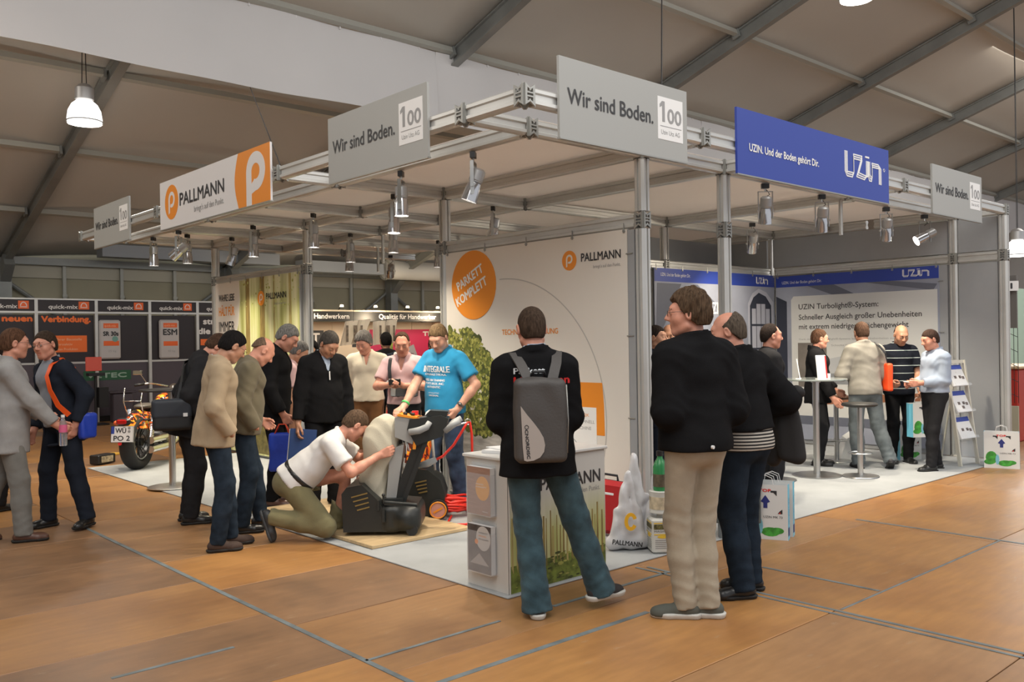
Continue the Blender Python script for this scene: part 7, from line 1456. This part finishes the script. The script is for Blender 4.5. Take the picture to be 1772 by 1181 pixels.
# red and white catalogue of the cream shirt man
q = g10['W'](g10['arms'][-1][2])+Vector((0, 0, -.08)); t = empty('catalogue', q, 0, 'red and white catalogue in the hand of the cream shirt man', 'catalogue'); R = Matrix.Rotation(math.radians(-45), 3, 'Z')@Matrix.Rotation(.9, 3, 'X')
MB().bbox(q+Vector((.06, -.06, -.03)), (.30, .22, .014), .003, R).build('cover', mat('cat_red', (.65, .02, .02), .4), t); MB().bbox(q+Vector((.07, -.07, -.045)), (.28, .20, .014), .002, R).build('pages', PAPER, t); MB().bbox(q+Vector((.03, -.05, -.0)), (.12, .10, .006), .002, R).build('yellow_sheet', mat('cat_yellow', (.75, .45, .03), .4), t)
# camera phone, strap and tablet of the photographer
m_ = (g11['arms'][1][2]+g11['arms'][-1][2])/2; q = g11['W'](m_+Vector((0, .075, .035))); t = empty('compact_camera', q, 0, 'small black camera held in both hands by the pink shirt man', 'camera'); R = Matrix.Rotation(math.radians(-138-90), 3, 'Z')
MB().bbox(q, (.12, .028, .066), .008, R).build('camera_body', mat('camera_black', (.012, .012, .013), .3), t, smooth='auto'); MB().cyl(q+R@Vector((.02, .014, 0)), q+R@Vector((.02, .04, 0)), .024, n=16).build('lens', BLACKP, t)
T = g11['T']; t = empty('camera_strap', g11['W'](T(.1, .1, .4)), 0, 'wide black strap over the shoulder of the pink shirt man', 'strap'); pt = [(T(.10, -.10, .44), (0, -1, .5)), (T(.115, -.02, .515), (0, 0, 1)), (T(.12, .08, .47), (0, .8, .7)), (T(.12, .13, .38), (0, 1, .2)), (T(.11, .145, .25), (0, 1, 0)), (T(.09, .14, .15), (0, 1, 0))]; strap('band', [(g11['W'](p), R@Vector(n)) for p, n in pt], .035, .006, BLACKP, t)
q = g11['W'](T(-.06, .20, .16)); t = empty('tablet_case', q, 0, 'dark grey flat case held under the camera by the pink shirt man', 'case'); MB().bbox(q, (.26, .02, .13), .006, R@Matrix.Rotation(.2, 3, 'X')).build('cover', mat('case_grey', (.05, .055, .06), .5), t); MB().bbox(q+R@Vector((.12, .012, 0)), (.05, .008, .12), .003, R@Matrix.Rotation(.2, 3, 'X')).build('pale_band', GREYG, t)
# tie
Tt = tie; M = Matrix.Translation(tie.location)@Matrix.Rotation(tie.rotation_euler.z, 4, 'Z'); MB().prism([(-.018, .0), (.018, .0), (.032, -.26), (0, -.30), (-.032, -.26)], M@Vector((0, .128, 1.39)), M.to_3x3()@Vector((-1, 0, 0)), (0, 0, 1), .01).build('tie', mat('tie_dark', (.02, .02, .035), .5), tie)
# writing on the T-shirt: projected on the chest
from mathutils.bvhtree import BVHTree
def child(root, nm):
    for c in root.children:
        if c.name.split('.')[0] == nm: return c
def cloth_text(g, garment, lines, m, front=True, name='lettering'):
    """letters laid on the cloth: every vertex is dropped on the garment surface; lines in torso coordinates (x,z,width,height)"""
    o = child(g['root'], garment); me = o.data; bv = BVHTree.FromPolygons([v.co.copy() for v in me.vertices], [tuple(p.vertices) for p in me.polygons])
    T = g['T']; sgn = 1 if front else -1; d0 = (T(0, 0, .3)-T(0, sgn, .3)).normalized(); mb = MB()
    for body, x, z, wd, ht, bold in lines:
        vs, fs = text_geo(body); x0 = min(v[0] for v in vs); x1 = max(v[0] for v in vs)
        for k, (dx, dy) in enumerate([(0, 0)]+([(bold, 0), (bold/2, bold/2)] if bold else [])):
            out = []
            for v in vs:
                u = (v[0]-x0)/(x1-x0)*wd+dx; w_ = v[1]/.73*ht+dy; X = (x-u) if front else (x+u); S = T(X, sgn*.5, z+w_)
                hit = bv.ray_cast(S, d0); P_ = hit[0]-d0*(.003+.0004*k) if hit[0] else T(X, sgn*.15, z+w_); out.append(P_)
            mb.add(out, fs)
    mb.build(name, m, o, world=False)
cloth_text(g15, 't_shirt', [('INTEGRALE', .135, .315, .27, .058, .006), ('ORIGINALE TYPE M.A.', .12, .285, .23, .020, .002), ('DIESE 1984 TRAINING', .12, .235, .22, .020, .002), ('SPORTS BROS. INC.', .12, .205, .22, .020, .002), ('AUTHENTIC', .08, .175, .15, .020, .002), ('ATHLETIC', .06, .125, .12, .012, 0), ('ORIGINAL', .055, .10, .11, .016, .002)], mat('shirt_print', (.72, .75, .78), .7))
cloth_text(g17, 'jacket', [('Parkett', -.135, .405, .17, .034, .003)], mat('shirt_print', (.72, .75, .78), .7), False); cloth_text(g17, 'jacket', [('Herrmann', -.135, .345, .31, .045, .005)], mat('print_red', (.65, .02, .02), .5), False, 'red_lettering')
# wristbands
for g, sd, m, nm, r in ((g15, 1, mat('band_green', (.10, .55, .15), .5), 'wristband', .034), (g15, -1, mat('watch_steel', (.2, .2, .2), .3, .9), 'wristwatch', .034), (g25, -1, PWHITE, 'wristband', .036)):
    S_, E_, W_ = g['arms'][sd]; d = (W_-E_).normalized(); b = MB(); c_ = W_-d*.035; c_ = g['W'](c_); dd = (g['W'](W_)-g['W'](E_)).normalized(); b.torus(c_, r, .006, dd, 20, 6, sq=2.0)
    if nm == 'wristwatch': b.cyl(c_+dd.orthogonal()*.034, c_+dd.orthogonal()*.044, .018, n=14)
    b.build(nm, m, g['root'], smooth=True)
# backpack
T = g17['T']; rz = math.radians(56-90); t = empty('backpack', g17['W'](T(0, -.22, .12)), 0, 'dark grey backpack with a pale teardrop panel on the jacket back', 'backpack')
Rb = Matrix.Rotation(rz, 3, 'Z'); BPM = mat('backpack_grey', (.060, .055, .052), .6, bump=.15); cB = g17['W'](T(-.015, -.215, .155)); lc = cB-Vector(t.location)
Rn_ = np.array(Rb, np.float32)
def bpf(P, d): return d+.006*np.sin(P[:, 2]*22+3*np.sin(P[:, 0]*18))*np.clip(P[:, 2]*3, 0, 1)
sdf_obj('pack_body', FN(U(.03, BX(tuple(lc), (.140, .065, .225), .035, Rn_), BX(tuple(Vector(lc)+Rb@Vector((0, .015, .11))), (.125, .06, .112), .03, Rn_)), bpf), .008, BPM, t)
# teardrop following the flat rear face
pp = Pr(cB+Rb@Vector((-.145, -.068, -.235)), Rb@Vector((1, 0, 0)), (0, 0, 1), t)
drop = [(.028, .315)]+[(.028+.125*math.sin(a)**1.2 if False else .115+.062*math.cos(a), .095+.072*math.sin(a)) for a in [math.radians(x) for x in range(40, -100, -14)]]+[(.060, .022), (.040, .028)]
pp.poly([(.030, .320), (.062, .275), (.095, .235), (.128, .190), (.150, .150), (.158, .110), (.152, .075), (.130, .045), (.095, .030), (.060, .026), (.044, .032), (.038, .10)], 'teardrop_panel', mat('backpack_pale', (.36, .32, .29), .6), .004)
pp.text('NOVONIC', .072, .165, .13, .016, 'lettering', INK, .006, rot=-84, bold=.002) if False else pp.text('CNORDISC', .050, .195, .155, .017, 'lettering', INK, .006, rot=-86, bold=.002); pp.arc(.060, .208, .010, .003, 0, 360, 'lettering', INK, .006, 12); pp.done()
MB().tube([cB+Rb@Vector(v) for v in ((.146, 0, -.18), (.150, -.02, .0), (.146, 0, .19))], .005, 6).build('zip_seam', ALUD, t, smooth=True)
MB().tube([cB+Rb@Vector(v) for v in ((-.04, .04, .235), (-.03, .03, .262), (.03, .03, .262), (.04, .04, .235))], .009, 8).build('top_handle', BLACKP, t, smooth=True)
for s in (-1, 1):
    pt = [(T(s*.055, -.200, .345), (0, -1, .3)), (T(s*.072, -.175, .39), (0, -1, .4)), (T(s*.098, -.140, .455), (0, -.8, .8)), (T(s*.122, -.05, .515), (0, -.2, 1)), (T(s*.128, .03, .51), (0, .3, 1)), (T(s*.13, .11, .45), (0, .8, .6)), (T(s*.14, .15, .36), (0, 1, .2))]
    strap('shoulder_strap', [(g17['W'](p), Rb@Vector(n)) for p, n in pt], .055, .010, BPM, t)
# coat over the arm of man 19
S_, E_, W_ = [g19['W'](v) for v in g19['arms'][1]]; t = empty('coat', E_, 0, 'dark coat hanging over the arm of the striped polo man', 'coat'); mid = E_.lerp(W_, .45)+Vector((.055, -.045, .02))-Vector(t.location); rx = np.array(Matrix.Rotation(math.radians(104-90), 3, 'Z'), np.float32)
mm_ = tuple(mid); ax = (W_-E_).normalized()
def cf_(P, d): return d+.010*np.sin(P[:, 0]*40+P[:, 1]*34+3*np.sin(P[:, 2]*5))
sdf_obj('cloth', FN(U(.04, RC(tuple(mid-ax*.12+Vector((0, 0, .03))), tuple(mid+ax*.10+Vector((0, 0, .03))), .045, .042), RC(tuple(mid+Vector((0, 0, -.05))), tuple(mid+Vector((.02, -.02, -.32))), .050, .052), RC(tuple(mid-ax*.07), tuple(mid-ax*.08+Vector((.02, -.02, -.36))), .036, .042), RC(tuple(mid+ax*.05), tuple(mid+ax*.09+Vector((.02, -.02, -.33))), .034, .040)), cf_), .010, mat('coat_dark', (.014, .014, .015), .8), t)
c_ = g19['W'](g19['T'](.17, -.085, .42)); 
# metal button of the front man's jacket
q = g18['W'](g18['T'](-.03, -.175, -.03)); MB().cyl(q, q+Matrix.Rotation(math.radians(2), 3, 'Z')@Vector((0, -.012, 0)), .010, n=14).build('button', PAPER, g18['root'])
# orange bag of the sweater man
T = g24['T']; rz = math.radians(52-90); Rb = Matrix.Rotation(rz, 3, 'Z'); c_ = g24['W'](T(.24, -.06, .12)); t = empty('shoulder_bag', c_, 0, 'narrow bright orange bag hanging from the sweater mans shoulder', 'bag')
soft_box('pouch', c_, (.035, .09, .16), rz, mat('bag_orange', (.85, .08, .015), .45), t, .005, .02); pt = [(T(.23, -.10, .27), (1, -.4, 0)), (T(.19, -.14, .40), (.6, -1, 0)), (T(.13, -.11, .49), (.2, -1, .6)), (T(.11, -.03, .53), (0, 0, 1))]; strap('strap', [(g24['W'](p), Rb@Vector(n)) for p, n in pt], .03, .005, BLACKP, t)
# paper bag in the hand of the striped polo man
q = g25['W'](g25['arms'][-1][2]); paper_bag((q.x-.0, q.y-.02, q.z-.085-.47), -.55, 'paper bag hanging from the hand of the bald striped polo man', w_=.32, h_=.40, d=.12)
# white bag on the carpet behind the sweater man
t = empty('slumped_bag', (10.55, 5.45, .012), 0, 'white paper bag with small dark prints slumped behind the sweater man', 'bag'); b = MB(); R = Matrix.Rotation(-.6, 3, 'Z')@Matrix.Rotation(.25, 3, 'X'); b.prism([(-.16, 0), (.18, 0), (.13, .22), (.02, .38), (-.10, .30)], (10.55, 5.45, .012), R@Vector((1, 0, 0)), R@Vector((0, 0, 1)), .12); b.build('sack', mat('bag_white', (.66, .67, .66), .45), t)
p = Pr(Vector((10.55, 5.45, .012)), R@Vector((1, 0, 0)), R@Vector((0, 0, 1)), t)
for a, c in ((-.08, .22), (.03, .18), (-.03, .10), (.08, .06)): p.rect(a, c, a+.035, c+.03, 'small_print', INK, .002)
p.text('UZIN MK 73', -.06, .13, .16, .018, 'lettering', INK, .002); p.done()
# leaflet in the hands of the blue shirt man
q = g26['W']((g26['arms'][1][2]+g26['arms'][-1][2])/2+Vector((0, .07, .02))); t = empty('notepad', q, 0, 'small white notepad in the hands of the light blue shirt man', 'notepad'); MB().bbox(q, (.10, .14, .01), .002, Matrix.Rotation(.8, 3, 'Z')).build('pages', PAPER, t)
